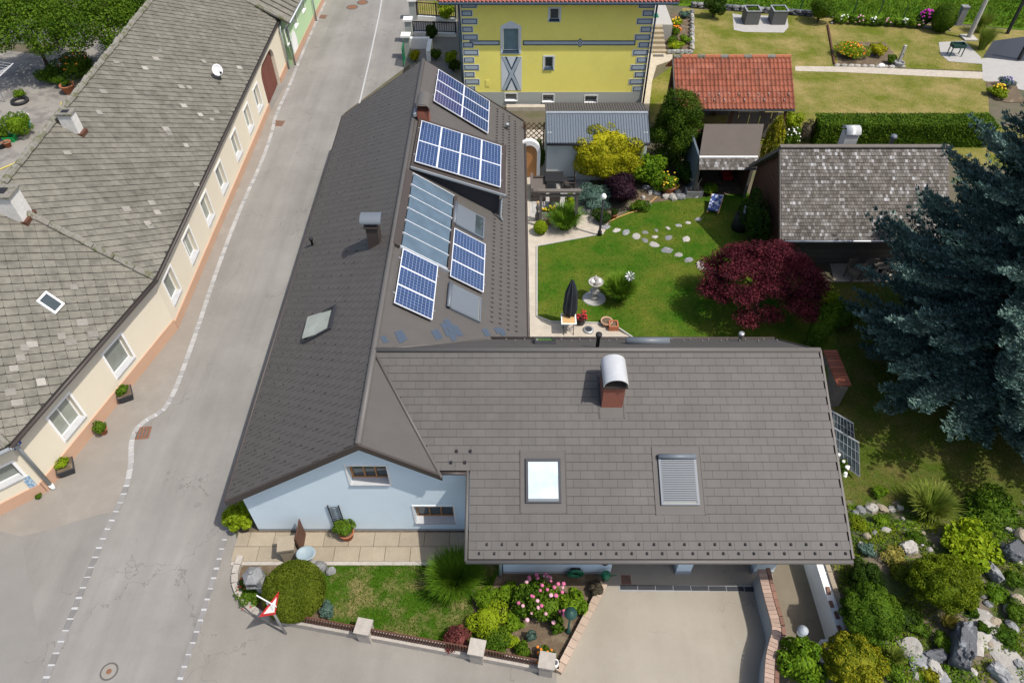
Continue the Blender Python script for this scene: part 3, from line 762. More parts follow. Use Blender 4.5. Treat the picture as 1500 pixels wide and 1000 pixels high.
def window(parent, O, U, Nn, u0, u1, z0, z1, rec, fm, gm, panes=1, sill=None, sur=None, sw=0.1, fr=0.06, name='window', rows=1, label=None):
    O, U, Nn = Vector(O), Vector(U), Vector(Nn); W = Vector((0, 0, 1))
    a, b = u0 + fr, u1 - fr
    pw = (b - a) / panes; rh = (z1 - z0 - 2 * fr) / rows
    holes = [[(a + i * pw + (0.02 if i else 0), z0 + fr + j * rh + (0.02 if j else 0)), (a + (i + 1) * pw - (0.02 if i < panes - 1 else 0), z0 + fr + j * rh + (0.02 if j else 0)), (a + (i + 1) * pw - (0.02 if i < panes - 1 else 0), z0 + fr + (j + 1) * rh - (0.02 if j < rows - 1 else 0)), (a + i * pw + (0.02 if i else 0), z0 + fr + (j + 1) * rh - (0.02 if j < rows - 1 else 0))] for i in range(panes) for j in range(rows)]
    mb = MB(); mb.holed(O - Nn * rec, U, W, Nn, [(u0 + 0.002, z0 + 0.002), (u1 - 0.002, z0 + 0.002), (u1 - 0.002, z1 - 0.002), (u0 + 0.002, z1 - 0.002)], holes, 0.07)
    wd = mb.build(name, fm, parent)
    if label: wd['label'] = label
    for h in holes:
        mb = MB(); mb.holed(O - Nn * (rec + 0.035), U, W, Nn, [(h[0][0] - 0.01, h[0][1] - 0.01), (h[1][0] + 0.01, h[1][1] - 0.01), (h[2][0] + 0.01, h[2][1] + 0.01), (h[3][0] - 0.01, h[3][1] + 0.01)], [], 0.015)
        mb.build('pane', gm, wd)
    if sill:
        p = lambda u, o, z: O + U * u + Nn * o + W * z
        mb = MB(); mb.hexa([p(u0 - 0.03, 0.06, z0 - 0.05), p(u1 + 0.03, 0.06, z0 - 0.05), p(u1 - 0.004, -rec, z0 - 0.02), p(u0 + 0.004, -rec, z0 - 0.02), p(u0 - 0.03, 0.06, z0 + 0.005), p(u1 + 0.03, 0.06, z0 + 0.005), p(u1 - 0.004, -rec, z0 + 0.035), p(u0 + 0.004, -rec, z0 + 0.035)])
        mb.build('sill', sill, wd)
    if sur:
        mb = MB(); mb.holed(O + Nn * 0.02, U, W, Nn, [(u0 - sw, z0 - sw), (u1 + sw, z0 - sw), (u1 + sw, z1 + sw), (u0 - sw, z1 + sw)], [[(u0, z0), (u1, z0), (u1, z1), (u0, z1)]], 0.03)
        mb.build('surround', sur, wd)
    return wd

RZ = 5.35                                           # ridge height of both wings
NRX, FRX = -4.17, -4.35                             # ridge of the street wing: near end / far end
YN, YF = 11.17, 33.9
NLX, FLX, ZL = -8.60, -8.78, 2.40                   # street eave
SR = 0.68                                           # slope of the courtyard side
YR, YE, ZE, XE = 14.6, 9.03, 2.95, 9.34             # garage wing: ridge, front eave
rx_at = lambda y: NRX + (FRX - NRX) * (y - YN) / (YF - YN)
zr = lambda x: RZ - SR * (x + 4.25)                 # courtyard slope height
sf = (RZ - ZE) / (YR - YE)
zf = lambda y: RZ - sf * (YR - y)                   # garage front slope
sb = 0.87
zb = lambda y: RZ - sb * (y - YR)                   # garage back slope
house = empty('main_house', (0, YR, 0), 'long brown roofed L-shaped house with pale blue gable and open garage', 'house')
def deck(name, pts, m, th=0.16, drop=0.0):
    b = MB(); b.prism([Vector(p) - Vector((0, 0, drop)) for p in pts], (0, 0, -th)); return b.build(name, m, house)
# street slope
sl = [(NLX, YN, ZL), (FLX, YF, ZL), (FRX, YF, RZ), (NRX, YN, RZ)]
d = deck('street_roof', sl, M['roof_under'])
tiles(d, sl[0], Vector(sl[1]) - Vector(sl[0]), [sl], 0.34, 0.30, M['roof_tile_street'], gap=0.020, t0=0.006, t1=0.016, lift=0.014, npart=300, gapv=0.003, jit=0.003, stuff='tiles')
# courtyard slope
XR = 0.56
cs = [(FRX, YF, RZ), (XR + 0.06, YF, zr(XR + 0.06)), (XR, 17.2, zr(XR)), (-0.95, 17.0, zr(-0.95)), (-4.25, YR, RZ)]
cs[0] = (FRX, YF, zr(FRX))
deck('courtyard_roof', cs, M['roof_sheet'])
tri = [(-4.25, YR, RZ), (NRX, YN, zr(NRX)), (-2.04, YN, zr(-2.04))]
deck('valley_roof', tri, M['roof_sheet'])
# garage wing front slope (step at the recess, ten courses up) and back slope
crs = math.hypot(YR - YE, RZ - ZE) / 25.0
YS = YE + (YR - YE) * 10 / 25.0
XS = -1.20
vx = lambda y: -4.25 + (zf(YR) - zf(y)) / SR        # valley: front slope meets the street wing slope
fa = [(vx(YS), YS, zf(YS)), (XE, YS, zf(YS)), (XE, YR, RZ), (-4.25, YR, RZ)]
fb = [(XS, YE, ZE), (XE, YE, ZE), (XE, YS, zf(YS)), (XS, YS, zf(YS))]
fd = deck('front_roof', fa, M['roof_under'], 0.14)
fd2 = deck('front_roof', fb, M['roof_under'], 0.14, 0.001)
tiles(fd, fb[0], (1, 0, 0), [fb, fa], 0.42, crs, M['roof_tile'], gap=0.0055, t0=0.008, t1=0.018, lift=0.014, npart=300, gapv=0.009, jit=0.003, stuff='tiles')
ba = [(XE, YR, RZ), (-4.25, YR, RZ), (-0.8, 17.36, zb(17.36)), (XE, 17.36, zb(17.36))]
deck('back_roof', ba, M['roof_sheet'], 0.14)
# normals of the slopes
N_ST = (Vector(sl[1]) - Vector(sl[0])).cross(Vector(sl[3]) - Vector(sl[0])); N_ST = N_ST if N_ST.z > 0 else -N_ST; N_ST.normalize()
N_CO = Vector((SR, 0, 1)).normalized(); P_CO = Vector((-4.25, 0, RZ))
N_FR = Vector((0, -sf, 1)).normalized(); P_FR = Vector((0, YR, RZ))
N_BK = Vector((0, sb, 1)).normalized()
# ridges, flashings, rakes, gutters
def cap(name, pts, r, m, lift=0.02):
    b = MB(); b.tube([Vector(p) + Vector((0, 0, lift)) for p in pts], r, 8); return b.build(name, m, house, True)
cap('ridge_cap', [(NRX, YN - 0.02, RZ), (-4.2, YR, RZ), (FRX, YF, RZ)], 0.10, M['roof_cap'])
cap('ridge_cap', [(-4.2, YR, RZ), (XE + 0.02, YR, RZ)], 0.085, M['roof_cap'])
cap('valley_flashing', [(-4.22, YR, RZ), (vx(YS - 0.2), YS - 0.2, zf(YS - 0.2))], 0.045, M['roof_cap'], 0.03)
cap('valley_flashing', [(-4.22, YR, RZ), (-0.8, 17.36, zb(17.36))], 0.035, M['roof_cap'], 0.015)
b = MB()
def board(mb, a, c, w, h):                           # a trim board along an edge
    a, c = Vector(a), Vector(c); d = (c - a).normalized(); s = Vector((0, 0, 1)).cross(d).normalized() * w / 2
    mb.hexa([a - s - Vector((0, 0, h)), c - s - Vector((0, 0, h)), c + s - Vector((0, 0, h)), a + s - Vector((0, 0, h)), a - s, c - s, c + s, a + s])
board(b, (NLX - 0.02, YN - 0.035, ZL + 0.045), (NRX, YN - 0.035, RZ + 0.045), 0.07, 0.24)
board(b, (NRX, YN - 0.035, RZ + 0.043), (-2.0, YN - 0.035, zr(-2.0) + 0.043), 0.07, 0.24)
b.build('verge_board', M['roof_trim'], house)
b = MB(); board(b, (FLX, YF + 0.035, ZL + 0.04), (FRX, YF + 0.035, RZ + 0.04), 0.06, 0.22); board(b, (FRX, YF + 0.035, RZ + 0.042), (XR + 0.06, YF + 0.035, zr(XR) + 0.042), 0.06, 0.22)
b.build('verge_board', M['roof_trim'], house)
b = MB(); board(b, (XE + 0.03, YE, ZE + 0.045), (XE + 0.03, YR, RZ + 0.045), 0.06, 0.22); b.build('verge_board', M['roof_trim'], house)
b = MB(); board(b, (XE + 0.03, YR, RZ + 0.043), (XE + 0.03, 17.36, zb(17.36) + 0.043), 0.06, 0.22); b.build('verge_board', M['roof_trim'], house)
def gutter(pts, r=0.065, m='roof_trim'):
    b = MB(); b.tube(pts, r, 8); return b.build('gutter', M[m], house, True)
gutter([(XS - 0.07, YE - 0.06, ZE - 0.04), (XE + 0.02, YE - 0.06, ZE - 0.05)], 0.065, 'roof_cap')
gutter([(XS - 0.07, YE - 0.05, ZE - 0.03), (XS - 0.07, YS + 0.1, zf(YS) + 0.0)], 0.05, 'roof_cap')
gutter([(-2.1, YS - 0.07, zf(YS) - 0.03), (XS - 0.1, YS - 0.07, zf(YS) - 0.04)], 0.05)
gutter([(NLX - 0.05, YN, ZL - 0.02), (FLX - 0.05, YF, ZL - 0.02)], 0.05)
gutter([(XR + 0.05, 17.4, zr(XR) - 0.02), (XR + 0.11, YF, zr(XR) - 0.06)], 0.06)
gutter([(-0.8, 17.42, zb(17.36) - 0.02), (XE, 17.42, zb(17.36) - 0.03)], 0.06)
# snow guards
b = MB(); rn = random.Random(2)
for r_ in (0, 1):
    k = 0
    x = XS + 0.30 + (0.21 if r_ else 0)
    while x < XE - 0.1:
        y = YE + 0.12 + r_ * 0.24 * 0.92
        b.box((x, y, zf(y) + 0.05), (0.045, 0.07, 0.05)); x += 0.42
for x, y in ((-1.6, 11.75), (-1.2, 11.75), (-1.75, 11.45), (-1.35, 11.45)): b.box((x, y, zf(y) + 0.05), (0.07, 0.08, 0.06))
b.build('snow_guards', M['dark'], house, kind='stuff')
b = MB()
for i in range(0, 62):
    for j in range(4):
        y = 18.2 + i * 0.255 + (0.12 if j % 2 else 0); x = -0.75 + j * 0.30
        if y > YF - 0.4: continue
        M3 = Matrix.Rotation(-0.35, 3, 'Z'); b.box((x, y, zr(x) + 0.03), (0.13, 0.03, 0.05), M=M3)
b.build('snow_guards', M['roof_cap'], house, kind='stuff')
b = MB()
ud = (Vector(sl[1]) - Vector(sl[0])).normalized(); sd = N_ST.cross(ud); sd = sd if sd.z > 0 else -sd
for i in range(0, 33):
    for j in range(0, 7):
        p = Vector(sl[0]) + ud * (0.5 + i * 0.68 + (0.34 if j % 2 else 0)) + sd * (0.2 + j * 0.55)
        if p.y < YF - 0.2: b.box(p + N_ST * 0.03, (0.03, 0.04, 0.035))
b.build('snow_guards', M['dark'], house, kind='stuff')
b = MB()
for i in range(30):
    x = -0.2 + i * 0.32; y = 17.0 - (i % 2) * 0.3; b.box((x, y, zb(y) + 0.04), (0.04, 0.10, 0.05))
b.build('snow_guards', M['roof_cap'], house, kind='stuff')
# replaced tiles low on the courtyard slope, mirrored sky painted in as blue-grey
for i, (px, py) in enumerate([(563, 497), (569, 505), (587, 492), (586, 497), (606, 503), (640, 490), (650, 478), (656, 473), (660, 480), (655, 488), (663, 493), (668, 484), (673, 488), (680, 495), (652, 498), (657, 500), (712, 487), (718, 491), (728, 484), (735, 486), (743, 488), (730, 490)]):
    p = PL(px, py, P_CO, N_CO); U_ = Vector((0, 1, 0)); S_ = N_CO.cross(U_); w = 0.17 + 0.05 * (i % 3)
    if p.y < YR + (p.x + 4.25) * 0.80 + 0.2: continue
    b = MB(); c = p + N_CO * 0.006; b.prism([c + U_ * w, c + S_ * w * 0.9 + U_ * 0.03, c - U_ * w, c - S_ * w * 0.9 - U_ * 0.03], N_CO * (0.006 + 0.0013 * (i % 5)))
    b.build('roof_tile', M['tile_new_sky_tint'], house)
# walls
YW = 11.47
ow, on = Vector((-8.30, YW, 0)), Vector((0, -1, 0))
def aw(px, py): p = AY(px, py, YW); return (p.x - ow.x, p.z)
g1a, g1b = aw(508, 682), aw(574, 708); g2a, g2b = aw(607, 741), aw(669, 764)
W1 = (g1a[0] - 0.02, g1b[0] - 0.06, g1b[1], g1a[1]); W2 = (g2a[0] - 0.02, g2b[0] - 0.06, g2b[1], g2a[1])
hole = lambda w: [(w[0], w[2]), (w[1], w[2]), (w[1], w[3]), (w[0], w[3])]
b = MB(); b.holed(ow, (1, 0, 0), (0, 0, 1), on, [(0, 0.16), (7.35, 0.16), (7.35, zf(YW) - 0.2), (6.3, zf(YW) - 0.2), (5.9, zr(-2.4) - 0.14), (8.30 + NRX, RZ - 0.2), (0, ZL + 0.06)], [hole(W1), hole(W2)], 0.34)
b.build('wall', M['blue_wall'], house)
b = MB(); b.box((-4.62, YW + 0.17, 0.08), (7.36, 0.32, 0.16)); b.build('plinth', M['plinth'], house)
for w in (W1, W2): window(house, ow, (1, 0, 0), on, *w, 0.20, M['window_wood'], M['glass'], 3, M['sill_granite'], M['white'], 0.06)
b = MB(); b.box((-8.15, (YW + YF) / 2, 1.2), (0.3, YF - YW - 0.4, 2.4)); b.build('wall', M['blue_wall'], house)
b = MB(); b.box((0.12, (18 + YF) / 2, 0.98), (0.3, YF - 18 - 0.5, 1.95)); b.build('wall', M['blue_wall'], house)
b = MB(); b.prism([(-8.3, YF - 0.3, 0), (0.27, YF - 0.3, 0), (0.27, YF - 0.3, zr(0.27) - 0.2), (FRX, YF - 0.3, RZ - 0.2), (-8.3, YF - 0.3, ZL + 0.1)], (0, 0.25, 0)); b.build('wall', M['blue_wall'], house)
YG = 10.0
xa, xb = AY(737, 830, YG).x, AY(896, 830, YG).x
b = MB(); b.box(((xa + xb) / 2, YG + 0.17, 1.55), (xb - xa, 0.34, 2.78)); b.box((xa + 0.14, YG + 0.9, 1.55), (0.3, 1.15, 2.78)); b.box((xb - 0.17, YG + 1.4, 1.55), (0.34, 2.1, 2.78)); b.build('wall', M['blue_wall'], house)
b = MB(); b.box(((xa + xb) / 2, YG + 0.165, 0.08), (xb - xa + 0.02, 0.36, 0.16)); b.build('plinth', M['plinth'], house)
b = MB(); b.box((8.75, 13.75, 1.42), (0.3, 6.7, 2.84)); b.build('wall', M['blue_wall'], house)
b = MB(); b.box((4.6, 17.0, 1.42), (8.0, 0.3, 2.84)); b.build('wall', M['blue_wall'], house)
for i, (px, py) in enumerate(((999, 843), (1112, 843))):
    p = G(px, py); w = 0.46 if i == 0 else 0.62
    b = MB(); b.box((p.x + w / 2 - 0.2, YG + 0.23, 1.53), (w, 0.46, 2.7)); o = b.build('garage_pillar', M['blue_wall'], house)
    b = MB(); b.box((p.x + w / 2 - 0.2, YG + 0.23, 0.09), (w + 0.03, 0.49, 0.18)); b.build('pillar_base', M['plinth'], o)
b = MB(); b.box((6.0, YG + 0.2, 2.78), (6.0, 0.3, 0.28)); b.build('garage_beam', M['wood_brown'], house)
for i, (x0, x1) in enumerate(((3.15, 5.1), (5.62, 7.55))):
    y = YG + (1.9 if i == 0 else 0.75)
    b = MB()
    for k in range(10): b.box((x0 + (k + 0.5) * (x1 - x0) / 10, y, 1.3), ((x1 - x0) / 10 - 0.015, 0.05, 2.6))
    b.build('garage_door', M['wood_brown'], house)
def downpipe(parent, pts, r=0.05, m='zinc', nm='downpipe'):
    b = MB(); b.tube(pts, r, 8); return b.build(nm, M[m], parent, True)
downpipe(house, [(xa - 0.08, YE - 0.05, ZE - 0.08), (xa - 0.08, YG - 0.08, ZE - 0.35), (xa - 0.08, YG - 0.08, 0.02)], 0.05, 'blue_wall')
# --- chimneys
def mk_frame(N_, U_):
    U_ = Vector(U_).normalized(); S_ = N_.cross(U_); S_ = S_ if S_.z > 0 else -S_; return U_, S_
def barrel(mb, c, w, l, h, axis='Y', th=0.02, n=22):
    """sheet vault: springing at c, width w, length l, rise h"""
    A = []; B = []
    for i in range(n + 1):
        t = math.pi * i / n; A.append((math.cos(t) * w / 2, math.sin(t) * h)); B.append((math.cos(t) * (w / 2 - th), math.sin(t) * (h - th)))
    pt = (lambda s, z, y: Vector(c) + (Vector((s, y, z)) if axis == 'Y' else Vector((y, s, z))))
    for i in range(n):
        q = [A[i], A[i + 1], B[i + 1], B[i]]
        mb.add([pt(a, z, -l / 2) for a, z in q] + [pt(a, z, l / 2) for a, z in q], [[0, 1, 2, 3], [7, 6, 5, 4], [0, 4, 5, 1], [1, 5, 6, 2], [2, 6, 7, 3], [3, 7, 4, 0]])
p = PL(896, 598, P_FR, N_FR); cx, cy = p.x, p.y + 0.36; zt_ = p.z + 0.98
ch = MB(); ch.box((cx, cy, zt_ - 0.65), (0.62, 0.72, 1.3)); co = ch.build('chimney', M['brick_red'], house, label='red brick chimney under a pale arched metal hood')
b = MB(); b.box((cx, cy, zt_ + 0.04), (0.72, 0.84, 0.08)); b.build('chimney_cap', M['roof_trim'], co)
b = MB(); barrel(b, (cx, cy, zt_ + 0.16), 0.72, 0.98, 0.30); b.build('hood', M['hood'], co)
b = MB()
for sx in (-1, 1):
    for sy in (-1, 1): b.box((cx + sx * 0.33, cy + sy * 0.35, zt_ + 0.13), (0.03, 0.03, 0.14))
b.build('hood_bracket', M['dark'], co)
for sx in (-0.36, 0.36):
    b = MB(); b.prism([(cx + sx - 0.015, p.y - 0.30, zf(p.y - 0.30) + 0.03), (cx + sx + 0.015, p.y - 0.30, zf(p.y - 0.30) + 0.03), (cx + sx + 0.015, p.y + 0.9, zf(p.y + 0.9) + 0.03), (cx + sx - 0.015, p.y + 0.9, zf(p.y + 0.9) + 0.03)], (0, 0, 0.03)); b.build('flashing_seam', M['roof_trim'], co)
b = MB(); b.prism([(cx - 0.4, p.y - 0.3, zf(p.y - 0.3) + 0.037), (cx + 0.4, p.y - 0.3, zf(p.y - 0.3) + 0.037), (cx + 0.4, p.y + 1.05, zf(p.y + 1.05) + 0.037), (cx - 0.4, p.y + 1.05, zf(p.y + 1.05) + 0.037)], (0, 0, 0.006)); b.build('flashing', M['roof_sheet'], co)
p = PL(549, 361, Vector(sl[0]), N_ST); cx, cy = p.x, p.y + 0.2; zt_ = p.z + 0.85
b = MB(); b.box((cx, cy, zt_ - 0.6), (0.42, 0.5, 1.2)); co = b.build('chimney', M['roof_trim'], house, label='dark sheet-clad chimney with a grey half-round cover')
b = MB(); b.box((cx, cy, zt_ + 0.03), (0.54, 0.6, 0.06)); b.build('chimney_cap', M['roof_trim'], co)
b = MB(); b.box((cx, cy, zt_ + 0.13), (0.36, 0.4, 0.14)); b.build('flue', M['anthracite'], co)
b = MB(); barrel(b, (cx, cy, zt_ + 0.22), 0.62, 0.74, 0.2, 'X'); b.build('hood', M['shutter'], co)
b = MB(); b.tube([(cx + 0.32, cy - 0.12, p.z - 0.35), (cx + 0.32, cy - 0.12, p.z + 0.25)], 0.06, 8); b.build('vent_stub', M['roof_cap'], co, True)
p = PL(621, 184, P_CO, N_CO); cx, cy = p.x, p.y + 0.3; zt_ = max(p.z + 0.45, RZ + 0.35)
b = MB(); b.box((cx, cy, zt_ - 0.5), (0.5, 0.5, 1.0)); co = b.build('chimney', M['brick_red'], house, label='brick chimney by the ridge under a brown half-pipe cowl')
b = MB(); barrel(b, (cx, cy + 0.25, zt_ + 0.06), 0.66, 1.15, 0.34); b.build('hood', M['roof_cap'], co)
b = MB(); b.box((cx - 0.34, cy - 0.1, zt_ - 0.1), (0.12, 0.5, 0.14)); b.build('flashing', M['zinc'], co)
def vent(px, py, p0, n_, h, r, nm='vent_pipe', m='dark'):
    p = PL(px, py, p0, n_); b = MB(); b.lathe([(r, -0.12), (r, h - 0.1), (r * 1.7, h - 0.1), (r * 1.7, h - 0.02), (r * 0.8, h)], p, 10); b.build(nm, M[m], house, True)
vent(458, 360, Vector(sl[0]), N_ST, 0.42, 0.05)
vent(875, 508, Vector((0, YR, RZ)), N_BK, 0.62, 0.06)
vent(1083, 499, Vector((0, YR, RZ)), N_BK, 0.4, 0.06, m='steel')
vent(743, 190, P_CO, N_CO, 0.35, 0.06, m='zinc')
# --- roof windows
def quad_frame(cs):
    """best rectangle through four corner places: centre, unit right, unit up, width, height"""
    tl, tr, br, bl = cs; c = (tl + tr + br + bl) / 4
    u = ((tr - tl) + (br - bl)) / 2; s = ((tl - bl) + (tr - br)) / 2
    return c, u.normalized(), s.normalized(), u.length, s.length
def obox(mb, c, U_, S_, N_, u0, u1, s0, s1, n0, n1):
    P_ = lambda a, b_, k: c + U_ * a + S_ * b_ + N_ * k
    pts = [P_(u0, s0, n0), P_(u1, s0, n0), P_(u1, s1, n0), P_(u0, s1, n0), P_(u0, s0, n1), P_(u1, s0, n1), P_(u1, s1, n1), P_(u0, s1, n1)]
    if U_.cross(S_).dot(N_) < 0: pts = [pts[i] for i in (3, 2, 1, 0, 7, 6, 5, 4)]
    mb.hexa(pts)
def roof_window(px4, p0, N_, kind, label, tilt=0.0, U_=None, S_=None, flash=True):
    cs = [PL(a, b_, p0, N_) for a, b_ in px4]
    c, u, s, w, h = quad_frame(cs)
    if U_ is not None:
        u, s = U_, S_; w = abs(((cs[1] - cs[0]) + (cs[2] - cs[3])).dot(u)) / 2; h = abs(((cs[0] - cs[3]) + (cs[1] - cs[2])).dot(s)) / 2
    n_ = N_
    lift = 0.04
    mb = MB(); t = 0.07
    for a in ((-w / 2, -w / 2 + t, -h / 2, h / 2), (w / 2 - t, w / 2, -h / 2, h / 2), (-w / 2 + t, w / 2 - t, h / 2 - t * 1.3, h / 2), (-w / 2 + t, w / 2 - t, -h / 2, -h / 2 + t * 0.8)):
        obox(mb, c, u, s, n_, *a, 0.0, 0.11)
    fr = mb.build('roof_window', M['shutter' if kind in ('roller', 'shutter', 'half') else 'anthracite'], house, label=label)
    if flash:
        mb = MB(); obox(mb, c, u, s, n_, -w / 2 - 0.14, w / 2 + 0.14, -h / 2 - 0.26, h / 2 + 0.24, 0.020, 0.042); mb.build('flashing', M['roof_sheet'], fr)
        for sx in (-1, 1):
            mb = MB(); obox(mb, c, u, s, n_, sx * (w / 2 + 0.15) - 0.012, sx * (w / 2 + 0.15) + 0.012, -h / 2 - 0.27, h / 2 + 0.25, 0.02, 0.055); mb.build('flashing_seam', M['roof_trim'], fr)
    if kind in ('sky', 'green', 'open'):
        mb = MB(); g0 = 0.085
        if kind == 'open':
            q = Matrix.Rotation(tilt, 3, u); s2 = q @ s; n2 = q @ n_
            obox(mb, c + n_ * 0.05, u, s2, n2, -w / 2 + 0.05, w / 2 - 0.05, -h / 2 + 0.05, h / 2 - 0.05, 0.03, 0.06)
        else: obox(mb, c, u, s, n_, -w / 2 + t, w / 2 - t, -h / 2 + t * 0.8, h / 2 - t * 1.3, 0.055, g0)
        mb.build('pane', M[{'sky': 'glass_painted_sky', 'green': 'glass_green', 'open': 'glass_blind'}[kind]], fr)
        if kind == 'sky':
            mb = MB(); obox(mb, c, u, s, n_, -w / 2 + t, w / 2 - t, -h / 2 + 0.07, -h / 2 + 0.12, 0.09, 0.11); mb.build('ventilation_bar', M['shutter'], fr)
    else:
        s0 = -h / 2 + (0.3 * h if kind == 'half' else 0.10 if kind == 'shutter' else 0.09)
        k = 24 if kind == 'roller' else 1
        st = (h / 2 - 0.13 - s0) / k
        for i in range(k):
            mb = MB(); obox(mb, c, u, s, n_, -w / 2 + t * 0.8, w / 2 - t * 0.8, s0 + i * st + 0.004, s0 + (i + 1) * st - (0.012 if k > 1 else 0), 0.10, 0.118); mb.build('slat' if k > 1 else 'shutter_panel', M['shutter'], fr)
        mb = MB(); mb.tube([c - u * w / 2 + s * (h / 2 - 0.05) + n_ * 0.11, c + u * w / 2 + s * (h / 2 - 0.05) + n_ * 0.11], 0.08, 10); mb.build('shutter_box', M['shutter'], fr, True)
        mb = MB(); obox(mb, c, u, s, n_, -w / 2 + t, w / 2 - t, -h / 2 + 0.05, max(s0, -h / 2 + 0.1), 0.05, 0.075); mb.build('pane', M['glass_blind' if kind != 'half' else 'glass'], fr)
    return fr
XU, YU = Vector((1, 0, 0)), Vector((0, 1, 0))
FS = N_FR.cross(XU); FS = FS if FS.z > 0 else -FS
CSU = N_CO.cross(YU); CSU = CSU if CSU.z > 0 else -CSU
roof_window([(770, 672), (821, 672), (822, 737), (770, 737)], P_FR, N_FR, 'sky', 'roof window with a bright sky reflection painted on its pane', U_=XU, S_=FS)
roof_window([(963, 667), (1018, 667), (1024, 740), (968, 740)], P_FR, N_FR, 'roller', 'roof window closed by a grey slatted roller shutter', U_=XU, S_=FS)
roof_window([(656, 418), (653, 452), (701, 473), (704, 437)], P_CO, N_CO, 'shutter', 'roof window almost covered by a grey shutter', U_=YU, S_=CSU, flash=False)
roof_window([(665, 300), (661, 331), (706, 349), (709, 321)], P_CO, N_CO, 'half', 'roof window half covered by a grey shutter', U_=YU, S_=CSU, flash=False)
sdu = ud
roof_window([(493, 452), (487, 484), (448, 502), (456, 466)], Vector(sl[0]), N_ST, 'open', 'roof window tilted open over the street', tilt=0.22, U_=sdu, S_=sd, flash=False)
roof_window([(783, 498), (812, 498), (813, 504), (782, 504)], Vector((0, YR, RZ)), N_BK, 'green', 'low green-tinted roof window on the garden side', U_=XU, S_=(N_BK.cross(XU) if N_BK.cross(XU).z > 0 else -N_BK.cross(XU)), flash=False)
p = PL(948, 503, Vector((0, YR, RZ)), N_BK); b = MB(); b.tube([p + Vector((-0.72, 0, 0.12)), p + Vector((0.72, 0, 0.12))], 0.13, 10); b.build('shutter_box', M['shutter'], house, True)
# --- shed dormer that carries the eight panels
sdm = 0.36
zd = lambda x: 5.36 - sdm * (x + 3.95)
DX0, DX1, DY0, DY1 = -4.05, -0.30, 24.55, 28.35
b = MB(); b.prism([(DX0, DY0, zd(DX0)), (DX1, DY0, zd(DX1)), (DX1, DY1, zd(DX1)), (DX0, DY1, zd(DX0))], (0, 0, -0.10)); dm = b.build('dormer', M['roof_trim'], house, label='low shed dormer on the courtyard slope')
for y in (DY0 + 0.18, DY1 - 0.30):
    b = MB(); b.prism([(-3.7, y, zr(-3.7) - 0.05), (DX1 - 0.25, y, zr(DX1 - 0.25) - 0.05), (DX1 - 0.25, y, zd(DX1 - 0.25) - 0.1), (-3.7, y, zd(-3.7) - 0.1)], (0, 0.12, 0)); b.build('dormer_cheek', M['anthracite'], dm)
b = MB(); b.box((DX1 - 0.3, (DY0 + DY1) / 2, (zd(DX1 - 0.3) + zr(DX1 - 0.3)) / 2 - 0.08), (0.12, DY1 - DY0 - 0.5, zd(DX1 - 0.3) - zr(DX1 - 0.3))); b.build('dormer_front', M['anthracite'], dm)
b = MB(); board(b, (DX0, DY0 - 0.03, zd(DX0) + 0.02), (DX1 + 0.05, DY0 - 0.03, zd(DX1 + 0.05) + 0.02), 0.05, 0.10); b.build('dormer_verge', M['zinc'], dm)
b = MB(); b.tube([(DX1 + 0.05, DY0 - 0.05, zd(DX1) - 0.06), (DX1 + 0.05, DY1, zd(DX1) - 0.04)], 0.06, 8); b.build('gutter', M['wood_grey'], dm, True)
downpipe(dm, [(DX1 + 0.05, DY0 + 0.02, zd(DX1) - 0.08), (DX1 - 0.15, DY0 - 0.02, zd(DX1) - 0.25), (DX1 - 0.2, DY0 - 0.02, zr(DX1 - 0.2) + 0.18), (DX1 - 0.1, DY0 - 0.1, zr(DX1 - 0.1) + 0.05)], 0.06, 'zinc')
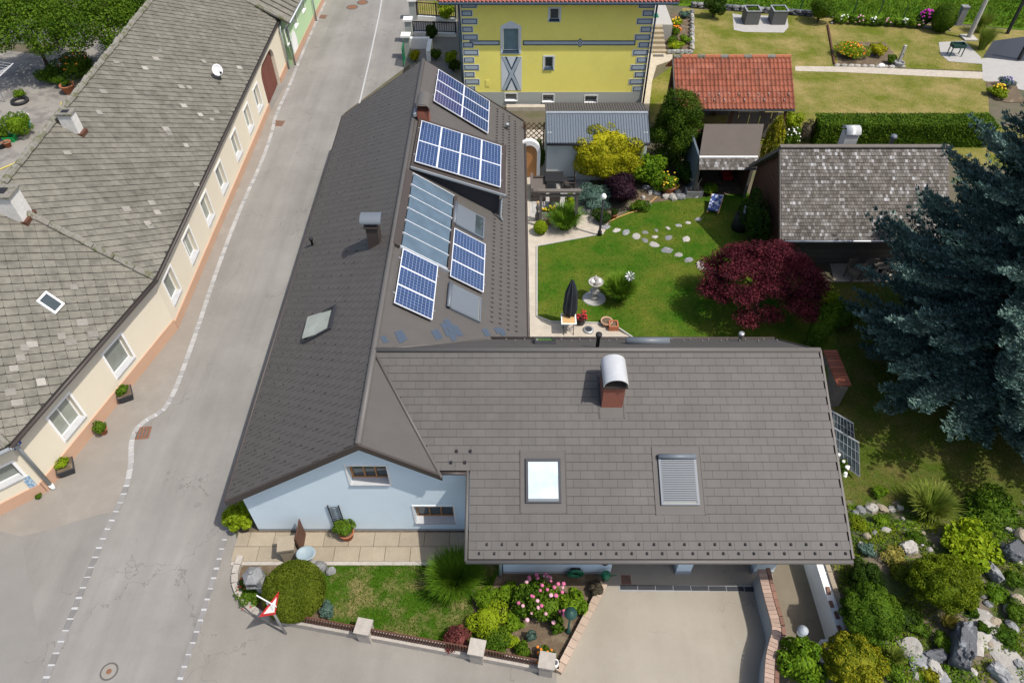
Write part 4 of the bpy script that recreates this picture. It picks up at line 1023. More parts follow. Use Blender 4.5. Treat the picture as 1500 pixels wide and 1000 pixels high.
# ------------------------------------------------------------------ solar arrays
def solar_array(px4, p0, N_, nu, nv, lift, label, cells, U_, S_, rot=0.0):
    cs = [PL(a, b_, p0 + N_ * lift, N_) for a, b_ in px4]
    tl, tr, br, bl = cs; c = (tl + tr + br + bl) / 4
    w = (((tr - tl) + (br - bl)) / 2).dot(U_); h = (((tl - bl) + (tr - br)) / 2).dot(S_)
    if w < 0: U_, w = -U_, -w
    if h < 0: S_, h = -S_, -h
    if rot:
        q = Matrix.Rotation(rot, 3, N_); U_, S_ = q @ U_, q @ S_
    base = c - N_ * lift
    root = empty('solar_array', base, label, 'solar panels')
    pw, ph = w / nu, h / nv
    for i in range(nu):
        for j in range(nv):
            pc = c + U_ * (-w / 2 + (i + 0.5) * pw) + S_ * (-h / 2 + (j + 0.5) * ph)
            mb = MB(); t = 0.022; a, e = pw / 2 - 0.005, ph / 2 - 0.005
            for q in ((-a, -a + t, -e, e), (a - t, a, -e, e), (-a + t, a - t, e - t, e), (-a + t, a - t, -e, -e + t)): obox(mb, pc, U_, S_, N_, *q, -0.02, 0.022)
            pn = mb.build('panel', M['white_metal'], root)
            mb = MB(); obox(mb, pc, U_, S_, N_, -a + t, a - t, -e + t, e - t, -0.015, 0.008); mb.build('backing', M['solar_back'], pn)
            cu, cv = cells; mb = MB(); ww, hh = (2 * (a - t) - 0.02) / cu, (2 * (e - t) - 0.02) / cv
            for x in range(cu):
                for y in range(cv):
                    u0, v0 = -a + t + 0.01 + x * ww, -e + t + 0.01 + y * hh
                    pts = [pc + U_ * (u0 + 0.006) + S_ * (v0 + 0.006) + N_ * 0.013, pc + U_ * (u0 + ww - 0.006) + S_ * (v0 + 0.006) + N_ * 0.013, pc + U_ * (u0 + ww - 0.006) + S_ * (v0 + hh - 0.006) + N_ * 0.013, pc + U_ * (u0 + 0.006) + S_ * (v0 + hh - 0.006) + N_ * 0.013]
                    mb.poly(pts if U_.cross(S_).dot(N_) > 0 else pts[::-1])
            mb.build('cells', M['solar_cell'], pn, kind='stuff')
    for fx in (-0.32, 0.32):
        mb = MB(); obox(mb, c, U_, S_, N_, -w / 2 - 0.08, w / 2 + 0.08, fx * h - 0.02, fx * h + 0.02, -lift - 0.02, -0.02); mb.build('rail', M['steel'], root)
    return root
Uy = Vector((0, 1, 0))
solar_array([(641.5, 102.6), (717.4, 147.6), (715, 193.5), (635, 150)], P_CO, N_CO, 2, 3, 0.14, 'six blue solar panels at the far end of the courtyard roof above the yellow house', (10, 6), CSU, YU)
N_D = Vector((sdm, 0, 1)).normalized(); SD_ = Vector((1, 0, -sdm)).normalized()
solar_array([(616, 181), (735, 210), (733, 270), (607, 241.5)], Vector((-3.95, 0, 5.36)), N_D, 4, 2, 0.12, 'eight blue solar panels raised on the shed dormer', (6, 10), SD_, YU)
solar_array([(589.6, 364), (641.5, 389.5), (633.4, 469), (577, 443.5)], P_CO, N_CO, 1, 3, 0.14, 'three blue solar panels below the pale glass collector, next to the ridge', (10, 6), CSU, YU)
solar_array([(664.6, 335.5), (711.4, 356.5), (708, 428.5), (659.5, 404.5)], P_CO, N_CO, 1, 3, 0.14, 'three blue solar panels between the two shuttered roof windows', (10, 6), CSU, YU)
# thermal collector
cs4 = [PL(a, b_, P_CO + N_CO * 0.1, N_CO) for a, b_ in ((604, 254.5), (664, 286), (656.5, 394), (586, 361))]
c = sum(cs4, Vector()) / 4; w = abs((((cs4[1] - cs4[0]) + (cs4[2] - cs4[3])) / 2).dot(CSU)); h = abs((((cs4[0] - cs4[3]) + (cs4[1] - cs4[2])) / 2).dot(YU))
colr = empty('thermal_collector', c - N_CO * 0.1, 'pale glass solar thermal collector with six wide bands in a brown frame', 'solar collector')
DN = -CSU
for i in range(6):
    mb = MB(); y0 = -h / 2 + i * h / 6; obox(mb, c, DN, YU, N_CO, -w / 2 + 0.05, w / 2 - 0.05, y0 + 0.02, y0 + h / 6 - 0.02, -0.05, 0.03); mb.build('pane', M['collector'], colr)
for i in range(7):
    mb = MB(); y0 = -h / 2 + i * h / 6; obox(mb, c, DN, YU, N_CO, -w / 2, w / 2, y0 - 0.010, y0 + 0.010, -0.06, 0.042); mb.build('glazing_bar', M['white_metal'], colr)
for u0, u1 in ((-w / 2 - 0.28, -w / 2 - 0.002), (w / 2 + 0.002, w / 2 + 0.14)):
    mb = MB(); obox(mb, c, DN, YU, N_CO, u0, u1, -h / 2 - 0.05, h / 2 + 0.05, -0.10, 0.035); mb.build('side_frame', M['brown_sheet'] if 'brown_sheet' in M else M['roof_trim'], colr)
mb = MB(); obox(mb, c, DN, YU, N_CO, -w / 2, w / 2 + 0.1, -h / 2 - 0.10, -h / 2 - 0.022, -0.1, 0.03); mb.build('lower_frame', M['zinc'], colr)
# ------------------------------------------------------------------ cream farmhouse across the street
M['slate_old'] = mat('slate_old', (0.178, 0.169, 0.140), 0.95, 0.36, 0.8, 14, 0.6, obj=0.08, island=0.09, col2=(0.125, 0.118, 0.098), c2lo=0.46, c2hi=0.64, c2scale=3.5, streak=(0.35, 1.6, 0.16))
M['slate_new'] = mat('slate_new', (0.27, 0.257, 0.228), 0.9, 0.3, 4, 20, 0.3, obj=0.35)
M['slate_under'] = mat('slate_under', (0.05, 0.047, 0.042), 0.95, 0.2)
M['slate_cap'] = mat('slate_cap', (0.20, 0.19, 0.165), 0.95, 0.4, 5, 20, 0.9, col2=(0.10, 0.105, 0.05), c2lo=0.5, c2hi=0.6)
M['cream'] = mat('cream', (0.66, 0.60, 0.475), 0.9, 0.07, 0.6, 60, 0.12)
M['salmon'] = mat('salmon', (0.47, 0.30, 0.205), 0.9, 0.10, 1.2, 50, 0.2)
M['gate_brown'] = mat('gate_brown', (0.15, 0.05, 0.035), 0.6, 0.15, 4, 30, 0.1, obj=0.06)
M['green_wall'] = mat('green_wall', (0.42, 0.58, 0.34), 0.9, 0.06, 0.8, 60, 0.1)
M['lichen_white'] = mat('lichen_white', (0.60, 0.585, 0.55), 0.9, 0.3, 5, 30, 0.5)
farm = empty('farmhouse', (-15, 20.9, 0), 'cream walled farmhouse with weathered grey slate roof following the street bend', 'house')
ZW = 3.0; PT = 0.75; DR = 4.6; ZRW = ZW + PT * DR
V2 = lambda x, y, z=0.0: Vector((x, y, z))
Cc, Nf, Ss = V2(-13.78, 20.5, ZW), V2(-14.45, 44.6, ZW), V2(-15.65, 12.75, ZW)
dE = V2(-0.78, -0.62).normalized(); Ee = Ss + dE * 9
def inn(a, b):                                      # unit normal of a -> b that points into the building (to the left of the street, -X)
    d = (b - a).normalized(); n = V2(-d.y, d.x); return n if n.x < 0 else -n
nN, nS, nE = inn(Cc, Nf), inn(Cc, Ss), inn(Ss, Ee)
mid = lambda p, a, b: p + (a + b) * (DR / (1 + a.dot(b)))
up = lambda p: V2(p.x, p.y, ZRW)
R0, R1, R2 = up(mid(Cc, nN, nS)), up(Nf + nN * DR), up(mid(Ss, nS, nE)); R3 = up(Ee + nE * DR)
# the far verge runs skew, as the neighbour's roof cuts in
vf = PL(285, 0, Cc, Vector((-nN.x * -PT, -nN.y * -PT, 1)).normalized()) if False else R1
def roofpart(nm, pts, m=None, th=0.14):
    b = MB(); b.prism(pts, (0, 0, -th)); return b.build(nm, m or M['slate_under'], farm)
rN = roofpart('roof', [Cc, Nf, R1, R0]); rS = roofpart('roof', [Ss, Cc, R0, R2]); rE = roofpart('roof', [Ee, Ss, R2, R3])
def diag(a, c, r):                                   # slates are laid as diamonds: rows run at 45 degrees to the eave
    n_ = (c - a).cross(r - a); n_ = n_ if n_.z > 0 else -n_; u_ = (c - a).normalized(); s_ = n_.normalized().cross(u_); s_ = s_ if s_.z < 0 else -s_; u_ = u_ if u_.y > 0 else -u_; return (s_ + u_).normalized()
dgN, dgS = diag(Cc, Nf, R0), diag(Ss, Cc, R0)
tiles(rN, Cc, dgN, [[Cc, Nf, R1, R0]], 0.34, 0.29, M['slate_old'], gap=0.005, t0=0.004, t1=0.024, lift=0.012, npart=150, gapv=0.014, jit=0.008, bond=0)
tiles(rS, Ss, dgS, [[Ss, Cc, R0, R2]], 0.36, 0.30, M['slate_old'], gap=0.008, t0=0.004, t1=0.024, lift=0.012, npart=300, gapv=0.016, jit=0.010, bond=0)
tiles(rE, Ee, Ss - Ee, [[Ee, Ss, R2, R3]], 0.40, 0.30, M['slate_old'], gap=0.014, t0=0.006, t1=0.022, lift=0.012, npart=0, gapv=0.014, jit=0.010)
for a, b_, n_ in ((R0, R1, nN), (R2, R0, nS), (R3, R2, nE)):
    roofpart('back_roof', [a, b_, b_ + n_ * 3.2 + V2(0, 0, -3.0), a + n_ * 3.2 + V2(0, 0, -3.0)], M['slate_old'])
NN = (Nf - Cc).cross(R0 - Cc); NN = NN if NN.z > 0 else -NN; NN.normalize()
NS_ = (Ss - Cc).cross(R0 - Cc); NS_ = NS_ if NS_.z > 0 else -NS_; NS_.normalize()
rn = random.Random(11)
def light_tile(px, py, n_, s, par):
    p = PL(px, py, Cc, n_); U_ = dgN if par is rN else dgS; S_ = n_.cross(U_); S_ = S_ if S_.z > 0 else -S_
    b = MB(); c = p + n_ * 0.045; w, h = s * rn.uniform(0.55, 0.8), s * rn.uniform(0.5, 0.66)
    b.prism([c - U_ * w / 2 - S_ * h / 2, c + U_ * w / 2 - S_ * h / 2, c + U_ * w / 2 + S_ * h / 2, c - U_ * w / 2 + S_ * h / 2], n_ * 0.008); b.build('roof_tile', M['slate_new'], par)
for q in [(234, 76), (228, 87), (212, 101), (298, 91), (265, 128), (277, 129), (145, 166), (317, 165), (243, 190), (248, 197), (246, 193), (98, 225), (287, 271), (272, 214), (222, 298), (230, 312), (216, 328), (220, 333), (185, 307), (269, 156), (293, 169), (310, 176), (350, 100), (170, 92), (151, 135)]: light_tile(q[0], q[1], NN, 0.40, rN)
for q in [(108, 421), (136, 490), (104, 502), (90, 493), (47, 505), (36, 510), (120, 473), (30, 525), (20, 540), (25, 590), (15, 575), (60, 560)]: light_tile(q[0], q[1], NS_, 0.42, rS)
b = MB(); rn = random.Random(4)
def ridge_tiles(a, c, nm):
    a, c = Vector(a), Vector(c); L_ = (c - a).length; k = int(L_ / 0.38); d = (c - a) / k
    mb = MB()
    for i in range(k):
        o = Vector((rn.uniform(-.02, .02), rn.uniform(-.02, .02), rn.uniform(0, .03))); mb.tube([a + d * i + o, a + d * (i + 0.95) + o + V2(0, 0, 0.02)], 0.13, 7, 0.15)
    mb.build(nm, M['slate_cap'], farm, kind='stuff')
ridge_tiles(R0, R1, 'ridge_tiles'); ridge_tiles(R2, R0, 'ridge_tiles'); ridge_tiles(Cc + V2(0, 0, 0.05), R0 + V2(0, 0, 0.02), 'hip_tiles'); ridge_tiles(Ss, R2, 'hip_tiles')
# walls along the three street sides
Cw, Nw, Sw = V2(-14.0, 20.75), V2(-14.47, 44.3), V2(-15.95, 13.0); Ew = Sw + dE * 9
def street_wall(A, B, outer_n, holes, top=2.95):
    U_ = (B - A).normalized(); L_ = (B - A).length
    b = MB(); b.holed(A, U_, (0, 0, 1), outer_n, [(0, 0), (L_, 0), (L_, top), (0, top)], [[(h[0], h[2]), (h[1], h[2]), (h[1], h[3]), (h[0], h[3])] for h in holes], 0.45)
    return b.build('wall', M['cream'], farm), U_
def hit(px, py, A, U_, n_): p = PL(px, py, A, n_); return (p - A).dot(U_), p.z
def wall_windows(A, B, n_, pxs, w, h, extra=()):
    U_ = (B - A).normalized(); H_ = []
    for px, py in pxs:
        u, z = hit(px, py, A, U_, n_); z = 1.52; H_.append((u - w / 2, u + w / 2, z - h / 2, z + h / 2))
    street_wall(A, B, n_, H_ + list(extra))
    for k_, q in enumerate(H_): window(farm, A, U_, n_, *q, 0.16, M['white'], M['glass_blind' if k_ % 3 else 'glass_blind2'], 1 + (k_ % 4 == 1), M['sill_granite'], M['white'], 0.09, 0.05)
oN, oS, oE = -nN, -nS, -nE
uN = (Nw - Cw).normalized()
g0, g1 = (V2(0, 38.9) - V2(0, Cw.y)).y, (42.1 - Cw.y)
wall_windows(Cw, Nw, oN, [(375, 146), (361, 174), (344, 214), (323, 262), (303, 309), (279, 362), (253, 421)], 0.92, 1.28, [(g0, g1, 0.001, 2.45)])
wall_windows(Cw, Sw, oS, [(176, 523), (100, 611)], 1.05, 1.25)
wall_windows(Sw, Ew, oE, [(0, 688)], 0.75, 0.8)
# gate: three planks leaves with an arched white surround
gate = MB(); gate.holed(Cw + uN * 0 - oN * 0.22, uN, (0, 0, 1), oN, [(g0 + 0.01, 0.02), (g1 - 0.01, 0.02), (g1 - 0.01, 2.44), (g0 + 0.01, 2.44)], [], 0.05)
go = gate.build('gate', M['dark'], farm, label='brown arched timber gate')
for i in range(3):
    a = g0 + 0.02 + i * (g1 - g0 - 0.04) / 3; e = a + (g1 - g0 - 0.04) / 3 - 0.02
    b = MB(); b.holed(Cw - oN * 0.185, uN, (0, 0, 1), oN, [(a, 0.03), (e, 0.03), (e, 2.43), (a, 2.43)], [], 0.03); b.build('gate_leaf', M['gate_brown'], go)
for sx in (0, 1):                                     # arch corners
    pts = []
    x0 = g0 if sx == 0 else g1; sg = 1 if sx == 0 else -1
    for k in range(7):
        t = math.pi / 2 * k / 6; pts.append((x0 + sg * (0.7 - 0.7 * math.sin(t)), 2.45 - 0.7 + 0.7 * math.cos(t)))
    pts = [(x0, 2.45)] + pts
    b = MB(); b.holed(Cw + oN * 0.001, uN, (0, 0, 1), oN, pts if sx else pts[::-1], [], 0.16); b.build('arch_corner', M['cream'], farm)
# salmon plinth, gutter, downpipe
def plinth(A, B, n_, h, segs):
    U_ = (B - A).normalized()
    for u0, u1 in segs:
        b = MB(); b.holed(A + n_ * 0.05, U_, (0, 0, 1), n_, [(u0, 0), (u1, 0), (u1, h), (u0, h)], [], 0.06); b.build('plinth', M['salmon'], farm)
plinth(Cw, Nw, oN, 0.42, [(0.02, g0 - 0.02), (g1 + 0.02, (Nw - Cw).length)])
plinth(Cw, Sw, oS, 0.55, [(0.0, (Sw - Cw).length + 0.03)]); plinth(Sw, Ew, oE, 0.5, [(0.03, 9)])
def gut(parent, pts, r, m): b = MB(); b.tube(pts, r, 8); b.build('gutter', M[m], parent, True)
gz = V2(0, 0, -0.08)
gut(farm, [Nf + oN * 0.07 + gz, Cc + (oN + oS) * 0.035 + gz], 0.06, 'roof_trim'); gut(farm, [Cc + (oN + oS) * 0.035 + gz, Ss + oS * 0.07 + gz], 0.07, 'roof_trim'); gut(farm, [Ss + oE * 0.07 + gz, Ee + oE * 0.07 + gz], 0.07, 'zinc')
downpipe(farm, [Ss + oS * 0.1 + V2(0, 0, -0.1), Sw + oS * 0.14 + V2(0.05, 0.1, 2.55), Sw + oS * 0.14 + V2(0.05, 0.1, 0.25)], 0.065, 'zinc')
downpipe(farm, [Sw + oS * 0.14 + V2(0.05, 0.1, 0.27), Sw + oS * 0.16 + V2(0.05, 0.1, 0.0)], 0.08, 'white', 'downpipe_foot')
downpipe(farm, [Nf + oN * 0.1 + V2(0, 0, -0.1), Nw + oN * 0.12 + V2(0, -0.2, 2.5), Nw + oN * 0.12 + V2(0, -0.2, 0)], 0.06, 'zinc')
# chimneys of the farmhouse
def farm_chimney(px, py, n_, w, h, label, dx=0.0):
    p = PL(px, py, Cc, n_); b = MB(); b.box(p + V2(-w * 0.45 + dx, 0.25, h / 2 - 0.4), (w, w * 0.8, h + 0.8)); o = b.build('chimney', M['lichen_white'], farm, label=label)
    b = MB(); b.box(p + V2(0.04 + dx, 0.25, 0.02), (0.24, w * 0.85, 0.16)); b.build('flashing', M['wood_brown'], o)
    b = MB(); b.box(p + V2(-w * 0.45 + dx, 0.25, h + 0.04), (w * 1.15, w * 0.95, 0.08)); b.build('chimney_cap', M['slate_cap'], o)
    b = MB(); b.box(p + V2(-w * 0.45 + dx, 0.25, h + 0.082), (w * 0.5, w * 0.4, 0.03)); b.build('flue', M['dark'], o)
farm_chimney(116, 200, NN, 0.55, 0.9, 'slim whitewashed chimney at the ridge')
farm_chimney(36, 326, NS_, 0.85, 1.1, 'broad streaked white chimney where the roof bends')
# roof light
p4 = [PL(a, b_, Cc, NS_) for a, b_ in ((66, 428), (95, 447), (80, 462), (53, 443))]
c, u, s, w, h = quad_frame(p4); 
b = MB()
for q in ((-w / 2, -w / 2 + 0.07, -h / 2, h / 2), (w / 2 - 0.07, w / 2, -h / 2, h / 2), (-w / 2 + 0.07, w / 2 - 0.07, h / 2 - 0.07, h / 2), (-w / 2 + 0.07, w / 2 - 0.07, -h / 2, -h / 2 + 0.07)): obox(b, c, u, s, NS_, *q, 0, 0.12)
o = b.build('roof_window', M['white'], farm, label='small white framed roof light')
b = MB(); obox(b, c, u, s, NS_, -w / 2 + 0.07, w / 2 - 0.07, -h / 2 + 0.07, h / 2 - 0.07, 0.05, 0.09); b.build('pane', M['glass'], o)
# house number plate and ceramic plaque
u_, z_ = hit(26.5, 651, Cw, (Sw - Cw).normalized(), oS); US = (Sw - Cw).normalized()
p = Cw + US * u_ + V2(0, 0, z_)
b = MB(); b.holed(p + oS * 0.03, US, (0, 0, 1), oS, [(-0.15, -0.11), (0.15, -0.11), (0.15, 0.11), (-0.15, 0.11)], [], 0.028)
M['blue_enamel'] = mat('blue_enamel', (0.02, 0.06, 0.33), 0.35, 0.05)
sg = b.build('house_number_sign', M['blue_enamel'], label='small blue enamel house number plate under the eave of the cream house', cat='sign')
b = MB()
for q in ((-0.075, -0.045, -0.05, 0.06), (0.01, 0.04, -0.05, 0.06), (0.05, 0.075, -0.05, 0.0), (0.01, 0.075, -0.015, 0.01)):
    b.holed(p + oS * 0.034, US, (0, 0, 1), oS, [(-q[1], q[2]), (-q[0], q[2]), (-q[0], q[3]), (-q[1], q[3])], [], 0.003)
b.build('digits', M['white'], sg)
u_, z_ = hit(43, 705, Sw, (Ew - Sw).normalized(), oE); UE = (Ew - Sw).normalized(); p = Sw + UE * u_ + V2(0, 0, z_)
M['plaque'] = mat('plaque', (0.15, 0.28, 0.42), 0.4, 0.3, 20, 60, 0.0, col2=(0.55, 0.60, 0.62), c2lo=0.48, c2hi=0.54, c2scale=14)
b = MB(); b.holed(p + oE * 0.03, UE, (0, 0, 1), oE, [(-0.11, -0.30), (0.11, -0.30), (0.11, 0.30), (-0.11, 0.30)], [], 0.028); b.build('wall_plaque', M['plaque'], label='blue and white ceramic plaque on the end wall of the cream house', cat='plaque')
# satellite dish
p = PL(324, 118, Cc, NN); sd_ = empty('satellite_dish', p, 'white satellite dish on the weathered slate roof', 'satellite dish')
b = MB(); b.tube([p - V2(0, 0, 0.05), p + V2(0, 0, 0.45), p + V2(0.1, -0.1, 0.6)], 0.025, 6); b.build('mast', M['anthracite'], sd_)
dn = Vector((0.55, -0.75, 0.35)).normalized(); da = dn.cross(V2(0, 0, 1)).normalized(); db = da.cross(dn); dc = p + V2(0.02, -0.12, 0.62)
b = MB(); pts = []; f = []
for i, (r, o_) in enumerate(((0.02, -0.07), (0.13, -0.06), (0.23, -0.02), (0.29, 0.02), (0.29, 0.0), (0.22, -0.04), (0.02, -0.09))):
    for j in range(20): t = 2 * math.pi * j / 20; pts.append(dc + (da * math.cos(t) * 0.9 + db * math.sin(t)) * r + dn * o_)
for i in range(6):
    for j in range(20): f.append([i * 20 + j, i * 20 + (j + 1) % 20, (i + 1) * 20 + (j + 1) % 20, (i + 1) * 20 + j])
b.add(pts, f); b.build('reflector', M['white_metal'], sd_, True)
b = MB(); b.tube([dc - db * 0.4, dc + dn * 0.5 - db * 0.15], 0.015, 5); b.box(dc + dn * 0.5 - db * 0.13, (0.09, 0.09, 0.09)); b.build('feed_arm', M['dark'], sd_)

# ------------------------------------------------------------------ pale green house up the street
gh = empty('green_house', (-15, 49, 0), 'pale green house with ribbed grey-brown roof up the street', 'house')
A, B = V2(-14.15, 44.6), V2(-14.0, 60)
ug = (B - A).normalized(); ng = Vector((ug.y, -ug.x, 0))
ghz = 2.9; wh = []
for px, py in ((421, 52), (432, 28), (443, 6)):
    u_, z_ = hit(px, py, A, ug, ng); wh.append((u_ - 0.35, u_ + 0.35, z_ - 0.45, z_ + 0.45))
b = MB(); b.holed(A, ug, (0, 0, 1), ng, [(0, 0.35), (15.4, 0.35), (15.4, ghz), (0, ghz)], [[(h[0], h[2]), (h[1], h[2]), (h[1], h[3]), (h[0], h[3])] for h in wh], 0.4); b.build('wall', M['green_wall'], gh)
for h in wh: window(gh, A, ug, ng, *h, 0.12, M['white'], M['glass'], 1, M['white'], M['white'], 0.09, 0.05)
b = MB(); b.holed(A + ng * 0.03, ug, (0, 0, 1), ng, [(0, 0), (15.4, 0), (15.4, 0.45), (0, 0.45)], [], 0.3); b.build('plinth', M['salmon'], gh)
b = MB(); b.holed(A - ug * 0.0, Vector((-1, 0, 0)), (0, 0, 1), (0, -1, 0), [(0, 0), (5, 0), (5, 5.2), (4.6, 5.2), (0, ghz)], [], 0.3); b.build('wall', M['green_wall'], gh)
e0, e1 = A + ng * 0.4 + V2(0, -0.35, ghz), B + ng * 0.4 + V2(0, 0, ghz); r0, r1 = e0 + V2(-4.6, 0, 2.6), e1 + V2(-4.6, 0, 2.6)
b = MB(); b.prism([e0, e1, r1, r0], (0, 0, -0.12)); ro = b.build('roof', M['slate_old'], gh)
for i in range(24):
    t = (i + 0.3) / 24; a, c = e0.lerp(e1, t), r0.lerp(r1, t); b = MB(); b.tube([a + V2(0, 0, 0.02), c + V2(0, 0, 0.02)], 0.035, 6); b.build('standing_seam', M['slate_under'], ro)
b = MB(); b.tube([e0 + V2(0, 0, 0.04), r0 + V2(0, 0, 0.04)], 0.10, 7); b.build('verge_tiles', M['slate_cap'], ro)
b = MB(); b.prism([r0, r1, r1 + V2(-4, 0, -2.6), r0 + V2(-4, 0, -2.6)], (0, 0, -0.12)); b.build('back_roof', M['slate_old'], gh)
gut(gh, [e0 + V2(0.06, 0, -0.04), e1 + V2(0.06, 0, -0.04)], 0.06, 'zinc')
downpipe(gh, [e0 + V2(0.05, 0.1, -0.08), A + ng * 0.1 + V2(0, 0.05, 2.4), A + ng * 0.1 + V2(0, 0.05, 0)], 0.055, 'zinc')
downpipe(gh, [V2(-13.95, 51.4, ghz), V2(-13.95, 51.4, 0)], 0.055, 'zinc')
b = MB(); p = A + ug * 1.2 + ng * 0.012 + V2(0, 0, 0.95); b.add([p + (ug * math.cos(t) * 0.62 + V2(0, 0, 1) * math.sin(t) * 0.78) for t in [2 * math.pi * k / 24 for k in range(24)]], [list(range(24))]); b.build('painted_medallion', M['white'], gh)

# ------------------------------------------------------------------ yellow house
M['yellow'] = mat('yellow', (0.86, 0.77, 0.18), 0.9, 0.06, 0.5, 60, 0.1, col2=(0.80, 0.71, 0.17), c2lo=0.45, c2hi=0.7, c2scale=0.8)
M['navy'] = mat('navy', (0.03, 0.06, 0.09), 0.7, 0.1)
M['paint_grey'] = mat('paint_grey', (0.36, 0.42, 0.47), 0.8, 0.06)
M['paint_pale'] = mat('paint_pale', (0.58, 0.62, 0.65), 0.8, 0.05)
M['plinth_grey'] = mat('plinth_grey', (0.36, 0.38, 0.36), 0.9, 0.08, 1.5, 50, 0.2)
M['tile_red'] = mat('tile_red', (0.235, 0.075, 0.042), 0.8, 0.25, 2, 40, 0.2, obj=0.22, island=0.1, col2=(0.26, 0.10, 0.065), c2lo=0.5, c2hi=0.65)
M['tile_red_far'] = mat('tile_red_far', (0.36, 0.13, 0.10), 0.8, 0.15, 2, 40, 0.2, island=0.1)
yh = empty('yellow_house', (2.4, 44, 0), 'yellow rendered house with painted grey corner quoins and red tile roof', 'house')
YY = 39.4
YX0, YX1 = AY(681, 140, YY).x, AY(939.5, 152, YY).x
oy, uy, ny = V2(0, YY), V2(1, 0), V2(0, -1)
def yq(px0, py0, px1, py1):
    a, c = AY(px0, py0, YY), AY(px1, py1, YY); return (a.x, c.x, c.z, a.z)
big, up1, low1 = yq(736.5, 42, 760, 76), yq(805.5, 13, 819, 30), yq(798, 83.5, 810, 100.5)
zpl = AY(800, 135, YY).z
cel = [yq(740, 137, 757, 147), yq(795, 138.5, 811, 149), yq(857, 140, 874, 150.5)]
hole4 = lambda h: [(h[0], h[2]), (h[1], h[2]), (h[1], h[3]), (h[0], h[3])]
ytop = 6.22
b = MB(); b.holed(oy, uy, (0, 0, 1), ny, [(YX0, zpl), (YX1, zpl), (YX1, ytop), (YX0, ytop)], [hole4(h) for h in (big, up1, low1)], 0.35); b.build('wall', M['yellow'], yh)
b = MB(); b.holed(oy + ny * 0.015, uy, (0, 0, 1), ny, [(YX0, 0), (YX1, 0), (YX1, zpl), (YX0, zpl)], [hole4(h) for h in cel], 0.36); b.build('plinth', M['plinth_grey'], yh)
for x in (YX0, YX1): b = MB(); b.box((x + (0.15 if x == YX0 else -0.15), YY + 5, ytop / 2), (0.3, 9.2, ytop)); b.build('wall', M['yellow'], yh)
b = MB(); b.box(((YX0 + YX1) / 2, YY + 9.6, ytop / 2), (YX1 - YX0, 0.3, ytop)); b.build('wall', M['yellow'], yh)
for h, lab in ((big, 'tall window in a white arched painted surround'), (up1, 'small upper window'), (low1, 'small lower window')): window(yh, oy, uy, ny, *h, 0.14, M['white'], M['glass_blue' if h is big else 'glass'], 1, M['navy'], M['paint_pale'], 0.13 if h is big else 0.09, 0.05, label=lab)
b = MB(); b.holed(oy + ny * 0.021, uy, (0, 0, 1), ny, [(big[0] - 0.13, big[3] + 0.132), (big[1] + 0.13, big[3] + 0.132), ((big[0] + big[1]) / 2, big[3] + 0.42)], [], 0.02); b.build('pediment', M['paint_pale'], yh)
for h in cel: window(yh, oy + ny * 0.015, uy, ny, *h, 0.12, M['white'], M['glass'], 1, M['white'], M['white'], 0.04, 0.04, name='cellar_window')
def plate(x0, x1, z0, z1, d, m, nm, par):
    b = MB(); b.holed(oy + ny * d, uy, (0, 0, 1), ny, [(x0, z0), (x1, z0), (x1, z1), (x0, z1)], [], 0.012); return b.build(nm, M[m], par)
k = 12; qh = (ytop - 0.15 - zpl) / k
for i in range(k):
    w = 0.92 if i % 2 else 0.66; z0 = zpl + 0.03 + i * qh
    for x0, x1 in ((YX0, YX0 + w), (YX1 - w, YX1)):
        if x1 > 3: x0, x1 = x0, x1
        q = plate(x0 + 0.002, x1 - 0.002, z0, z0 + qh * 0.80, 0.016, 'paint_pale', 'quoin', yh)
        q2 = plate(x0 + 0.05, x1 - 0.05, z0 + 0.03, z0 + qh * 0.80 - 0.03, 0.020, 'navy', 'outline', q)
        plate(x0 + 0.10, x1 - 0.10, z0 + 0.075, z0 + qh * 0.80 - 0.075, 0.024, 'paint_grey', 'face', q)
zb0, zb1 = AY(800, 66.5, YY).z, AY(800, 59.5, YY).z
for pa, pb in ((688, 732), (766, 848), (851, 931)):
    x0, x1 = AY(pa, 62, YY).x, AY(pb, 62, YY).x
    q = plate(x0, x1, zb0, zb1, 0.016, 'navy', 'painted_band', yh); plate(x0 + 0.06, x1 - 0.06, zb0 + 0.055, zb1 - 0.055, 0.020, 'paint_grey', 'face', q)
cx_, cz_ = AY(849.5, 64, YY).x, (zb0 + zb1) / 2
for s_, d_, m_ in ((0.26, 0.017, 'navy'), (0.19, 0.021, 'paint_pale'), (0.14, 0.025, 'navy'), (0.09, 0.029, 'paint_grey')):
    b = MB(); b.holed(oy + ny * d_, uy, (0, 0, 1), ny, [(cx_ - s_, cz_), (cx_, cz_ - s_), (cx_ + s_, cz_), (cx_, cz_ + s_)], [], 0.01); b.build('painted_diamond', M[m_], yh)
X0, X1, Z0, Z1 = yq(734, 83, 764, 132.5)
xp = plate(X0, X1, Z0, Z1, 0.016, 'paint_pale', 'painted_cross_panel', yh)
for s_ in (0, 1):
    for w_, d_, m_ in ((0.15, 0.021 + 0.002 * s_, 'navy'), (0.095, 0.026 + 0.002 * s_, 'paint_grey')):
        xa_, xb_ = (X0 + 0.02, X1 - 0.02) if s_ == 0 else (X1 - 0.02, X0 + 0.02)
        sg_ = 1 if s_ == 0 else -1
        pl_ = [(xa_, Z1 - 0.01), (xa_ + sg_ * 2 * w_, Z1 - 0.01), (xb_, Z0 + 0.01), (xb_ - sg_ * 2 * w_, Z0 + 0.01)]
        b = MB(); b.holed(oy + ny * d_, uy, (0, 0, 1), ny, pl_, [], 0.008); b.build('cross_band', M[m_], xp)
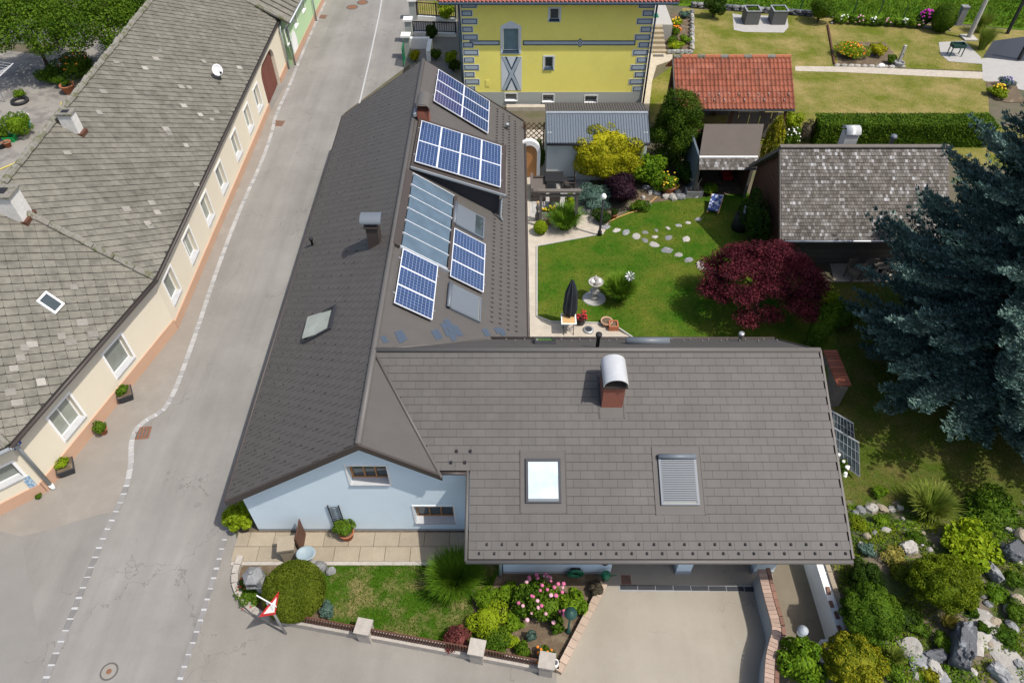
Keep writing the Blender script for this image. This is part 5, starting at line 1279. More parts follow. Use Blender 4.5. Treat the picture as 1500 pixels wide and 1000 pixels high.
x0, x1, z0, z1 = yq(711, 117, 717.5, 127); q = plate(x0, x1, z0, z1, 0.02, 'yellow', 'niche_frame', yh); plate(x0 + 0.05, x1 - 0.05, z0 + 0.05, z1 - 0.05, 0.024, 'yellow', 'niche', q)
ye = YY - 0.55; yz = 6.20
e = [(YX0 - 1.1, ye, yz), (YX1 + 1.1, ye, yz), (YX1 - 3.0, YY + 4.6, yz + 3.6), (YX0 + 3.0, YY + 4.6, yz + 3.6)]
b = MB(); b.prism(e, (0, 0, -0.15)); ro = b.build('roof', M['tile_red_far'], yh)
b = MB()
x = e[0][0]
while x < e[1][0] - 0.05:
    l_ = min(0.9, (x - e[0][0]) * 1.1 + 0.05, (e[1][0] - x) * 1.1 + 0.05); zt2 = 3.6 / (YY + 4.6 - ye)
    b.tube([(x + 0.12, ye - 0.02, yz + 0.03), (x + 0.12, ye + 2.2 * l_, yz + 0.03 + 2.2 * l_ * zt2)], 0.075, 6); x += 0.22
b.build('roof_tiles', M['tile_red_far'], ro, kind='stuff')
for sx in (0, 1):
    b = MB(); x = e[sx][0]; x2 = e[3 - sx][0]
    b.prism([(x, ye, yz), (x2, YY + 4.6, yz + 3.6), (x, YY + 10.5, yz)], (0, 0, -0.15)); b.build('roof', M['tile_red_far'], yh)
b = MB(); b.prism([(e[0][0], YY + 10.5, yz), (e[1][0], YY + 10.5, yz), e[2], e[3]], (0, 0, -0.14)); b.build('roof', M['tile_red_far'], yh)
for sx in (0, 1): b = MB(); b.tube([Vector(e[sx]) + V2(0, 0, .05), Vector(e[3 - sx]) + V2(0, 0, .05)], 0.12, 7); b.build('hip_tiles', M['tile_red_far'], ro)
b = MB(); b.box(((YX0 + YX1) / 2, (ye + YY) / 2 + 0.02, yz - 0.10), (YX1 - YX0 + 2.1, 0.46, 0.06)); b.build('eaves_board', M['paint_pale'], yh)
b = MB(); b.tube([(e[0][0], ye - 0.06, yz - 0.06), (e[1][0], ye - 0.06, yz - 0.06)], 0.07, 8); b.build('gutter', M['navy'], yh)
downpipe(yh, [(YX0 - 0.08, YY - 0.08, yz - 0.15), (YX0 - 0.08, YY - 0.08, 0)], 0.055, 'navy')
downpipe(yh, [(YX1 + 0.08, YY - 0.08, yz - 0.15), (YX1 + 0.08, YY - 0.08, 0)], 0.055, 'navy')
# narrow paved strip and wall before the yellow house
a, c = G(742, 158), G(800, 158); b = MB(); b.box(((a.x + G(930, 160).x) / 2, a.y - 0.2, 0.12), (G(930, 160).x - a.x, 0.35, 0.24)); b.build('kerb_wall', M['gravel'], label='pale low kerb wall along the plinth of the yellow house', cat='wall')

# ------------------------------------------------------------------ sheds and huts
M['sheet_blue'] = mat('sheet_blue', (0.105, 0.13, 0.158), 0.5, 0.08, 1, 30, 0.03, spec=0.4)
M['plaster_pale'] = mat('plaster_pale', (0.52, 0.56, 0.54), 0.9, 0.08, 1, 50, 0.15, col2=(0.38, 0.42, 0.42), c2lo=0.55, c2hi=0.72)
sh = empty('garden_shed', (4.3, 32.8, 0), 'long low shed with ribbed blue-grey metal roof and pale plaster wall', 'shed')
SX0, SX1 = 1.72, AY(948, 170, 33).x
ef, rf, bf = (31.35, 2.35), (33.0, 3.05), (34.6, 2.75)
b = MB(); b.prism([(SX0, ef[0], ef[1]), (SX1, ef[0], ef[1]), (SX1, rf[0], rf[1]), (SX0, rf[0], rf[1])], (0, 0, -0.06)); ro = b.build('roof', M['sheet_blue'], sh)
b = MB(); b.prism([(SX0, rf[0], rf[1] - 0.002), (SX1, rf[0], rf[1] - 0.002), (SX1, bf[0], bf[1]), (SX0, bf[0], bf[1])], (0, 0, -0.06)); ro2 = b.build('back_roof', M['roof_sheet'], sh)
k = 38
for i in range(k + 1):
    x = SX0 + 0.02 + (SX1 - SX0 - 0.04) * i / k
    b = MB(); b.hexa([(x - 0.025, ef[0] - 0.005, ef[1] + 0.0), (x + 0.025, ef[0] - 0.005, ef[1]), (x + 0.025, rf[0], rf[1]), (x - 0.025, rf[0], rf[1]), (x - 0.012, ef[0] - 0.005, ef[1] + 0.035), (x + 0.012, ef[0] - 0.005, ef[1] + 0.035), (x + 0.012, rf[0], rf[1] + 0.035), (x - 0.012, rf[0], rf[1] + 0.035)]); b.build('roof_rib', M['sheet_blue'], ro)
    b = MB(); b.hexa([(x - 0.025, rf[0], rf[1]), (x + 0.025, rf[0], rf[1]), (x + 0.025, bf[0], bf[1]), (x - 0.025, bf[0], bf[1]), (x - 0.012, rf[0], rf[1] + 0.03), (x + 0.012, rf[0], rf[1] + 0.03), (x + 0.012, bf[0], bf[1] + 0.03), (x - 0.012, bf[0], bf[1] + 0.03)]); b.build('roof_rib', M['roof_sheet'], ro2)
b = MB(); b.tube([(SX0, rf[0], rf[1] + 0.02), (SX1, rf[0], rf[1] + 0.02)], 0.07, 7); b.build('ridge_cap', M['zinc'], sh)
b = MB(); b.box(((SX0 + SX1) / 2, 31.75, 1.13), (SX1 - SX0 - 0.1, 0.25, 2.26)); b.build('wall', M['plaster_pale'], sh)
for x in (SX0 + 0.17, SX1 - 0.17): b = MB(); b.box((x, 33.1, 1.3), (0.22, 2.4, 2.6)); b.build('wall', M['plaster_pale'], sh)
b = MB(); b.box(((SX0 + SX1) / 2, 34.3, 1.3), (SX1 - SX0 - 0.1, 0.22, 2.6)); b.build('wall', M['plaster_pale'], sh)
b = MB(); b.tube([(SX0, ef[0] - 0.06, ef[1] - 0.06), (SX1, ef[0] - 0.06, ef[1] - 0.06)], 0.06, 8); b.build('gutter', M['dark'], sh, True)
# arched doorway between house and shed
ag = empty('arched_doorway', (1.0, 31.9, 0), 'white arched garden doorway with a wooden door between house and shed', 'doorway')
pts = [(0.30, 0), (1.45, 0), (1.45, 1.5)] + [(0.875 + 0.575 * math.cos(t), 1.6 + 0.62 * math.sin(t)) for t in [math.pi * k / 10 for k in range(11)]] + [(0.30, 1.5)]
hol = [(0.45, 0.02), (1.28, 0.02), (1.28, 1.5)] + [(0.865 + 0.415 * math.cos(t), 1.52 + 0.44 * math.sin(t)) for t in [math.pi * k / 10 for k in range(1, 10)]] + [(0.45, 1.5)]
b = MB(); b.holed((0, 31.75, 0), (1, 0, 0), (0, 0, 1), (0, -1, 0), pts, [hol], 0.25); b.build('arch_wall', M['white'], ag)
b = MB(); b.holed((0, 31.85, 0), (1, 0, 0), (0, 0, 1), (0, -1, 0), hol, [], 0.06); b.build('door', M['window_wood'], ag)
# lattice
lt = empty('lattice_fence', (1.2, 33.2, 0), 'dark diagonal lattice fence panel beside the shed roof', 'fence')
x0, x1, z0, z1 = 0.62, 1.66, 1.2, 2.4
for s_ in (-1, 1):
    for i in range(9):
        t = i / 8; xm = x0 - 0.6 + (x1 - x0 + 1.2) * t
        a_, c_ = Vector((xm - 0.6 * s_, 33.2 + 0.012 * s_, z0)), Vector((xm + 0.6 * s_, 33.2 + 0.012 * s_, z1))
        def cutx(p, q, X): k_ = (X - p.x) / (q.x - p.x); return p.lerp(q, k_)
        if a_.x < x0 and c_.x < x0 or a_.x > x1 and c_.x > x1: continue
        if a_.x < x0: a_ = cutx(a_, c_, x0)
        elif a_.x > x1: a_ = cutx(a_, c_, x1)
        if c_.x < x0: c_ = cutx(a_, c_, x0)
        elif c_.x > x1: c_ = cutx(a_, c_, x1)
        b = MB(); b.tube([a_, c_], 0.022, 4); b.build('slat', M['wood_brown'], lt)
for x in (x0, x1): b = MB(); b.box((x, 33.2, 1.2), (0.07, 0.07, 2.4)); b.build('post', M['wood_brown'], lt)
# red-tiled open hut
rh = empty('tiled_hut', (11.9, 36.2, 0), 'open timber hut with orange-red pantile roof', 'hut')
HX0, HX1 = AY(990, 160, 34.8).x, AY(1164, 160, 34.8).x
he, hr = (34.75, 2.3), (37.35, 3.9)
b = MB(); b.prism([(HX0, he[0], he[1]), (HX1, he[0], he[1]), (HX1, hr[0], hr[1]), (HX0, hr[0], hr[1])], (0, 0, -0.08)); ro = b.build('roof', M['wood_brown'], rh)
b = MB(); b.prism([(HX0, hr[0], hr[1]), (HX1, hr[0], hr[1]), (HX1, hr[0] + 1.6, hr[1] - 1.2), (HX0, hr[0] + 1.6, hr[1] - 1.2)], (0, 0, -0.08)); b.build('back_roof', M['tile_red_far'], rh)
S_ = Vector((0, hr[0] - he[0], hr[1] - he[1])); sl_ = S_.length; S_.normalize(); N_ = Vector((1, 0, 0)).cross(S_)
nc, nr = 29, 9; tw, th_ = (HX1 - HX0) / nc, sl_ / nr
pm = MB(); prof = [(-0.5, 0.055), (-0.42, 0.022), (-0.2, 0.012), (0.05, 0.03), (0.25, 0.068), (0.42, 0.075), (0.5, 0.055)]
for v, dz in ((-0.56, 0.03), (0.5, 0.0)): pass
P_ = [(a * tw, -0.55 * th_, z + 0.03) for a, z in prof] + [(a * tw, 0.5 * th_, z) for a, z in prof] + [(a * tw, -0.55 * th_, z + 0.005) for a, z in prof]
pm.add(P_, [[i, i + 1, 8 + i, 7 + i] for i in range(6)] + [[14 + i, 15 + i, i + 1, i] for i in range(6)])
pme = bpy.data.meshes.new('roof_tile'); pme.from_pydata([tuple(q) for q in pm.v], [], pm.f); pme.materials.append(M['tile_red']); pme.update()
Mx = Matrix((Vector((1, 0, 0)), S_, N_)).transposed().to_4x4()
for r_ in range(nr):
    for c_ in range(nc):
        ctr = Vector((HX0 + (c_ + 0.5) * tw, he[0], he[1])) + S_ * (r_ + 0.5) * th_ + N_ * 0.012
        o = bpy.data.objects.new('roof_tile', pme); link(o, ro, ctr); M2 = Mx.copy(); M2.translation = ctr - ABS[ro]; o.matrix_local = M2
for c_ in range(15):
    a = HX0 + c_ * (HX1 - HX0) / 15; b = MB(); b.tube([(a + 0.01, hr[0], hr[1] + 0.04), (a + (HX1 - HX0) / 15 - 0.01, hr[0], hr[1] + 0.05)], 0.11, 7, 0.125); b.build('ridge_tile', M['terracotta'] if c_ % 3 else M['slate_cap'], ro)
b = MB()
for r_ in (1.45, 2.45):
    for c_ in range(11): b.box(Vector((HX0 + 0.45 + c_ * 0.53 + (0.25 if r_ > 2 else 0), he[0], he[1])) + S_ * (r_ * th_) + N_ * 0.11, (0.035, 0.14, 0.05))
b.build('snow_guards', M['stone_pale'], ro, kind='stuff')
for x in (HX0 + 0.3, (HX0 + HX1) / 2, HX1 - 0.3):
    b = MB(); b.box((x, 35.1, 1.15), (0.14, 0.14, 2.3)); b.build('post', M['wood_brown'], rh)
    b = MB(); b.box((x, 38.2, 1.5), (0.14, 0.14, 3.0)); b.build('post', M['wood_brown'], rh)
for i in range(8): b = MB(); b.box(((HX0 + HX1) / 2, 38.25, 0.2 + i * 0.36), (HX1 - HX0 - 0.4, 0.05, 0.34)); b.build('board', M['wood_grey'], rh)
for i in range(5): b = MB(); b.box((HX0 + 3.4 + i * 0.6, 35.6, 0.9), (0.56, 0.05, 1.5)); b.build('board', M['wood_grey'], rh)
b = MB(); board(b, (HX0 - 0.03, he[0], he[1] + 0.05), (HX0 - 0.03, hr[0], hr[1] + 0.05), 0.05, 0.2); b.build('verge_board', M['wood_grey'], rh)
b = MB(); b.tube([(HX0, he[0] - 0.05, he[1] - 0.05), (HX1, he[0] - 0.05, he[1] - 0.05)], 0.05, 8); b.build('gutter', M['anthracite'], rh, True)
# flat-roofed open shed
fsd = empty('open_shed', (10.7, 31.4, 0), 'open-fronted shed with brown felt roof edged by weathered wooden shingles', 'shed')
M['felt'] = mat('felt', (0.105, 0.088, 0.075), 0.9, 0.15, 1.5, 60, 0.4)
def shinglemat(name):
    m, nt, N, L, b = _nodes(name)
    geo = N.new('ShaderNodeNewGeometry'); oi = N.new('ShaderNodeObjectInfo'); n1 = N.new('ShaderNodeTexNoise'); n1.inputs['Scale'].default_value = 1.1; n1.inputs['Detail'].default_value = 6; L.new(geo.outputs['Position'], n1.inputs['Vector'])
    ad = N.new('ShaderNodeMath'); ad.operation = 'ADD'; L.new(geo.outputs['Random Per Island'], ad.inputs[0]); L.new(oi.outputs['Random'], ad.inputs[1])
    fr = N.new('ShaderNodeMath'); fr.operation = 'FRACT'; L.new(ad.outputs[0], fr.inputs[0])
    rp = N.new('ShaderNodeValToRGB'); e = rp.color_ramp.elements; e[0].color = (0.065, 0.055, 0.045, 1); e[1].color = (0.145, 0.132, 0.118, 1); e[1].position = 0.75
    for q, c in ((0.88, (0.20, 0.19, 0.18, 1)), (0.95, (0.27, 0.265, 0.26, 1)), (1.0, (0.36, 0.36, 0.37, 1))): k = e.new(q); k.color = c
    L.new(fr.outputs[0], rp.inputs['Fac'])
    q = N.new('ShaderNodeMath'); q.operation = 'MULTIPLY_ADD'; L.new(n1.outputs['Fac'], q.inputs[0]); q.inputs[1].default_value = 0.9; q.inputs[2].default_value = 0.55
    vm = N.new('ShaderNodeVectorMath'); vm.operation = 'SCALE'; L.new(rp.outputs['Color'], vm.inputs[0]); L.new(q.outputs[0], vm.inputs['Scale']); L.new(vm.outputs['Vector'], b.inputs['Base Color']); b.inputs['Roughness'].default_value = 0.8
    MATS[name] = m
    return m
M['shingle'] = shinglemat('shingle')
fx0, fx1, fy0, fy1 = AY(1026, 218, 30.2).x, AY(1112, 218, 30.2).x, 30.1, 32.8
bx0, bx1 = AY(1034, 178, 33).x - 0.1, AY(1118, 178, 33).x
b = MB(); b.prism([(fx0, fy0, 2.35), (fx1, fy0, 2.35), (bx1, fy1, 2.55), (bx0, fy1, 2.55)], (0, 0, -0.1)); b.build('roof', M['felt'], fsd)
b = MB(); b.box(((fx0 + fx1) / 2, fy0 - 0.02, 2.33), (fx1 - fx0, 0.08, 0.10)); b.build('edge_trim', M['white'], fsd)
q4 = [Vector((fx0, fy0 - 0.42, 1.88)), Vector((fx1, fy0 - 0.42, 1.88)), Vector((fx1, fy0 - 0.06, 2.30)), Vector((fx0, fy0 - 0.06, 2.30))]
b = MB(); b.prism(q4, (0, 0.03, -0.03)); sk = b.build('shingle_skirt', M['wood_brown'], fsd)
tiles(sk, q4[0], (1, 0, 0), [q4], 0.11, 0.13, M['shingle'], gap=0.008, t0=0.005, t1=0.016, lift=0.01, npart=0, gapv=0.004, jit=0.01, stuff='shingles')
for x in (fx0 + 0.05, fx1 - 0.05): b = MB(); b.box((x, 31.4, 1.15), (0.1, 2.5, 2.3)); b.build('wall', M['sheet_blue'] if x < 10 else M['wood_brown'], fsd)
b = MB(); b.box(((fx0 + fx1) / 2, 32.65, 1.15), (fx1 - fx0 - 0.1, 0.1, 2.3)); b.build('wall', M['wood_brown'], fsd)
for x in (fx0 + 0.12, fx1 - 0.12): b = MB(); b.box((x, 30.1, 1.1), (0.12, 0.12, 2.2)); b.build('post', M['wood_grey'], fsd)
# shingled timber hut
wh_ = empty('shingle_hut', (15.0, 26.8, 0), 'dark timber hut with steep roof of weathered grey wooden shingles', 'hut')
wx0, wx1 = 11.5, 18.65
we, wr = (23.95, 2.15), (26.85, 4.85)
q4 = [Vector((wx0, we[0], we[1])), Vector((wx1, we[0], we[1])), Vector((wx1, wr[0], wr[1])), Vector((wx0, wr[0], wr[1]))]
b = MB(); b.prism(q4, (0, 0, -0.12)); rw = b.build('roof', M['slate_under'], wh_)
tiles(rw, q4[0], (1, 0, 0), [q4], 0.12, 0.15, M['shingle'], gap=0.010, t0=0.004, t1=0.030, lift=0.012, npart=300, gapv=0.003, jit=0.010, name='shingle', stuff='shingles')
b = MB(); b.prism([q4[3], q4[2], (wx1, 29.7, 2.15), (wx0, 29.7, 2.15)], (0, 0, -0.12)); b.build('back_roof', M['shingle'], wh_)
b = MB(); b.box(((wx0 + wx1) / 2, wr[0], wr[1] + 0.05), (wx1 - wx0 + 0.1, 0.22, 0.06)); b.build('ridge_board', M['wood_grey'], wh_)
for i in range(16):
    z0 = 0.05 + i * 0.30; ww = min(2.75, (4.75 - z0) / 2.7 * 2.9 - 0.12)
    if ww < 0.15: continue
    b = MB(); b.box((wx0 + 0.35, wr[0], z0 + 0.15), (0.10, 2 * ww - 0.15, 0.285)); b.build('board', M['wood_brown'], wh_)
for i in range(8): b = MB(); b.box(((wx0 + wx1) / 2, 25.0, 0.16 + i * 0.27), (wx1 - wx0 - 0.8, 0.08, 0.255)); b.build('board', M['wood_grey'], wh_)
b = MB(); b.box(((wx0 + wx1) / 2, 29.3, 1.1), (wx1 - wx0 - 0.8, 0.1, 2.2)); b.build('wall', M['wood_brown'], wh_)
b = MB(); b.box((wx1 - 0.35, 27.1, 1.6), (0.1, 4.4, 3.2)); b.build('wall', M['wood_brown'], wh_)
b = MB(); b.tube([(wx0, we[0] - 0.06, we[1] - 0.03), (wx1, we[0] - 0.06, we[1] - 0.03)], 0.06, 8); b.build('gutter', M['steel'], wh_, True)
b = MB(); board(b, (wx0 - 0.03, wr[0], wr[1] + 0.02), (wx0 - 0.03, 29.7, 2.17), 0.06, 0.2); b.build('verge_board', M['wood_grey'], wh_)
b = MB(); board(b, (wx0 - 0.03, wr[0], wr[1] + 0.02), (wx0 - 0.03, we[0], we[1] + 0.02), 0.06, 0.2); b.build('verge_board', M['wood_grey'], wh_)
p = AY(1238, 214, 27.4); b = MB(); b.box((p.x, 27.35, 4.5), (0.55, 0.5, 1.5)); co = b.build('chimney', M['hood'], wh_, label='pale plastered chimney with half-round cover behind the shingle ridge')
b = MB(); barrel(b, (p.x, 27.35, 5.3), 0.6, 0.62, 0.26, 'X'); b.build('hood', M['hood'], co, True)
p = AY(1303, 215, 27.4); b = MB(); b.lathe([(0.08, 0), (0.08, 0.75), (0.15, 0.78), (0.12, 0.9)], (p.x, 27.4, 4.2), 10); b.build('stove_pipe', M['shutter'], wh_, True)
# ------------------------------------------------------------------ foliage colours
L_ = leafmat
M['lf_green'] = L_('lf_green', (0.032, 0.080, 0.005), (0.11, 0.185, 0.013))
M['lf_mid'] = L_('lf_mid', (0.035, 0.085, 0.006), (0.12, 0.20, 0.014))
M['lf_bright'] = L_('lf_bright', (0.055, 0.13, 0.006), (0.17, 0.27, 0.015))
M['lf_dark'] = L_('lf_dark', (0.012, 0.035, 0.004), (0.045, 0.085, 0.009))
M['lf_yew'] = L_('lf_yew', (0.020, 0.052, 0.004), (0.085, 0.14, 0.011))
M['lf_gold'] = L_('lf_gold', (0.17, 0.19, 0.006), (0.46, 0.43, 0.018))
M['lf_goldtip'] = L_('lf_goldtip', (0.06, 0.105, 0.006), (0.36, 0.33, 0.018))
M['lf_lime'] = L_('lf_lime', (0.12, 0.20, 0.007), (0.28, 0.36, 0.015))
M['lf_olive'] = L_('lf_olive', (0.050, 0.078, 0.004), (0.155, 0.195, 0.018))
M['lf_moss'] = L_('lf_moss', (0.065, 0.11, 0.005), (0.20, 0.25, 0.012))
M['lf_purple'] = L_('lf_purple', (0.012, 0.006, 0.010), (0.045, 0.018, 0.028), 0.15)
M['lf_maple'] = L_('lf_maple', (0.040, 0.009, 0.013), (0.175, 0.032, 0.045), 0.3, nscale=1.1)
M['lf_red'] = L_('lf_red', (0.10, 0.03, 0.03), (0.25, 0.08, 0.07))
M['lf_teal'] = L_('lf_teal', (0.04, 0.085, 0.065), (0.13, 0.205, 0.165), 0.1)
M['lf_spruce'] = L_('lf_spruce', (0.032, 0.076, 0.064), (0.19, 0.285, 0.245), 0.08, 0.6, nscale=0.9)
M['lf_brown'] = L_('lf_brown', (0.06, 0.05, 0.035), (0.14, 0.12, 0.08))
M['lf_grass'] = L_('lf_grass', (0.05, 0.13, 0.009), (0.16, 0.28, 0.022))
M['lf_reed'] = L_('lf_reed', (0.09, 0.16, 0.015), (0.32, 0.36, 0.070))
M['lf_straw'] = L_('lf_straw', (0.12, 0.14, 0.020), (0.40, 0.34, 0.085))
for nm, c in dict(fl_pink=(0.52, 0.13, 0.24), fl_rose=(0.66, 0.36, 0.42), fl_white=(0.78, 0.78, 0.72), fl_yellow=(0.75, 0.50, 0.03), fl_orange=(0.75, 0.22, 0.02), fl_red=(0.45, 0.03, 0.03), fl_magenta=(0.42, 0.03, 0.32), fl_lav=(0.13, 0.11, 0.30)).items():
    M[nm] = mat(nm, c, 0.8, 0.2, 6, 40, 0.0, island=0.2)

def blossoms(root, base, spots, r, m, name='blossoms'):
    mb = MB(); rn = random.Random(len(spots) * 7 + int(r * 1000))
    for s in spots:
        q = r * rn.uniform(0.75, 1.25); mb.lathe([(q * 0.5, -q * 0.7), (q, -q * 0.15), (q * 0.85, q * 0.45), (q * 0.3, q * 0.75)], s, 7)
    return mb.build(name, M[m], root, kind='stuff')
def bloom_on(root, rx, h, n, r, m, seed=1, ry=None, lo=0.5):
    rng = np.random.default_rng(seed); p = ABS[root]; d = sph(n * 4, rng); d = d[d[:, 2] > lo - 0.5][:n]
    return blossoms(root, p, [p + Vector((q[0] * rx * 0.95, q[1] * (ry or rx) * 0.95, h / 2 + q[2] * h / 2)) for q in d], r, m)

def tree(name, label, cat, loc, h, cz, lobes, n, leaf, m, asp=0.6, tilt=0.6, tr=0.16, seed=1, inner=0.55, limbs=7, group=None, dirs_out=False):
    """trunk with limbs into lobes (relative to the foot), crown of single leaves"""
    loc = Vector(loc); root = empty(name, loc, label, cat, group); rng = np.random.default_rng(seed); rn = random.Random(seed)
    P, D = lobes_pts(n, lobes, rng, inner)
    k = P[:, 2] > 0.15; V, F = leaf_quads(P[k], D[k], leaf, asp, tilt, rng=rng)
    np_obj('crown', V, F, m, loc, root)
    mb = MB(); mb.tube([loc + V2(0, 0, -0.1), loc + V2(0.03, 0.05, cz * 0.5), loc + V2(0, 0, cz)], tr, 8, tr * 0.55); mb.build('trunk', M['bark'], root, True)
    for i in range(min(limbs, len(lobes))):
        c = Vector(lobes[i][0]); a = loc + V2(0, 0, cz * rn.uniform(0.55, 0.95)); e = loc + c * 1.0
        mb = MB(); mb.tube([a, a.lerp(e, 0.5) + V2(0, 0, 0.15), e], tr * 0.4, 6, tr * 0.1); mb.build('limb', M['bark'], root, True)
    return root
def rand_lobes(rx, ry, z0, z1, k, lr, seed, flat=1.0):
    rng = np.random.default_rng(seed); out = []
    for i in range(k):
        a = i * 2.399 + rng.uniform(-0.3, 0.3); q = math.sqrt((i + 0.5) / k); t = rng.uniform(0, 1)
        s = lr * rng.uniform(0.75, 1.25)
        zc = z0 + (z1 - z0) * (1 - q * q * 0.75) * rng.uniform(0.75, 1.0)
        out.append(((rx * q * 0.85 * math.cos(a), ry * q * 0.85 * math.sin(a), zc), (s, s, s * flat)))
    return out

# ------------------------------------------------------------------ the blue spruce
def spruce(loc, h, R_, seed, label, name='blue_spruce'):
    loc = Vector(loc); root = empty(name, loc, label, 'tree'); rng = np.random.default_rng(seed)
    C, D, Dir = [], [], []
    mbB = MB(); nb = 0
    z = 0.9
    tw_c, tw_d = [], []
    while z < h - 0.25:
        t = z / h; L0 = R_ * (1 - t) ** 0.60 * (0.55 + 0.45 * min(1, z / 2.2)) + 0.25
        nbr = int(7 + 3 * (1 - t))
        a0 = rng.uniform(0, 6.28)
        for b_ in range(nbr):
            a = a0 + 2 * math.pi * b_ / nbr + rng.normal(0, 0.18); Lb = L0 * rng.uniform(0.72, 1.12)
            drop = rng.uniform(0.10, 0.26) * (1 - t) - 0.12 * t
            d = np.array([math.cos(a), math.sin(a)]); side = np.array([-d[1], d[0]])
            def pos(s): return np.array([d[0] * Lb * s, d[1] * Lb * s, z - drop * Lb * s + 0.16 * Lb * s ** 3])
            if nb % 3 == 0:
                mbB.tube([loc + Vector(pos(0)), loc + Vector(pos(0.5)), loc + Vector(pos(0.95))], 0.05 * (1 - t) + 0.012, 5, 0.01)
            nb += 1
            s = 0.22 + 0.1 * rng.uniform()
            while s < 1.0:
                p = pos(s); ln = (0.16 + 0.62 * (1 - s) * 0.55) * min(1.6, Lb * 0.5) + 0.12
                for sg in (-1, 1):
                    ang = rng.uniform(0.55, 0.95); dv = d * math.cos(ang) + side * sg * math.sin(ang)
                    dv3 = np.array([dv[0], dv[1], rng.uniform(-0.12, 0.22)])
                    m_ = max(2, int(ln / 0.15))
                    for q in range(m_):
                        tw_c.append(p + dv3 * ln * (q + 0.6) / m_); tw_d.append(dv3)
                tw_c.append(p + np.array([0, 0, 0.04])); tw_d.append(np.array([d[0], d[1], 0.1]))
                s += 0.16 / Lb * rng.uniform(0.8, 1.25) + 0.012
            for q in range(3): tw_c.append(pos(1.0 + 0.04 * q)); tw_d.append(np.array([d[0], d[1], 0.25]))
        z += rng.uniform(0.22, 0.34)
    for q in range(12): tw_c.append(np.array([0, 0, h - q * 0.07])); tw_d.append(np.array([0, 0, 1.0]))
    tc, td = np.array(tw_c), unit(np.array(tw_d)); k = 16
    C = np.repeat(tc, k, 0); Dm = np.repeat(td, k, 0)
    rad = rng.normal(0, 1, C.shape); rad = unit(rad - (rad * Dm).sum(1, keepdims=True) * Dm); rad[:, 2] = np.abs(rad[:, 2]) * 0.8 + rad[:, 2] * 0.2
    ax = unit(Dm * 0.6 + rad * 0.9)
    C = C + ax * 0.07 + rng.normal(0, 0.035, C.shape)
    nn = unit(np.cross(ax, rng.normal(0, 1, ax.shape)))
    V, F = leaf_quads(C, nn, 0.17, 0.34, 0.1, 0.1, rng, dirs=ax * 3)
    np_obj('crown', V, F, M['lf_spruce'], loc, root)
    mbB.build('branches', M['bark'], root, kind='stuff')
    mb = MB(); mb.tube([loc + V2(0, 0, -0.2), loc + V2(0, 0, h * 0.5), loc + V2(0, 0, h - 0.1)], 0.30, 10, 0.03); mb.build('trunk', M['bark'], root, True)
    print('spruce twigs', len(tc))
    return root
spruce((18.3, 17.9, 0.0), 15.5, 6.0, 3, 'tall dark blue spruce with broad tiered branches between shingle hut and rock garden')
# purple maple
p = G(1125, 402, 2.2); p.z = 0
ml = rand_lobes(2.85, 2.45, 0.9, 3.3, 44, 0.62, 5, 0.36)
tree('japanese_maple', 'wide dark red Japanese maple on the lawn before the shingle hut', 'tree', p, 3.6, 1.6, ml, 34000, 0.10, M['lf_maple'], 0.5, 0.8, 0.12, 5, 0.25, 30)
# fruit trees in the farm courtyard
for i, (px, py, h, w, mm, lab) in enumerate(((40, 38, 5.0, 2.9, 'lf_mid', 'light green fruit tree over the rotary clothes dryer in the farm courtyard'), (150, 40, 5.2, 3.0, 'lf_green', 'dark green fruit tree standing against the slate roof ridge'), (205, 8, 4.6, 2.4, 'lf_dark', 'dense dark tree at the far end of the slate ridge'))):
    p = G(px, py, h * 0.6); p.z = 0
    tree('fruit_tree', lab, 'tree', p, h, h * 0.45, rand_lobes(w, w, h * 0.42, h, 20, 0.95, 20 + i, 0.75), 15000, 0.15, M[mm], 0.6, 0.7, 0.13, 30 + i, 0.45, 9)
# dark yew
p = G(990, 196, 1.9); p.z = 0
tree('yew_tree', 'dark green feathery yew between the metal-roofed shed and the open shed', 'tree', p, 4.0, 1.6, [((0, 0, 0.9), (1.2, 1.1, 0.9))] + rand_lobes(1.35, 1.2, 1.0, 3.9, 18, 0.55, 9, 1.0), 16000, 0.16, M['lf_yew'], 0.28, 0.5, 0.12, 9, 0.5, 8)
# columns and cones
def upright(name, label, cat, px, py, wpx, h, m, n, leaf, spires=6, seed=1, terrain=False):
    p = T(px, py, h / 2) if terrain else G(px, py, h / 2)
    if not terrain: p.z = 0
    rx = wpx / 2 * mpp(Vector((p.x, p.y, p.z + h / 2))); rng = np.random.default_rng(seed); lob = []
    for i in range(spires):
        a = i * 2.4; q = rx * 0.55 * math.sqrt(i / spires); hh = h * rng.uniform(0.7, 1.0) if i else h
        lob.append(((q * math.cos(a), q * math.sin(a), hh * 0.5), (rx * 0.42, rx * 0.42, hh * 0.5)))
    P, D = lobes_pts(n, lob, rng, 0.7); D[:, 2] = 0.2; up_ = np.tile(np.array([[0, 0, 1.0]]), (len(P), 1)) + D * 0.4
    V, F = leaf_quads(P, D, leaf, 0.4, 0.3, 0.15, rng, dirs=up_)
    root = empty(name, p, label, cat); np_obj('foliage', V, F, m, p, root)
    mb = MB(); mb.tube([p + V2(0, 0, -0.05), p + V2(0, 0, h * 0.6)], 0.06, 6, 0.02); mb.build('stem', M['bark'], root)
    return root
upright('golden_conifer', 'upright golden tipped conifer between the open shed and the shingle hut', 'tree', 1132, 208, 36, 3.0, M['lf_goldtip'], 5000, 0.13, 7, 4)
upright('thuja', 'green columnar thuja next to the dark red maple', 'shrub', 1203, 478, 38, 2.4, M['lf_green'], 5000, 0.11, 7, 6)

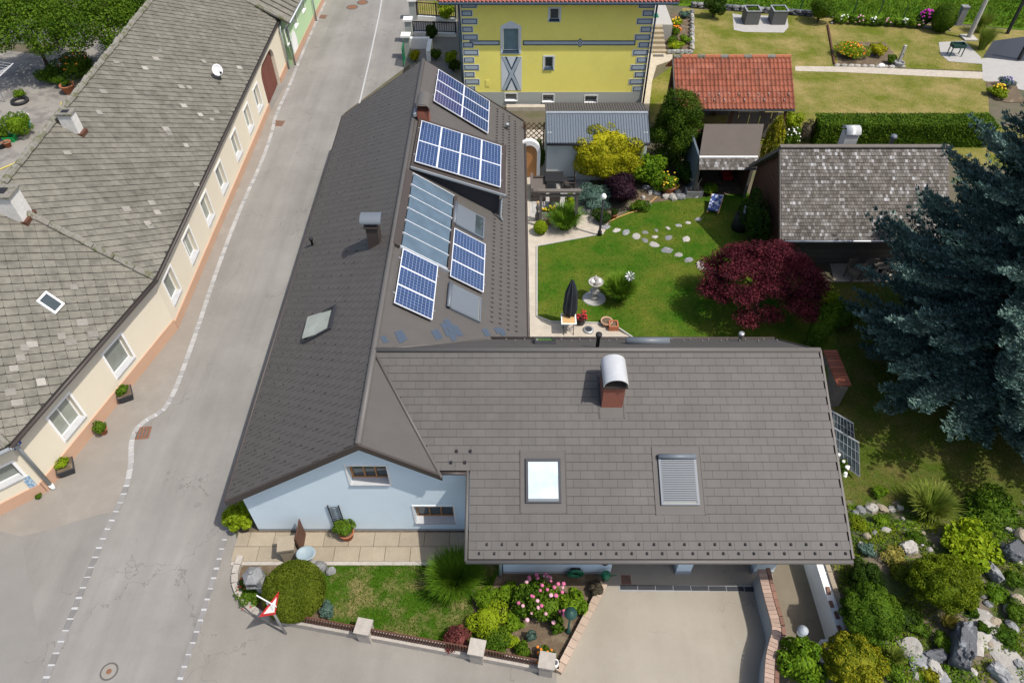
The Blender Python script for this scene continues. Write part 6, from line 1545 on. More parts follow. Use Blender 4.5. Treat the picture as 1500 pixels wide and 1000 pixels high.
# ------------------------------------------------------------------ shrubs by the shed and patio
bush('golden_juniper', 'large golden yellow juniper in front of the metal-roofed shed', 'shrub', 890, 226, 112, 3.0, M['lf_gold'], 18000, 0.14, 0.35, 40, 0.24, 0.45, dy=0.75)
bush('laurel_bush', 'glossy green broadleaf shrub beside the golden juniper', 'shrub', 946, 250, 64, 1.6, M['lf_bright'], 2600, 0.17, 0.5, 10, 0.42, 0.7)
bush('barberry_bush', 'round dark purple barberry beside the blue juniper', 'shrub', 912, 280, 60, 1.5, M['lf_purple'], 5000, 0.09, 0.6, 12, 0.38)
bush('blue_juniper', 'spreading blue-green juniper behind the pergola', 'shrub', 872, 287, 62, 0.9, M['lf_teal'], 5000, 0.11, 0.3, 14, 0.35)
bush('box_ball', 'small clipped lime green box ball at the gravel corner', 'shrub', 792, 333, 21, 0.7, M['lf_lime'], 1800, 0.06, 0.6, flat=True, inner=0.85)
grass_clump('fountain_grass', 'soft green fountain grass beside the yellow flower box', 828, 322, 72, 1.1, M['lf_grass'], 1800, 0.011)
bush('climbing_rose', 'tall narrow rose bush against the pale shed wall', 'shrub', 789, 232, 18, 2.0, M['lf_green'], 1800, 0.10, 0.6, 8, 0.5, dy=0.7)
bush('potted_tree', 'small round leafy standard plant under the pergola', 'shrub', 835, 296, 15, 1.2, M['lf_lime'], 900, 0.08, 0.6, 6)
bush('dark_ground_cover', 'dark low foliage behind the black lamp post', 'shrub', 884, 318, 36, 0.6, M['lf_dark'], 1500, 0.09, 0.5, 8)
r = bush('perennial_bed', 'yellow and green perennials growing among pale rocks', 'flowers', 978, 270, 46, 0.6, M['lf_bright'], 1500, 0.10, 0.5, 10); bloom_on(r, 0.6, 0.6, 14, 0.05, 'fl_yellow', 3)
bush('low_green_bush', 'small green bush between pale rocks and purple barberry', 'shrub', 938, 300, 30, 0.5, M['lf_mid'], 900, 0.09, 0.5, 8)
r = bush('hydrangea_bush', 'round shrub dotted with small white flowers behind the shingle hut', 'shrub', 1159, 205, 26, 1.5, M['lf_mid'], 1800, 0.10, 0.6, 8); bloom_on(r, 0.45, 1.5, 26, 0.05, 'fl_white', 5)
bush('lime_bush', 'lime yellow bush beside the tiled hut', 'shrub', 1160, 177, 32, 1.2, M['lf_lime'], 1800, 0.10, 0.6, 9)
bush('dead_bush', 'grey-brown dry bush at the end of the hedge', 'shrub', 1182, 192, 26, 1.3, M['lf_brown'], 1800, 0.09, 0.4, 9)
bush('dark_green_bush', 'dark green bush under the eave of the tiled hut', 'shrub', 1135, 180, 22, 1.2, M['lf_green'], 1400, 0.10, 0.6, 8)
# the long clipped hedge
a, c = G(1192, 216), G(1446, 216); rng = np.random.default_rng(8); n = 26000
hl, hw, hh = c.x - a.x, 1.25, 1.35
q = rng.uniform(0, 1, (n, 3)); face = rng.integers(0, 10, n); P = np.empty((n, 3)); D = np.zeros((n, 3))
P[:, 0] = q[:, 0] * hl; P[:, 1] = (q[:, 1] - 0.5) * hw; P[:, 2] = q[:, 2] * hh
t = face < 5; P[t, 2] = hh + rng.normal(0, 0.035, t.sum()); D[t, 2] = 1
s_ = (face >= 5) & (face < 9); P[s_, 1] = -hw / 2 + rng.normal(0, 0.04, s_.sum()); D[s_, 1] = -1
e_ = face == 9; P[e_, 0] = np.where(q[e_, 1] < 0.5, 0, hl) + rng.normal(0, 0.04, e_.sum()); D[e_, 0] = np.where(q[e_, 1] < 0.5, -1, 1)
V, F = leaf_quads(P, D, 0.12, 0.5, 0.6, rng=rng)
hr_ = empty('hedge', (a.x, a.y + 0.62, 0), 'long clipped dark green hedge behind the shingle hut', 'hedge'); np_obj('foliage', V, F, M['lf_green'], ABS[hr_], hr_)
mb = MB(); mb.box((a.x + hl / 2, a.y + 0.62, hh * 0.47), (hl - 0.2, hw - 0.25, hh * 0.94)); mb.build('inner_twigs', M['bark'], hr_)

bush('wall_climber', 'dark climbing shrub covering the gable of the shingle hut', 'shrub', 1118, 268, 34, 2.6, M['lf_dark'], 4200, 0.11, 0.5, 14, dy=3.2, loc=(11.2, 26.6, 0))
bush('wall_climber', 'green leafy shrub at the open shed corner beside the hut gable', 'shrub', 1106, 300, 30, 1.2, M['lf_green'], 2000, 0.10, 0.5, 9)
bush('shade_shrub', 'broad dark shrub filling the corner between yew and open shed', 'shrub', 1005, 255, 40, 1.2, M['lf_dark'], 2600, 0.11, 0.5, 10)
bush('shade_shrub', 'green shrub at the right end of the rocks before the open shed', 'shrub', 1040, 278, 22, 0.7, M['lf_bright'], 1100, 0.10, 0.4, 8)
# ------------------------------------------------------------------ garden lawn plants
grass_clump('maiden_grass', 'arching green grass clump under the white wind spinner', 908, 428, 66, 1.25, M['lf_grass'], 2600, 0.014, r0=0.15)
for (px, py, w, h, mm, lab) in ((1215, 437, 34, 0.7, 'lf_lime', 'yellow green perennial beside the curved stone edge'), (1240, 462, 42, 0.8, 'lf_mid', 'green leafy perennial between maple and spruce'), (1222, 455, 26, 0.7, 'lf_bright', 'bright green low perennial below the yellow green one'), (1218, 548, 26, 1.0, 'lf_bright', 'bright shrub squeezed between garage gable and narrow tiled wall'), (1228, 470, 30, 0.6, 'lf_green', 'small dark perennial at the foot of the thuja')):
    bush('garden_perennial', lab, 'shrub', px, py, w, h, M[mm], 1600, 0.10, 0.55, 9)
# ------------------------------------------------------------------ front garden
bush('globe_shrub', 'big clipped olive green globe shrub at the street corner', 'shrub', 431, 865, 92, 1.5, M['lf_olive'], 22000, 0.055, 0.45, flat=True, inner=0.90)
bush('corner_shrub', 'bright evergreen shrub against the corner of the blue gable', 'shrub', 351, 757, 44, 1.1, M['lf_lime'], 3500, 0.08, 0.6, 10)
grass_clump('pampas_grass', 'huge soft green grass mound beside the garage eave', 668, 848, 100, 1.25, M['lf_grass'], 5200, 0.009, r0=0.2)
r = bush('pink_hydrangea', 'hydrangea covered in pink flower balls before the garage wall', 'shrub', 795, 880, 84, 1.0, M['lf_mid'], 3000, 0.10, 0.6, 14, 0.36); bloom_on(r, 0.86, 1.05, 24, 0.055, 'fl_pink', 4, lo=0.55); bloom_on(r, 0.80, 1.0, 16, 0.055, 'fl_rose', 5, lo=0.55)
bush('hydrangea_leaves', 'leafy green hydrangea without flowers next to the pink one', 'shrub', 838, 882, 42, 0.9, M['lf_bright'], 1600, 0.12, 0.6, 9)
bush('front_perennial', 'broad light green perennial clump behind the fence', 'shrub', 716, 905, 60, 0.6, M['lf_lime'], 2600, 0.10, 0.3, 12)
bush('front_perennial', 'green perennial clump at the lawn corner under the big grass mound', 'shrub', 712, 880, 44, 0.6, M['lf_bright'], 2000, 0.09, 0.35, 10)
bush('front_perennial', 'green perennial clump touching the granite fence pillar', 'shrub', 728, 938, 50, 0.55, M['lf_mid'], 2200, 0.09, 0.35, 10)
bush('front_perennial', 'low green perennial between hydrangea and yellow sedum', 'shrub', 752, 912, 34, 0.5, M['lf_bright'], 1300, 0.09, 0.4, 9)
bush('yellow_sedum', 'small bright yellow sedum cushion in the front bed', 'flowers', 722, 894, 17, 0.4, M['lf_gold'], 800, 0.05, 0.7, 6)
bush('red_barberry', 'spiky dusty red barberry behind the front fence', 'shrub', 671, 936, 42, 0.6, M['lf_red'], 1800, 0.12, 0.2, 9, tilt=0.9)
for (px, py, w, mm, lab) in ((742, 868, 40, 'lf_bright', 'leafy perennial between big grass mound and pink hydrangea'), (765, 950, 24, 'lf_mid', 'low perennial behind the last fence panel'), (745, 938, 28, 'lf_lime', 'yellow-green perennial behind the fence near the end pillar'), (815, 915, 26, 'lf_green', 'dark green perennial at the foot of the pink hydrangea')):
    bush('front_perennial', lab, 'shrub', px, py, w, 0.4, M[mm], 900, 0.09, 0.4, 8)
bush('silver_perennial', 'thin silvery perennial standing in bare soil of the front bed', 'flowers', 778, 932, 16, 0.5, M['lf_teal'], 400, 0.09, 0.3, 5)
r = bush('corner_begonias', 'low bedding plants with red flowers inside the curved street kerb', 'flowers', 367, 862, 40, 0.3, M['lf_mid'], 1500, 0.08, 0.6, 12, dy=1.6); bloom_on(r, 0.42, 0.3, 12, 0.03, 'fl_red', 7, ry=0.7)
bush('blue_fescue', 'bluish low plant at the foot of the globe shrub', 'flowers', 480, 892, 26, 0.4, M['lf_teal'], 900, 0.08, 0.3, 8)
bush('weed_tuft', 'weed tuft growing at the downpipe of the cream house', 'flowers', 56, 727, 12, 0.15, M['lf_green'], 160, 0.07, 0.4, 4, stem=False)
# ------------------------------------------------------------------ rock garden plants
RG = dict(terrain=True)
bush('mounded_conifer', 'large mossy green mounded conifer in the middle of the rock garden', 'shrub', 1386, 855, 104, 1.5, M['lf_moss'], 20000, 0.07, 0.4, 46, 0.22, 0.5, dy=0.85, **RG)
bush('round_conifer', 'round dense green conifer beside the white retaining wall', 'shrub', 1275, 898, 88, 1.3, M['lf_green'], 16000, 0.07, 0.4, 44, 0.20, 0.45, **RG)
bush('golden_cypress', 'golden tipped dwarf cypress at the bottom of the rock garden', 'shrub', 1252, 972, 92, 1.4, M['lf_goldtip'], 14000, 0.075, 0.5, 50, 0.20, 0.5, **RG)
bush('bright_laurel', 'bright green leafy shrub leaning over the brick coping wall', 'shrub', 1172, 972, 72, 1.6, M['lf_bright'], 3800, 0.11, 0.55, 14, 0.36)
bush('dark_dwarf_pine', 'dark green dwarf pine close to the garage roof corner', 'shrub', 1264, 842, 54, 0.9, M['lf_dark'], 3500, 0.10, 0.3, 14, 0.34, **RG)
grass_clump('reed_grass', 'pale striped reed grass at the shaded edge of the rock garden', 1364, 742, 92, 1.1, M['lf_reed'], 1200, 0.013, True)
bush('leafy_hosta', 'light green large-leaved plant beside the pond edge', 'shrub', 1424, 795, 88, 0.5, M['lf_lime'], 1300, 0.17, 0.75, 14, 0.30, 0.7, **RG)
bush('dark_leaf_shrub', 'dark green shrub between reed grass and pond', 'shrub', 1460, 752, 90, 0.8, M['lf_green'], 3000, 0.12, 0.5, 14, **RG)
for (px, py, w, h, mm, lab) in ((1260, 770, 32, 0.3, 'lf_moss', 'flat moss cushion beside the pale stone edging'), (1293, 763, 26, 0.25, 'lf_bright', 'small green rosette behind the moss cushion'), (1272, 806, 26, 0.25, 'lf_teal', 'grey-green cushion plant among flat stones'), (1312, 815, 40, 0.35, 'lf_straw', 'dry feathery tuft left of the mounded conifer'), (1320, 838, 34, 0.35, 'lf_olive', 'olive cushion at the foot of the mounded conifer'), (1330, 905, 46, 0.35, 'lf_dark', 'dark creeping conifer right of the round conifer'), (1345, 918, 34, 0.3, 'lf_green', 'green creeping cushion above the bare soil slope'), (1380, 940, 34, 0.35, 'lf_green', 'green tuft left of the big dark boulder'), (1460, 870, 36, 0.3, 'lf_bright', 'light green ground cover by the pale rocks'), (1488, 895, 40, 0.5, 'lf_mid', 'green grassy bush at the edge of the pale rocks'), (1475, 935, 40, 0.35, 'lf_mid', 'mixed green cushion above the flat steps'), (1440, 918, 20, 0.25, 'lf_green', 'tiny round cushion between flat stones'), (1362, 990, 30, 0.35, 'lf_goldtip', 'yellowish cushion near the lowest rocks'), (1312, 985, 34, 0.3, 'lf_mid', 'soft green cushion next to the golden cypress'), (1425, 895, 20, 0.3, 'lf_green', 'small tuft right of the mounded conifer'), (1490, 850, 30, 0.3, 'lf_green', 'dark ground cover near the standing stone'), (1340, 785, 26, 0.3, 'lf_green', 'green cushion beside the row of small white stones'), (1290, 720, 24, 0.35, 'lf_bright', 'bright weeds growing along the garage gable')):
    bush('rock_plant', lab, 'flowers', px, py, w, h, M[mm], 900, 0.07, 0.45, 9, 0.36, **RG)
grass_clump('feather_grass', 'pale straw feather grass tuft under the mounded conifer', 1388, 910, 36, 0.5, M['lf_straw'], 420, 0.008, True)
grass_clump('feather_grass', 'pale green feather grass tuft beside the flat-topped rock', 1310, 962, 36, 0.5, M['lf_reed'], 420, 0.008, True)
r = bush('daisy_bush', 'white flowering plant squeezed against the garage gable', 'flowers', 1233, 685, 14, 0.7, M['lf_mid'], 600, 0.08, 0.5, 6, dy=1.8); bloom_on(r, 0.2, 0.75, 8, 0.06, 'fl_white', 9, ry=0.5)
# ------------------------------------------------------------------ upper garden
bush('clipped_bush', 'dark clipped bush on the low stone wall beside the raised planters', 'shrub', 1048, 9, 32, 1.7, M['lf_dark'], 2600, 0.13, 0.5, 8)
bush('clipped_bush', 'leafy bush on the stone wall left of the long flower border', 'shrub', 1203, 14, 40, 1.8, M['lf_green'], 2600, 0.14, 0.5, 8)
bush('clipped_bush', 'smooth clipped egg-shaped bush beside the magenta phlox', 'shrub', 1384, 26, 34, 1.9, M['lf_mid'], 5000, 0.09, 0.5, flat=True, inner=0.9)
r = bush('magenta_phlox', 'phlox clump with bright magenta flowers in the far border', 'flowers', 1356, 28, 24, 1.2, M['lf_dark'], 1000, 0.11, 0.5, 6); bloom_on(r, 0.5, 1.25, 34, 0.07, 'fl_magenta', 3, lo=0.8)
grass_clump('pampas_grass', 'silvery grass clump behind the leaning concrete pole', 1440, 36, 36, 1.4, M['lf_reed'], 700, 0.016)
grass_clump('pampas_grass', 'silvery grass clump beside the paved yard', 1443, 60, 38, 1.4, M['lf_reed'], 700, 0.016)
r = bush('daylily_bed', 'bed of orange daylilies on the dry lawn', 'flowers', 1247, 74, 50, 0.8, M['lf_lime'], 2400, 0.14, 0.3, 12); bloom_on(r, 0.95, 0.8, 40, 0.06, 'fl_orange', 3); bloom_on(r, 0.9, 0.8, 26, 0.05, 'fl_yellow', 8)
bush('yellow_shrub', 'golden leaved shrub beside the orange daylilies', 'shrub', 1285, 72, 26, 0.9, M['lf_gold'], 1400, 0.11, 0.5, 8)
bush('low_green_bush', 'small green bush next to the stone pump', 'shrub', 1306, 87, 16, 0.6, M['lf_mid'], 700, 0.10, 0.5, 6)
r = bush('yellow_hosta', 'yellow variegated plant in the bed at the paved yard', 'flowers', 1462, 134, 30, 0.6, M['lf_lime'], 1200, 0.12, 0.5, 9); bloom_on(r, 0.4, 0.75, 16, 0.06, 'fl_yellow', 3, lo=0.9)
r = bush('lavender', 'purple lavender mound behind the yellow variegated plant', 'flowers', 1474, 121, 26, 0.6, M['lf_teal'], 900, 0.10, 0.3, 7); bloom_on(r, 0.4, 0.65, 30, 0.05, 'fl_lav', 3)
for (px, py, w, mm, lab, fl) in ((991, 33, 20, 'lf_lime', 'yellow flowering cushion at the top of the garden steps', 'fl_yellow'), (990, 45, 20, 'lf_mid', 'orange flowering plant beside the garden steps', 'fl_orange'), (1003, 22, 16, 'lf_teal', 'silver leaved plant at the top of the step bed', None), (1003, 58, 20, 'lf_bright', 'green cushion in the step bed', None), (990, 66, 24, 'lf_lime', 'lime cushion at the foot of the step bed', None), (984, 58, 16, 'lf_green', 'dark cushion beside the middle garden steps', None)):
    r = bush('step_plant', lab, 'flowers', px, py, w, 0.55, M[mm], 700, 0.10, 0.5, 7)
    if fl: bloom_on(r, 0.36, 0.6, 20, 0.06, fl, px)
rn = random.Random(6)
for i in range(12):
    px = 1226 + i * 11; r = bush('border_plant', ['low green border plant in the long flower border under the meadow', 'pale flowering border plant in the long flower border under the meadow'][i % 2], 'flowers', px, 28 + i * 0.7, 14, 0.6, M[['lf_mid', 'lf_bright', 'lf_green'][i % 3]], 420, 0.12, 0.5, 5, group=['green plants of the long flower border', 'flowering plants of the long flower border'][i % 2], stem=False)
    if i % 2: bloom_on(r, 0.28, 0.65, 8, 0.06, 'fl_white' if i % 4 == 1 else 'fl_rose', i)
# by the yellow house entrance
bush('entrance_bush', 'round dark shrub before the black railing of the yellow house', 'shrub', 632, 48, 18, 1.2, M['lf_dark'], 1600, 0.10, 0.5, 7)
bush('entrance_bush', 'lime green shrub beside the corner of the yellow house', 'shrub', 660, 84, 24, 0.9, M['lf_lime'], 1400, 0.10, 0.5, 8)
bush('entrance_bush', 'dark shrub under the lime one at the yellow house', 'shrub', 664, 96, 20, 0.8, M['lf_dark'], 1000, 0.10, 0.5, 7)
bush('entrance_bush', 'dark low shrub near the white L-shaped wall', 'shrub', 638, 80, 20, 0.7, M['lf_green'], 1000, 0.10, 0.5, 7)
bush('entrance_bush', 'yellowish shrub behind the gable tip of the brown roof', 'shrub', 608, 82, 16, 0.8, M['lf_gold'], 900, 0.10, 0.5, 7)
bush('entrance_bush', 'flowering shrub behind the black railing panels', 'shrub', 652, 18, 30, 1.2, M['lf_lime'], 1600, 0.12, 0.5, 9)
# farm courtyard
r = bush('courtyard_plant', 'bushy green plant with orange flowers against the slate ridge', 'shrub', 112, 95, 70, 1.2, M['lf_green'], 3000, 0.13, 0.5, 12); bloom_on(r, 1.1, 1.2, 14, 0.07, 'fl_orange', 3, lo=0.7)
bush('courtyard_plant', 'dark leafy plant behind the terracotta tub', 'shrub', 72, 108, 40, 0.9, M['lf_green'], 2000, 0.12, 0.5, 10)
grass_clump('courtyard_grass', 'bright grassy plant beside the terracotta tub', 90, 122, 26, 0.7, M['lf_lime'] if False else M['lf_grass'], 400, 0.014)
bush('courtyard_plant', 'large bright leafy plant by the turquoise bucket', 'shrub', 24, 182, 44, 1.3, M['lf_bright'], 2600, 0.13, 0.35, 12)
bush('courtyard_plant', 'small bright plant in the ring of the clothes dryer foot', 'shrub', 28, 138, 18, 0.5, M['lf_bright'], 700, 0.11, 0.4, 7)
bush('courtyard_plant', 'leafy plant at the edge of the courtyard beside green crate', 'shrub', 3, 195, 22, 0.8, M['lf_mid'], 900, 0.12, 0.5, 7)

# ------------------------------------------------------------------ short grass on the lawns
def lawn_blades(name, pxs, n, z, m, h=0.05, seed=3, label='short grass blades of the lawn', w=0.012):
    rng = np.random.default_rng(seed); P = np.array([[G(a, b_).x, G(a, b_).y] for a, b_ in pxs])
    lo, hi = P.min(0), P.max(0); q = rng.uniform(lo, hi, (n * 3, 2)); ins = np.zeros(len(q), bool); k = len(P); j = k - 1
    for i in range(k):
        c = ((P[i, 1] > q[:, 1]) != (P[j, 1] > q[:, 1])) & (q[:, 0] < (P[j, 0] - P[i, 0]) * (q[:, 1] - P[i, 1]) / (P[j, 1] - P[i, 1] + 1e-9) + P[i, 0]); ins ^= c; j = i
    q = q[ins][:n]; n = len(q); a = rng.uniform(0, 6.28, n); d = np.stack([np.cos(a), np.sin(a)], 1) * w; hh = h * rng.uniform(0.5, 1.3, n); ln = rng.normal(0, h * 0.6, (n, 2))
    V = np.zeros((n, 3, 3)); V[:, 0, :2] = q - d; V[:, 1, :2] = q + d; V[:, 2, :2] = q + ln; V[:, :, 2] = z; V[:, 2, 2] = z + hh
    o = np.array([q.mean(0)[0], q.mean(0)[1], z]); V = V.reshape(-1, 3) - o
    return np_obj(name, V, np.arange(n * 3).reshape(n, 3), m, o, None, label=label, cat='grass', kind='stuff')
lawn_blades('grass', [(470, 828), (735, 828), (720, 860), (690, 865), (700, 946), (690, 950), (545, 928), (484, 913)], 9000, 0.03, M['grass_blade'], 0.06, label='patchy short grass of the front lawn')
lawn_blades('grass', [(788, 361), (884, 342), (897, 322), (935, 301), (962, 296), (1095, 283), (1180, 420), (1225, 560), (960, 560), (927, 494), (885, 473), (808, 471), (788, 463)], 26000, 0.028, M['grass_blade'], 0.05, label='mown grass of the courtyard lawn')
lawn_blades('grass', [(985, 6), (1215, 21), (1400, 33), (1500, 43), (1700, -30), (985, -30)], 22000, 0.028, M['lf_lime'] if False else M['grass_blade'], 0.22, w=0.03, label='tall meadow grass above the stone wall')

# ground cover of the rock garden: patches of tiny leaves
from mathutils import noise as mnoise
def ground_cover(n, seed, thr, hh, leaf, m, label):
    rng = np.random.default_rng(seed); C = []
    for x, y, u in zip(rng.uniform(9.7, 19.5, n), rng.uniform(4.5, 12.4, n), rng.uniform(0, 1, (n, 2))):
        v = mnoise.noise(Vector((x * 0.9 + seed, y * 0.9, 3.3))) + 0.5 * mnoise.noise(Vector((x * 2.6, y * 2.6 + seed, 1.1)))
        if v > thr + u[0] * 0.25: C.append((x, y, zt(x, y) + 0.03 + hh * min(1, max(0, v - thr) * 2) * u[1]))
    C = np.array(C); o = np.array((13.0, 9.0, 0.5)); V, F = leaf_quads(C - o, np.tile(np.array([[0, 0, 1.0]]), (len(C), 1)), leaf, 0.5, 0.6, rng=rng)
    np_obj('ground_cover', V, F, m, o, None, label=label, cat='ground cover', kind='stuff')
ground_cover(50000, 21, -0.05, 0.12, 0.075, M['lf_moss'], 'low mossy ground cover spreading between the stones of the rock garden')
ground_cover(40000, 5, 0.12, 0.30, 0.085, M['lf_bright'], 'bright green leafy patches between the stones of the rock garden')
ground_cover(30000, 9, 0.20, 0.22, 0.08, M['lf_green'], 'darker green cushions between the stones of the rock garden')
lawn_blades('grass', [(1215, 416), (1500, 416), (1700, 560), (1700, 735), (1330, 742), (1242, 740), (1215, 540)], 16000, 0.014, M['grass_dry'], 0.07, label='thin shaded grass under the blue spruce')
lawn_blades('grass', [(953, 178), (950, 122), (1000, 14), (1215, 28), (1395, 40), (1450, 98), (1450, 182), (1000, 195)], 30000, 0.012, M['grass_dry'], 0.03, w=0.02, label='dry mown grass of the upper garden')
# ------------------------------------------------------------------ front fence and street corner
def single(mb, name, m, label, cat, smooth=False, **k): return mb.build(name, m, None, smooth, label=label, cat=cat, **k)
fe = empty('front_fence', G(620, 945), 'low granite wall topped by a brown slatted fence between stone pillars along the street', 'fence')
FP = [(402, 907), (538, 932), (700, 962), (800, 981)]
FW = [G(*q) for q in FP]
bal = MB(); bal.hexa([(-0.02, -0.015, 0), (0.02, -0.015, 0), (0.02, 0.015, 0), (-0.02, 0.015, 0), (-0.02, -0.015, 0.42), (0.02, -0.015, 0.42), (0.02, 0.015, 0.42), (-0.02, 0.015, 0.42)])
bme = bpy.data.meshes.new('picket'); bme.from_pydata(bal.v, [], bal.f); bme.materials.append(M['wood_brown']); bme.update()
for a, c in zip(FW[:-1], FW[1:]):
    d = (c - a).normalized(); L0 = (c - a).length; rz = math.atan2(d.y, d.x); m_ = (a + c) / 2
    b = MB(); b.box(m_ + V2(0, 0, 0.15), (L0 - 0.30, 0.24, 0.30), rz); b.build('base_wall', M['granite'], fe)
    for z in (0.40, 0.68): b = MB(); b.box(m_ + V2(0, 0, z), (L0 - 0.32, 0.035, 0.05), rz); b.build('rail', M['wood_brown'], fe)
    k = int((L0 - 0.4) / 0.085)
    for i in range(k):
        p = a + d * (0.22 + i * 0.085) + Vector((-d.y, d.x, 0)) * -0.03
        o = bpy.data.objects.new('picket', bme); link(o, fe, p + V2(0, 0, 0.32)); o.rotation_euler = (0, 0, rz)
for i, p in enumerate(FW[1:]):
    d = (FW[2] - FW[1]).normalized(); rz = math.atan2(d.y, d.x)
    b = MB(); b.box(p + V2(0, 0, 0.36), (0.38, 0.38, 0.72), rz); q = b.build('pillar', M['granite'], fe)
    b = MB(); b.box(p + V2(0, 0, 0.75), (0.46, 0.46, 0.08), rz); b.build('pillar_cap', M['granite'], q)
# rounded kerb round the corner bed
kb = empty('kerb', G(350, 860), None, None); kb['kind'] = 'structure'
P = smooth_line([G(*q) for q in ((352, 823), (346, 840), (346, 858), (354, 875), (368, 892), (385, 903), (403, 908))], 2)
for p, d in polyline_walk(P, 0.30):
    b = MB(); b.box(p + V2(0, 0, 0.09), (0.28, 0.20, 0.18), math.atan2(d.y, d.x)); b.build('kerb_stone', M['granite'], kb)
# give-way sign
p = G(419, 928); sg = empty('give_way_sign', p, 'red and white triangular give way sign on a grey pole at the street corner', 'road sign')
b = MB(); b.tube([p, p + V2(0, 0, 2.25)], 0.035, 8); b.build('pole', M['steel'], sg, True)
nf = Vector((0.88, -0.47, 0.0)).normalized(); uf = Vector((-nf.y, nf.x, 0)); c = p + V2(0, 0, 1.95) + nf * 0.05
def trip(s, off, m, nm, th=0.012):
    b = MB(); pts = [c + uf * s * 0.5 + V2(0, 0, s * 0.29) + nf * off, c - uf * s * 0.5 + V2(0, 0, s * 0.29) + nf * off, c - V2(0, 0, s * 0.577) + nf * off]; b.prism(pts, nf * th); b.build(nm, M[m], sg)
M['sign_red'] = mat('sign_red', (0.50, 0.02, 0.025), 0.4, 0.05)
trip(0.80, 0.0, 'sign_red', 'red_border'); trip(0.52, 0.014, 'white', 'white_field', 0.006)
b = MB(); b.box(p + V2(0, 0, 2.32), (0.68, 0.025, 0.06), -0.47); b.build('name_plate', M['white'], sg)
# open brown gate leaf beside the blue wall
a, c = G(447, 783), G(442, 813); gt = empty('garden_gate', (a + c) / 2, 'open brown slatted garden gate standing across the slab path', 'gate')
d = (c - a).normalized(); L0 = (c - a).length
for z in (0.2, 0.85): b = MB(); b.box((a + c) / 2 + V2(0, 0, z), (L0, 0.04, 0.06), math.atan2(d.y, d.x)); b.build('rail', M['wood_brown'], gt)
for i in range(13): b = MB(); b.box(a + d * (L0 * (i + 0.5) / 13) + V2(0.03, 0, 0.56), (0.055, 0.025, 1.0), math.atan2(d.y, d.x)); b.build('slat', M['wood_brown'], gt)
b = MB(); p = G(428, 815); b.box(p + V2(0, 0, 0.40), (0.42, 0.42, 0.80), 0.15); b.box(p + V2(0, 0, 0.85), (0.52, 0.5, 0.10), 0.15); single(b, 'gate_pillar', M['slab'], 'square aggregate stone gate pillar beside the open brown gate', 'pillar')
# trellis and pot against the blue wall
p = G(503, 778); tr = empty('trellis', (p.x, YW - 0.06, 0), 'narrow black trellis leaning on the blue gable wall', 'trellis')
y = YW - 0.05; zt0, zt1 = 0.35, 1.65; x0, x1 = p.x - 0.20, p.x + 0.14
for x in (x0, x1): b = MB(); b.box((x, y, 0.85), (0.03, 0.03, 1.7)); b.build('upright', M['dark'], tr)
for i in range(10):
    for s in (0, 1):
        z0 = zt0 + i * 0.13; b = MB(); b.tube([(x0, y + 0.01 * s, z0 + (0.13 if s else 0)), (x1, y + 0.01 * s, z0 + (0 if s else 0.13))], 0.008, 4); b.build('lath', M['dark'], tr)
def pot(name, label, px, py, r, h, m, plant=None, z=0.0, pw=None, fl=None, cat='flower pot', n=500, group=None):
    p = G(px, py, z); root = empty(name, p, label, cat, group)
    b = MB(); b.lathe([(r * 0.68, 0), (r, h), (r * 1.08, h), (r * 1.08, h * 1.06), (r * 0.88, h * 1.06), (r * 0.86, h * 0.9)], p, 16); b.build('pot', M[m], root, True)
    b = MB(); b.lathe([(r * 0.8, h * 0.86), (r * 0.87, h * 0.92)], p, 12); b.build('soil', M['soil'], root)
    if plant:
        V, F = foliage(pw or r * 1.3, pw or r * 1.3, (pw or r * 1.3) * 0.8, n, 0.08, 0.5, 7, 0.42, 0.6, int(px)); np_obj('plant', V, F, M[plant], p + V2(0, 0, h * 0.85), root)
    if fl: blossoms(root, p, [p + Vector((random.uniform(-1, 1) * (pw or r), random.uniform(-1, 1) * (pw or r), h + (pw or r) * random.uniform(0.7, 1.5))) for k in range(16)], 0.04, fl)
    return root
pot('flower_pot', 'terracotta pot with a leafy green plant at the blue gable wall', 510, 787, 0.24, 0.38, 'terracotta', 'lf_mid', pw=0.36, n=900)
# stone lantern, bird bath
p = G(385, 868); sl_o = empty('stone_lantern', p, 'grey stone lantern standing in the corner flower bed', 'lantern')
b = MB(); b.lathe([(0.20, 0), (0.18, 0.06), (0.11, 0.12), (0.11, 0.72), (0.2, 0.78)], p, 8); b.build('column', M['stone_grey'], sl_o)
b = MB()
for sx in (-1, 1):
    for sy in (-1, 1): b.box(p + V2(sx * 0.17, sy * 0.17, 0.98), (0.10, 0.10, 0.40))
b.box(p + V2(0, 0, 0.80), (0.46, 0.46, 0.06)); b.build('housing', M['stone_grey'], sl_o)
b = MB(); b.box(p + V2(0, 0, 0.98), (0.22, 0.22, 0.3)); b.build('light_chamber', M['stone_dark'], sl_o)
b = MB(); b.lathe([(0.32, 1.18), (0.30, 1.23), (0.15, 1.34), (0.07, 1.38), (0.07, 1.44), (0.02, 1.47)], p, 6); b.build('roof', M['stone_grey'], sl_o)
p = G(456, 828); bb = empty('bird_bath', p, 'grey bird bath with blue-grey basin behind the globe shrub', 'bird bath')
b = MB(); b.lathe([(0.22, 0), (0.2, 0.1), (0.12, 0.16), (0.12, 0.62), (0.2, 0.7)], p, 12); b.build('foot', M['stone_pale'], bb, True)
M['basin'] = mat('basin', (0.26, 0.33, 0.36), 0.5, 0.15, 4, 30, 0.1)
b = MB(); b.lathe([(0.16, 0.68), (0.26, 0.80), (0.28, 0.84), (0.24, 0.84), (0.18, 0.78)], p, 18, 1.1, 0.9); b.build('bowl', M['basin'], bb, True)
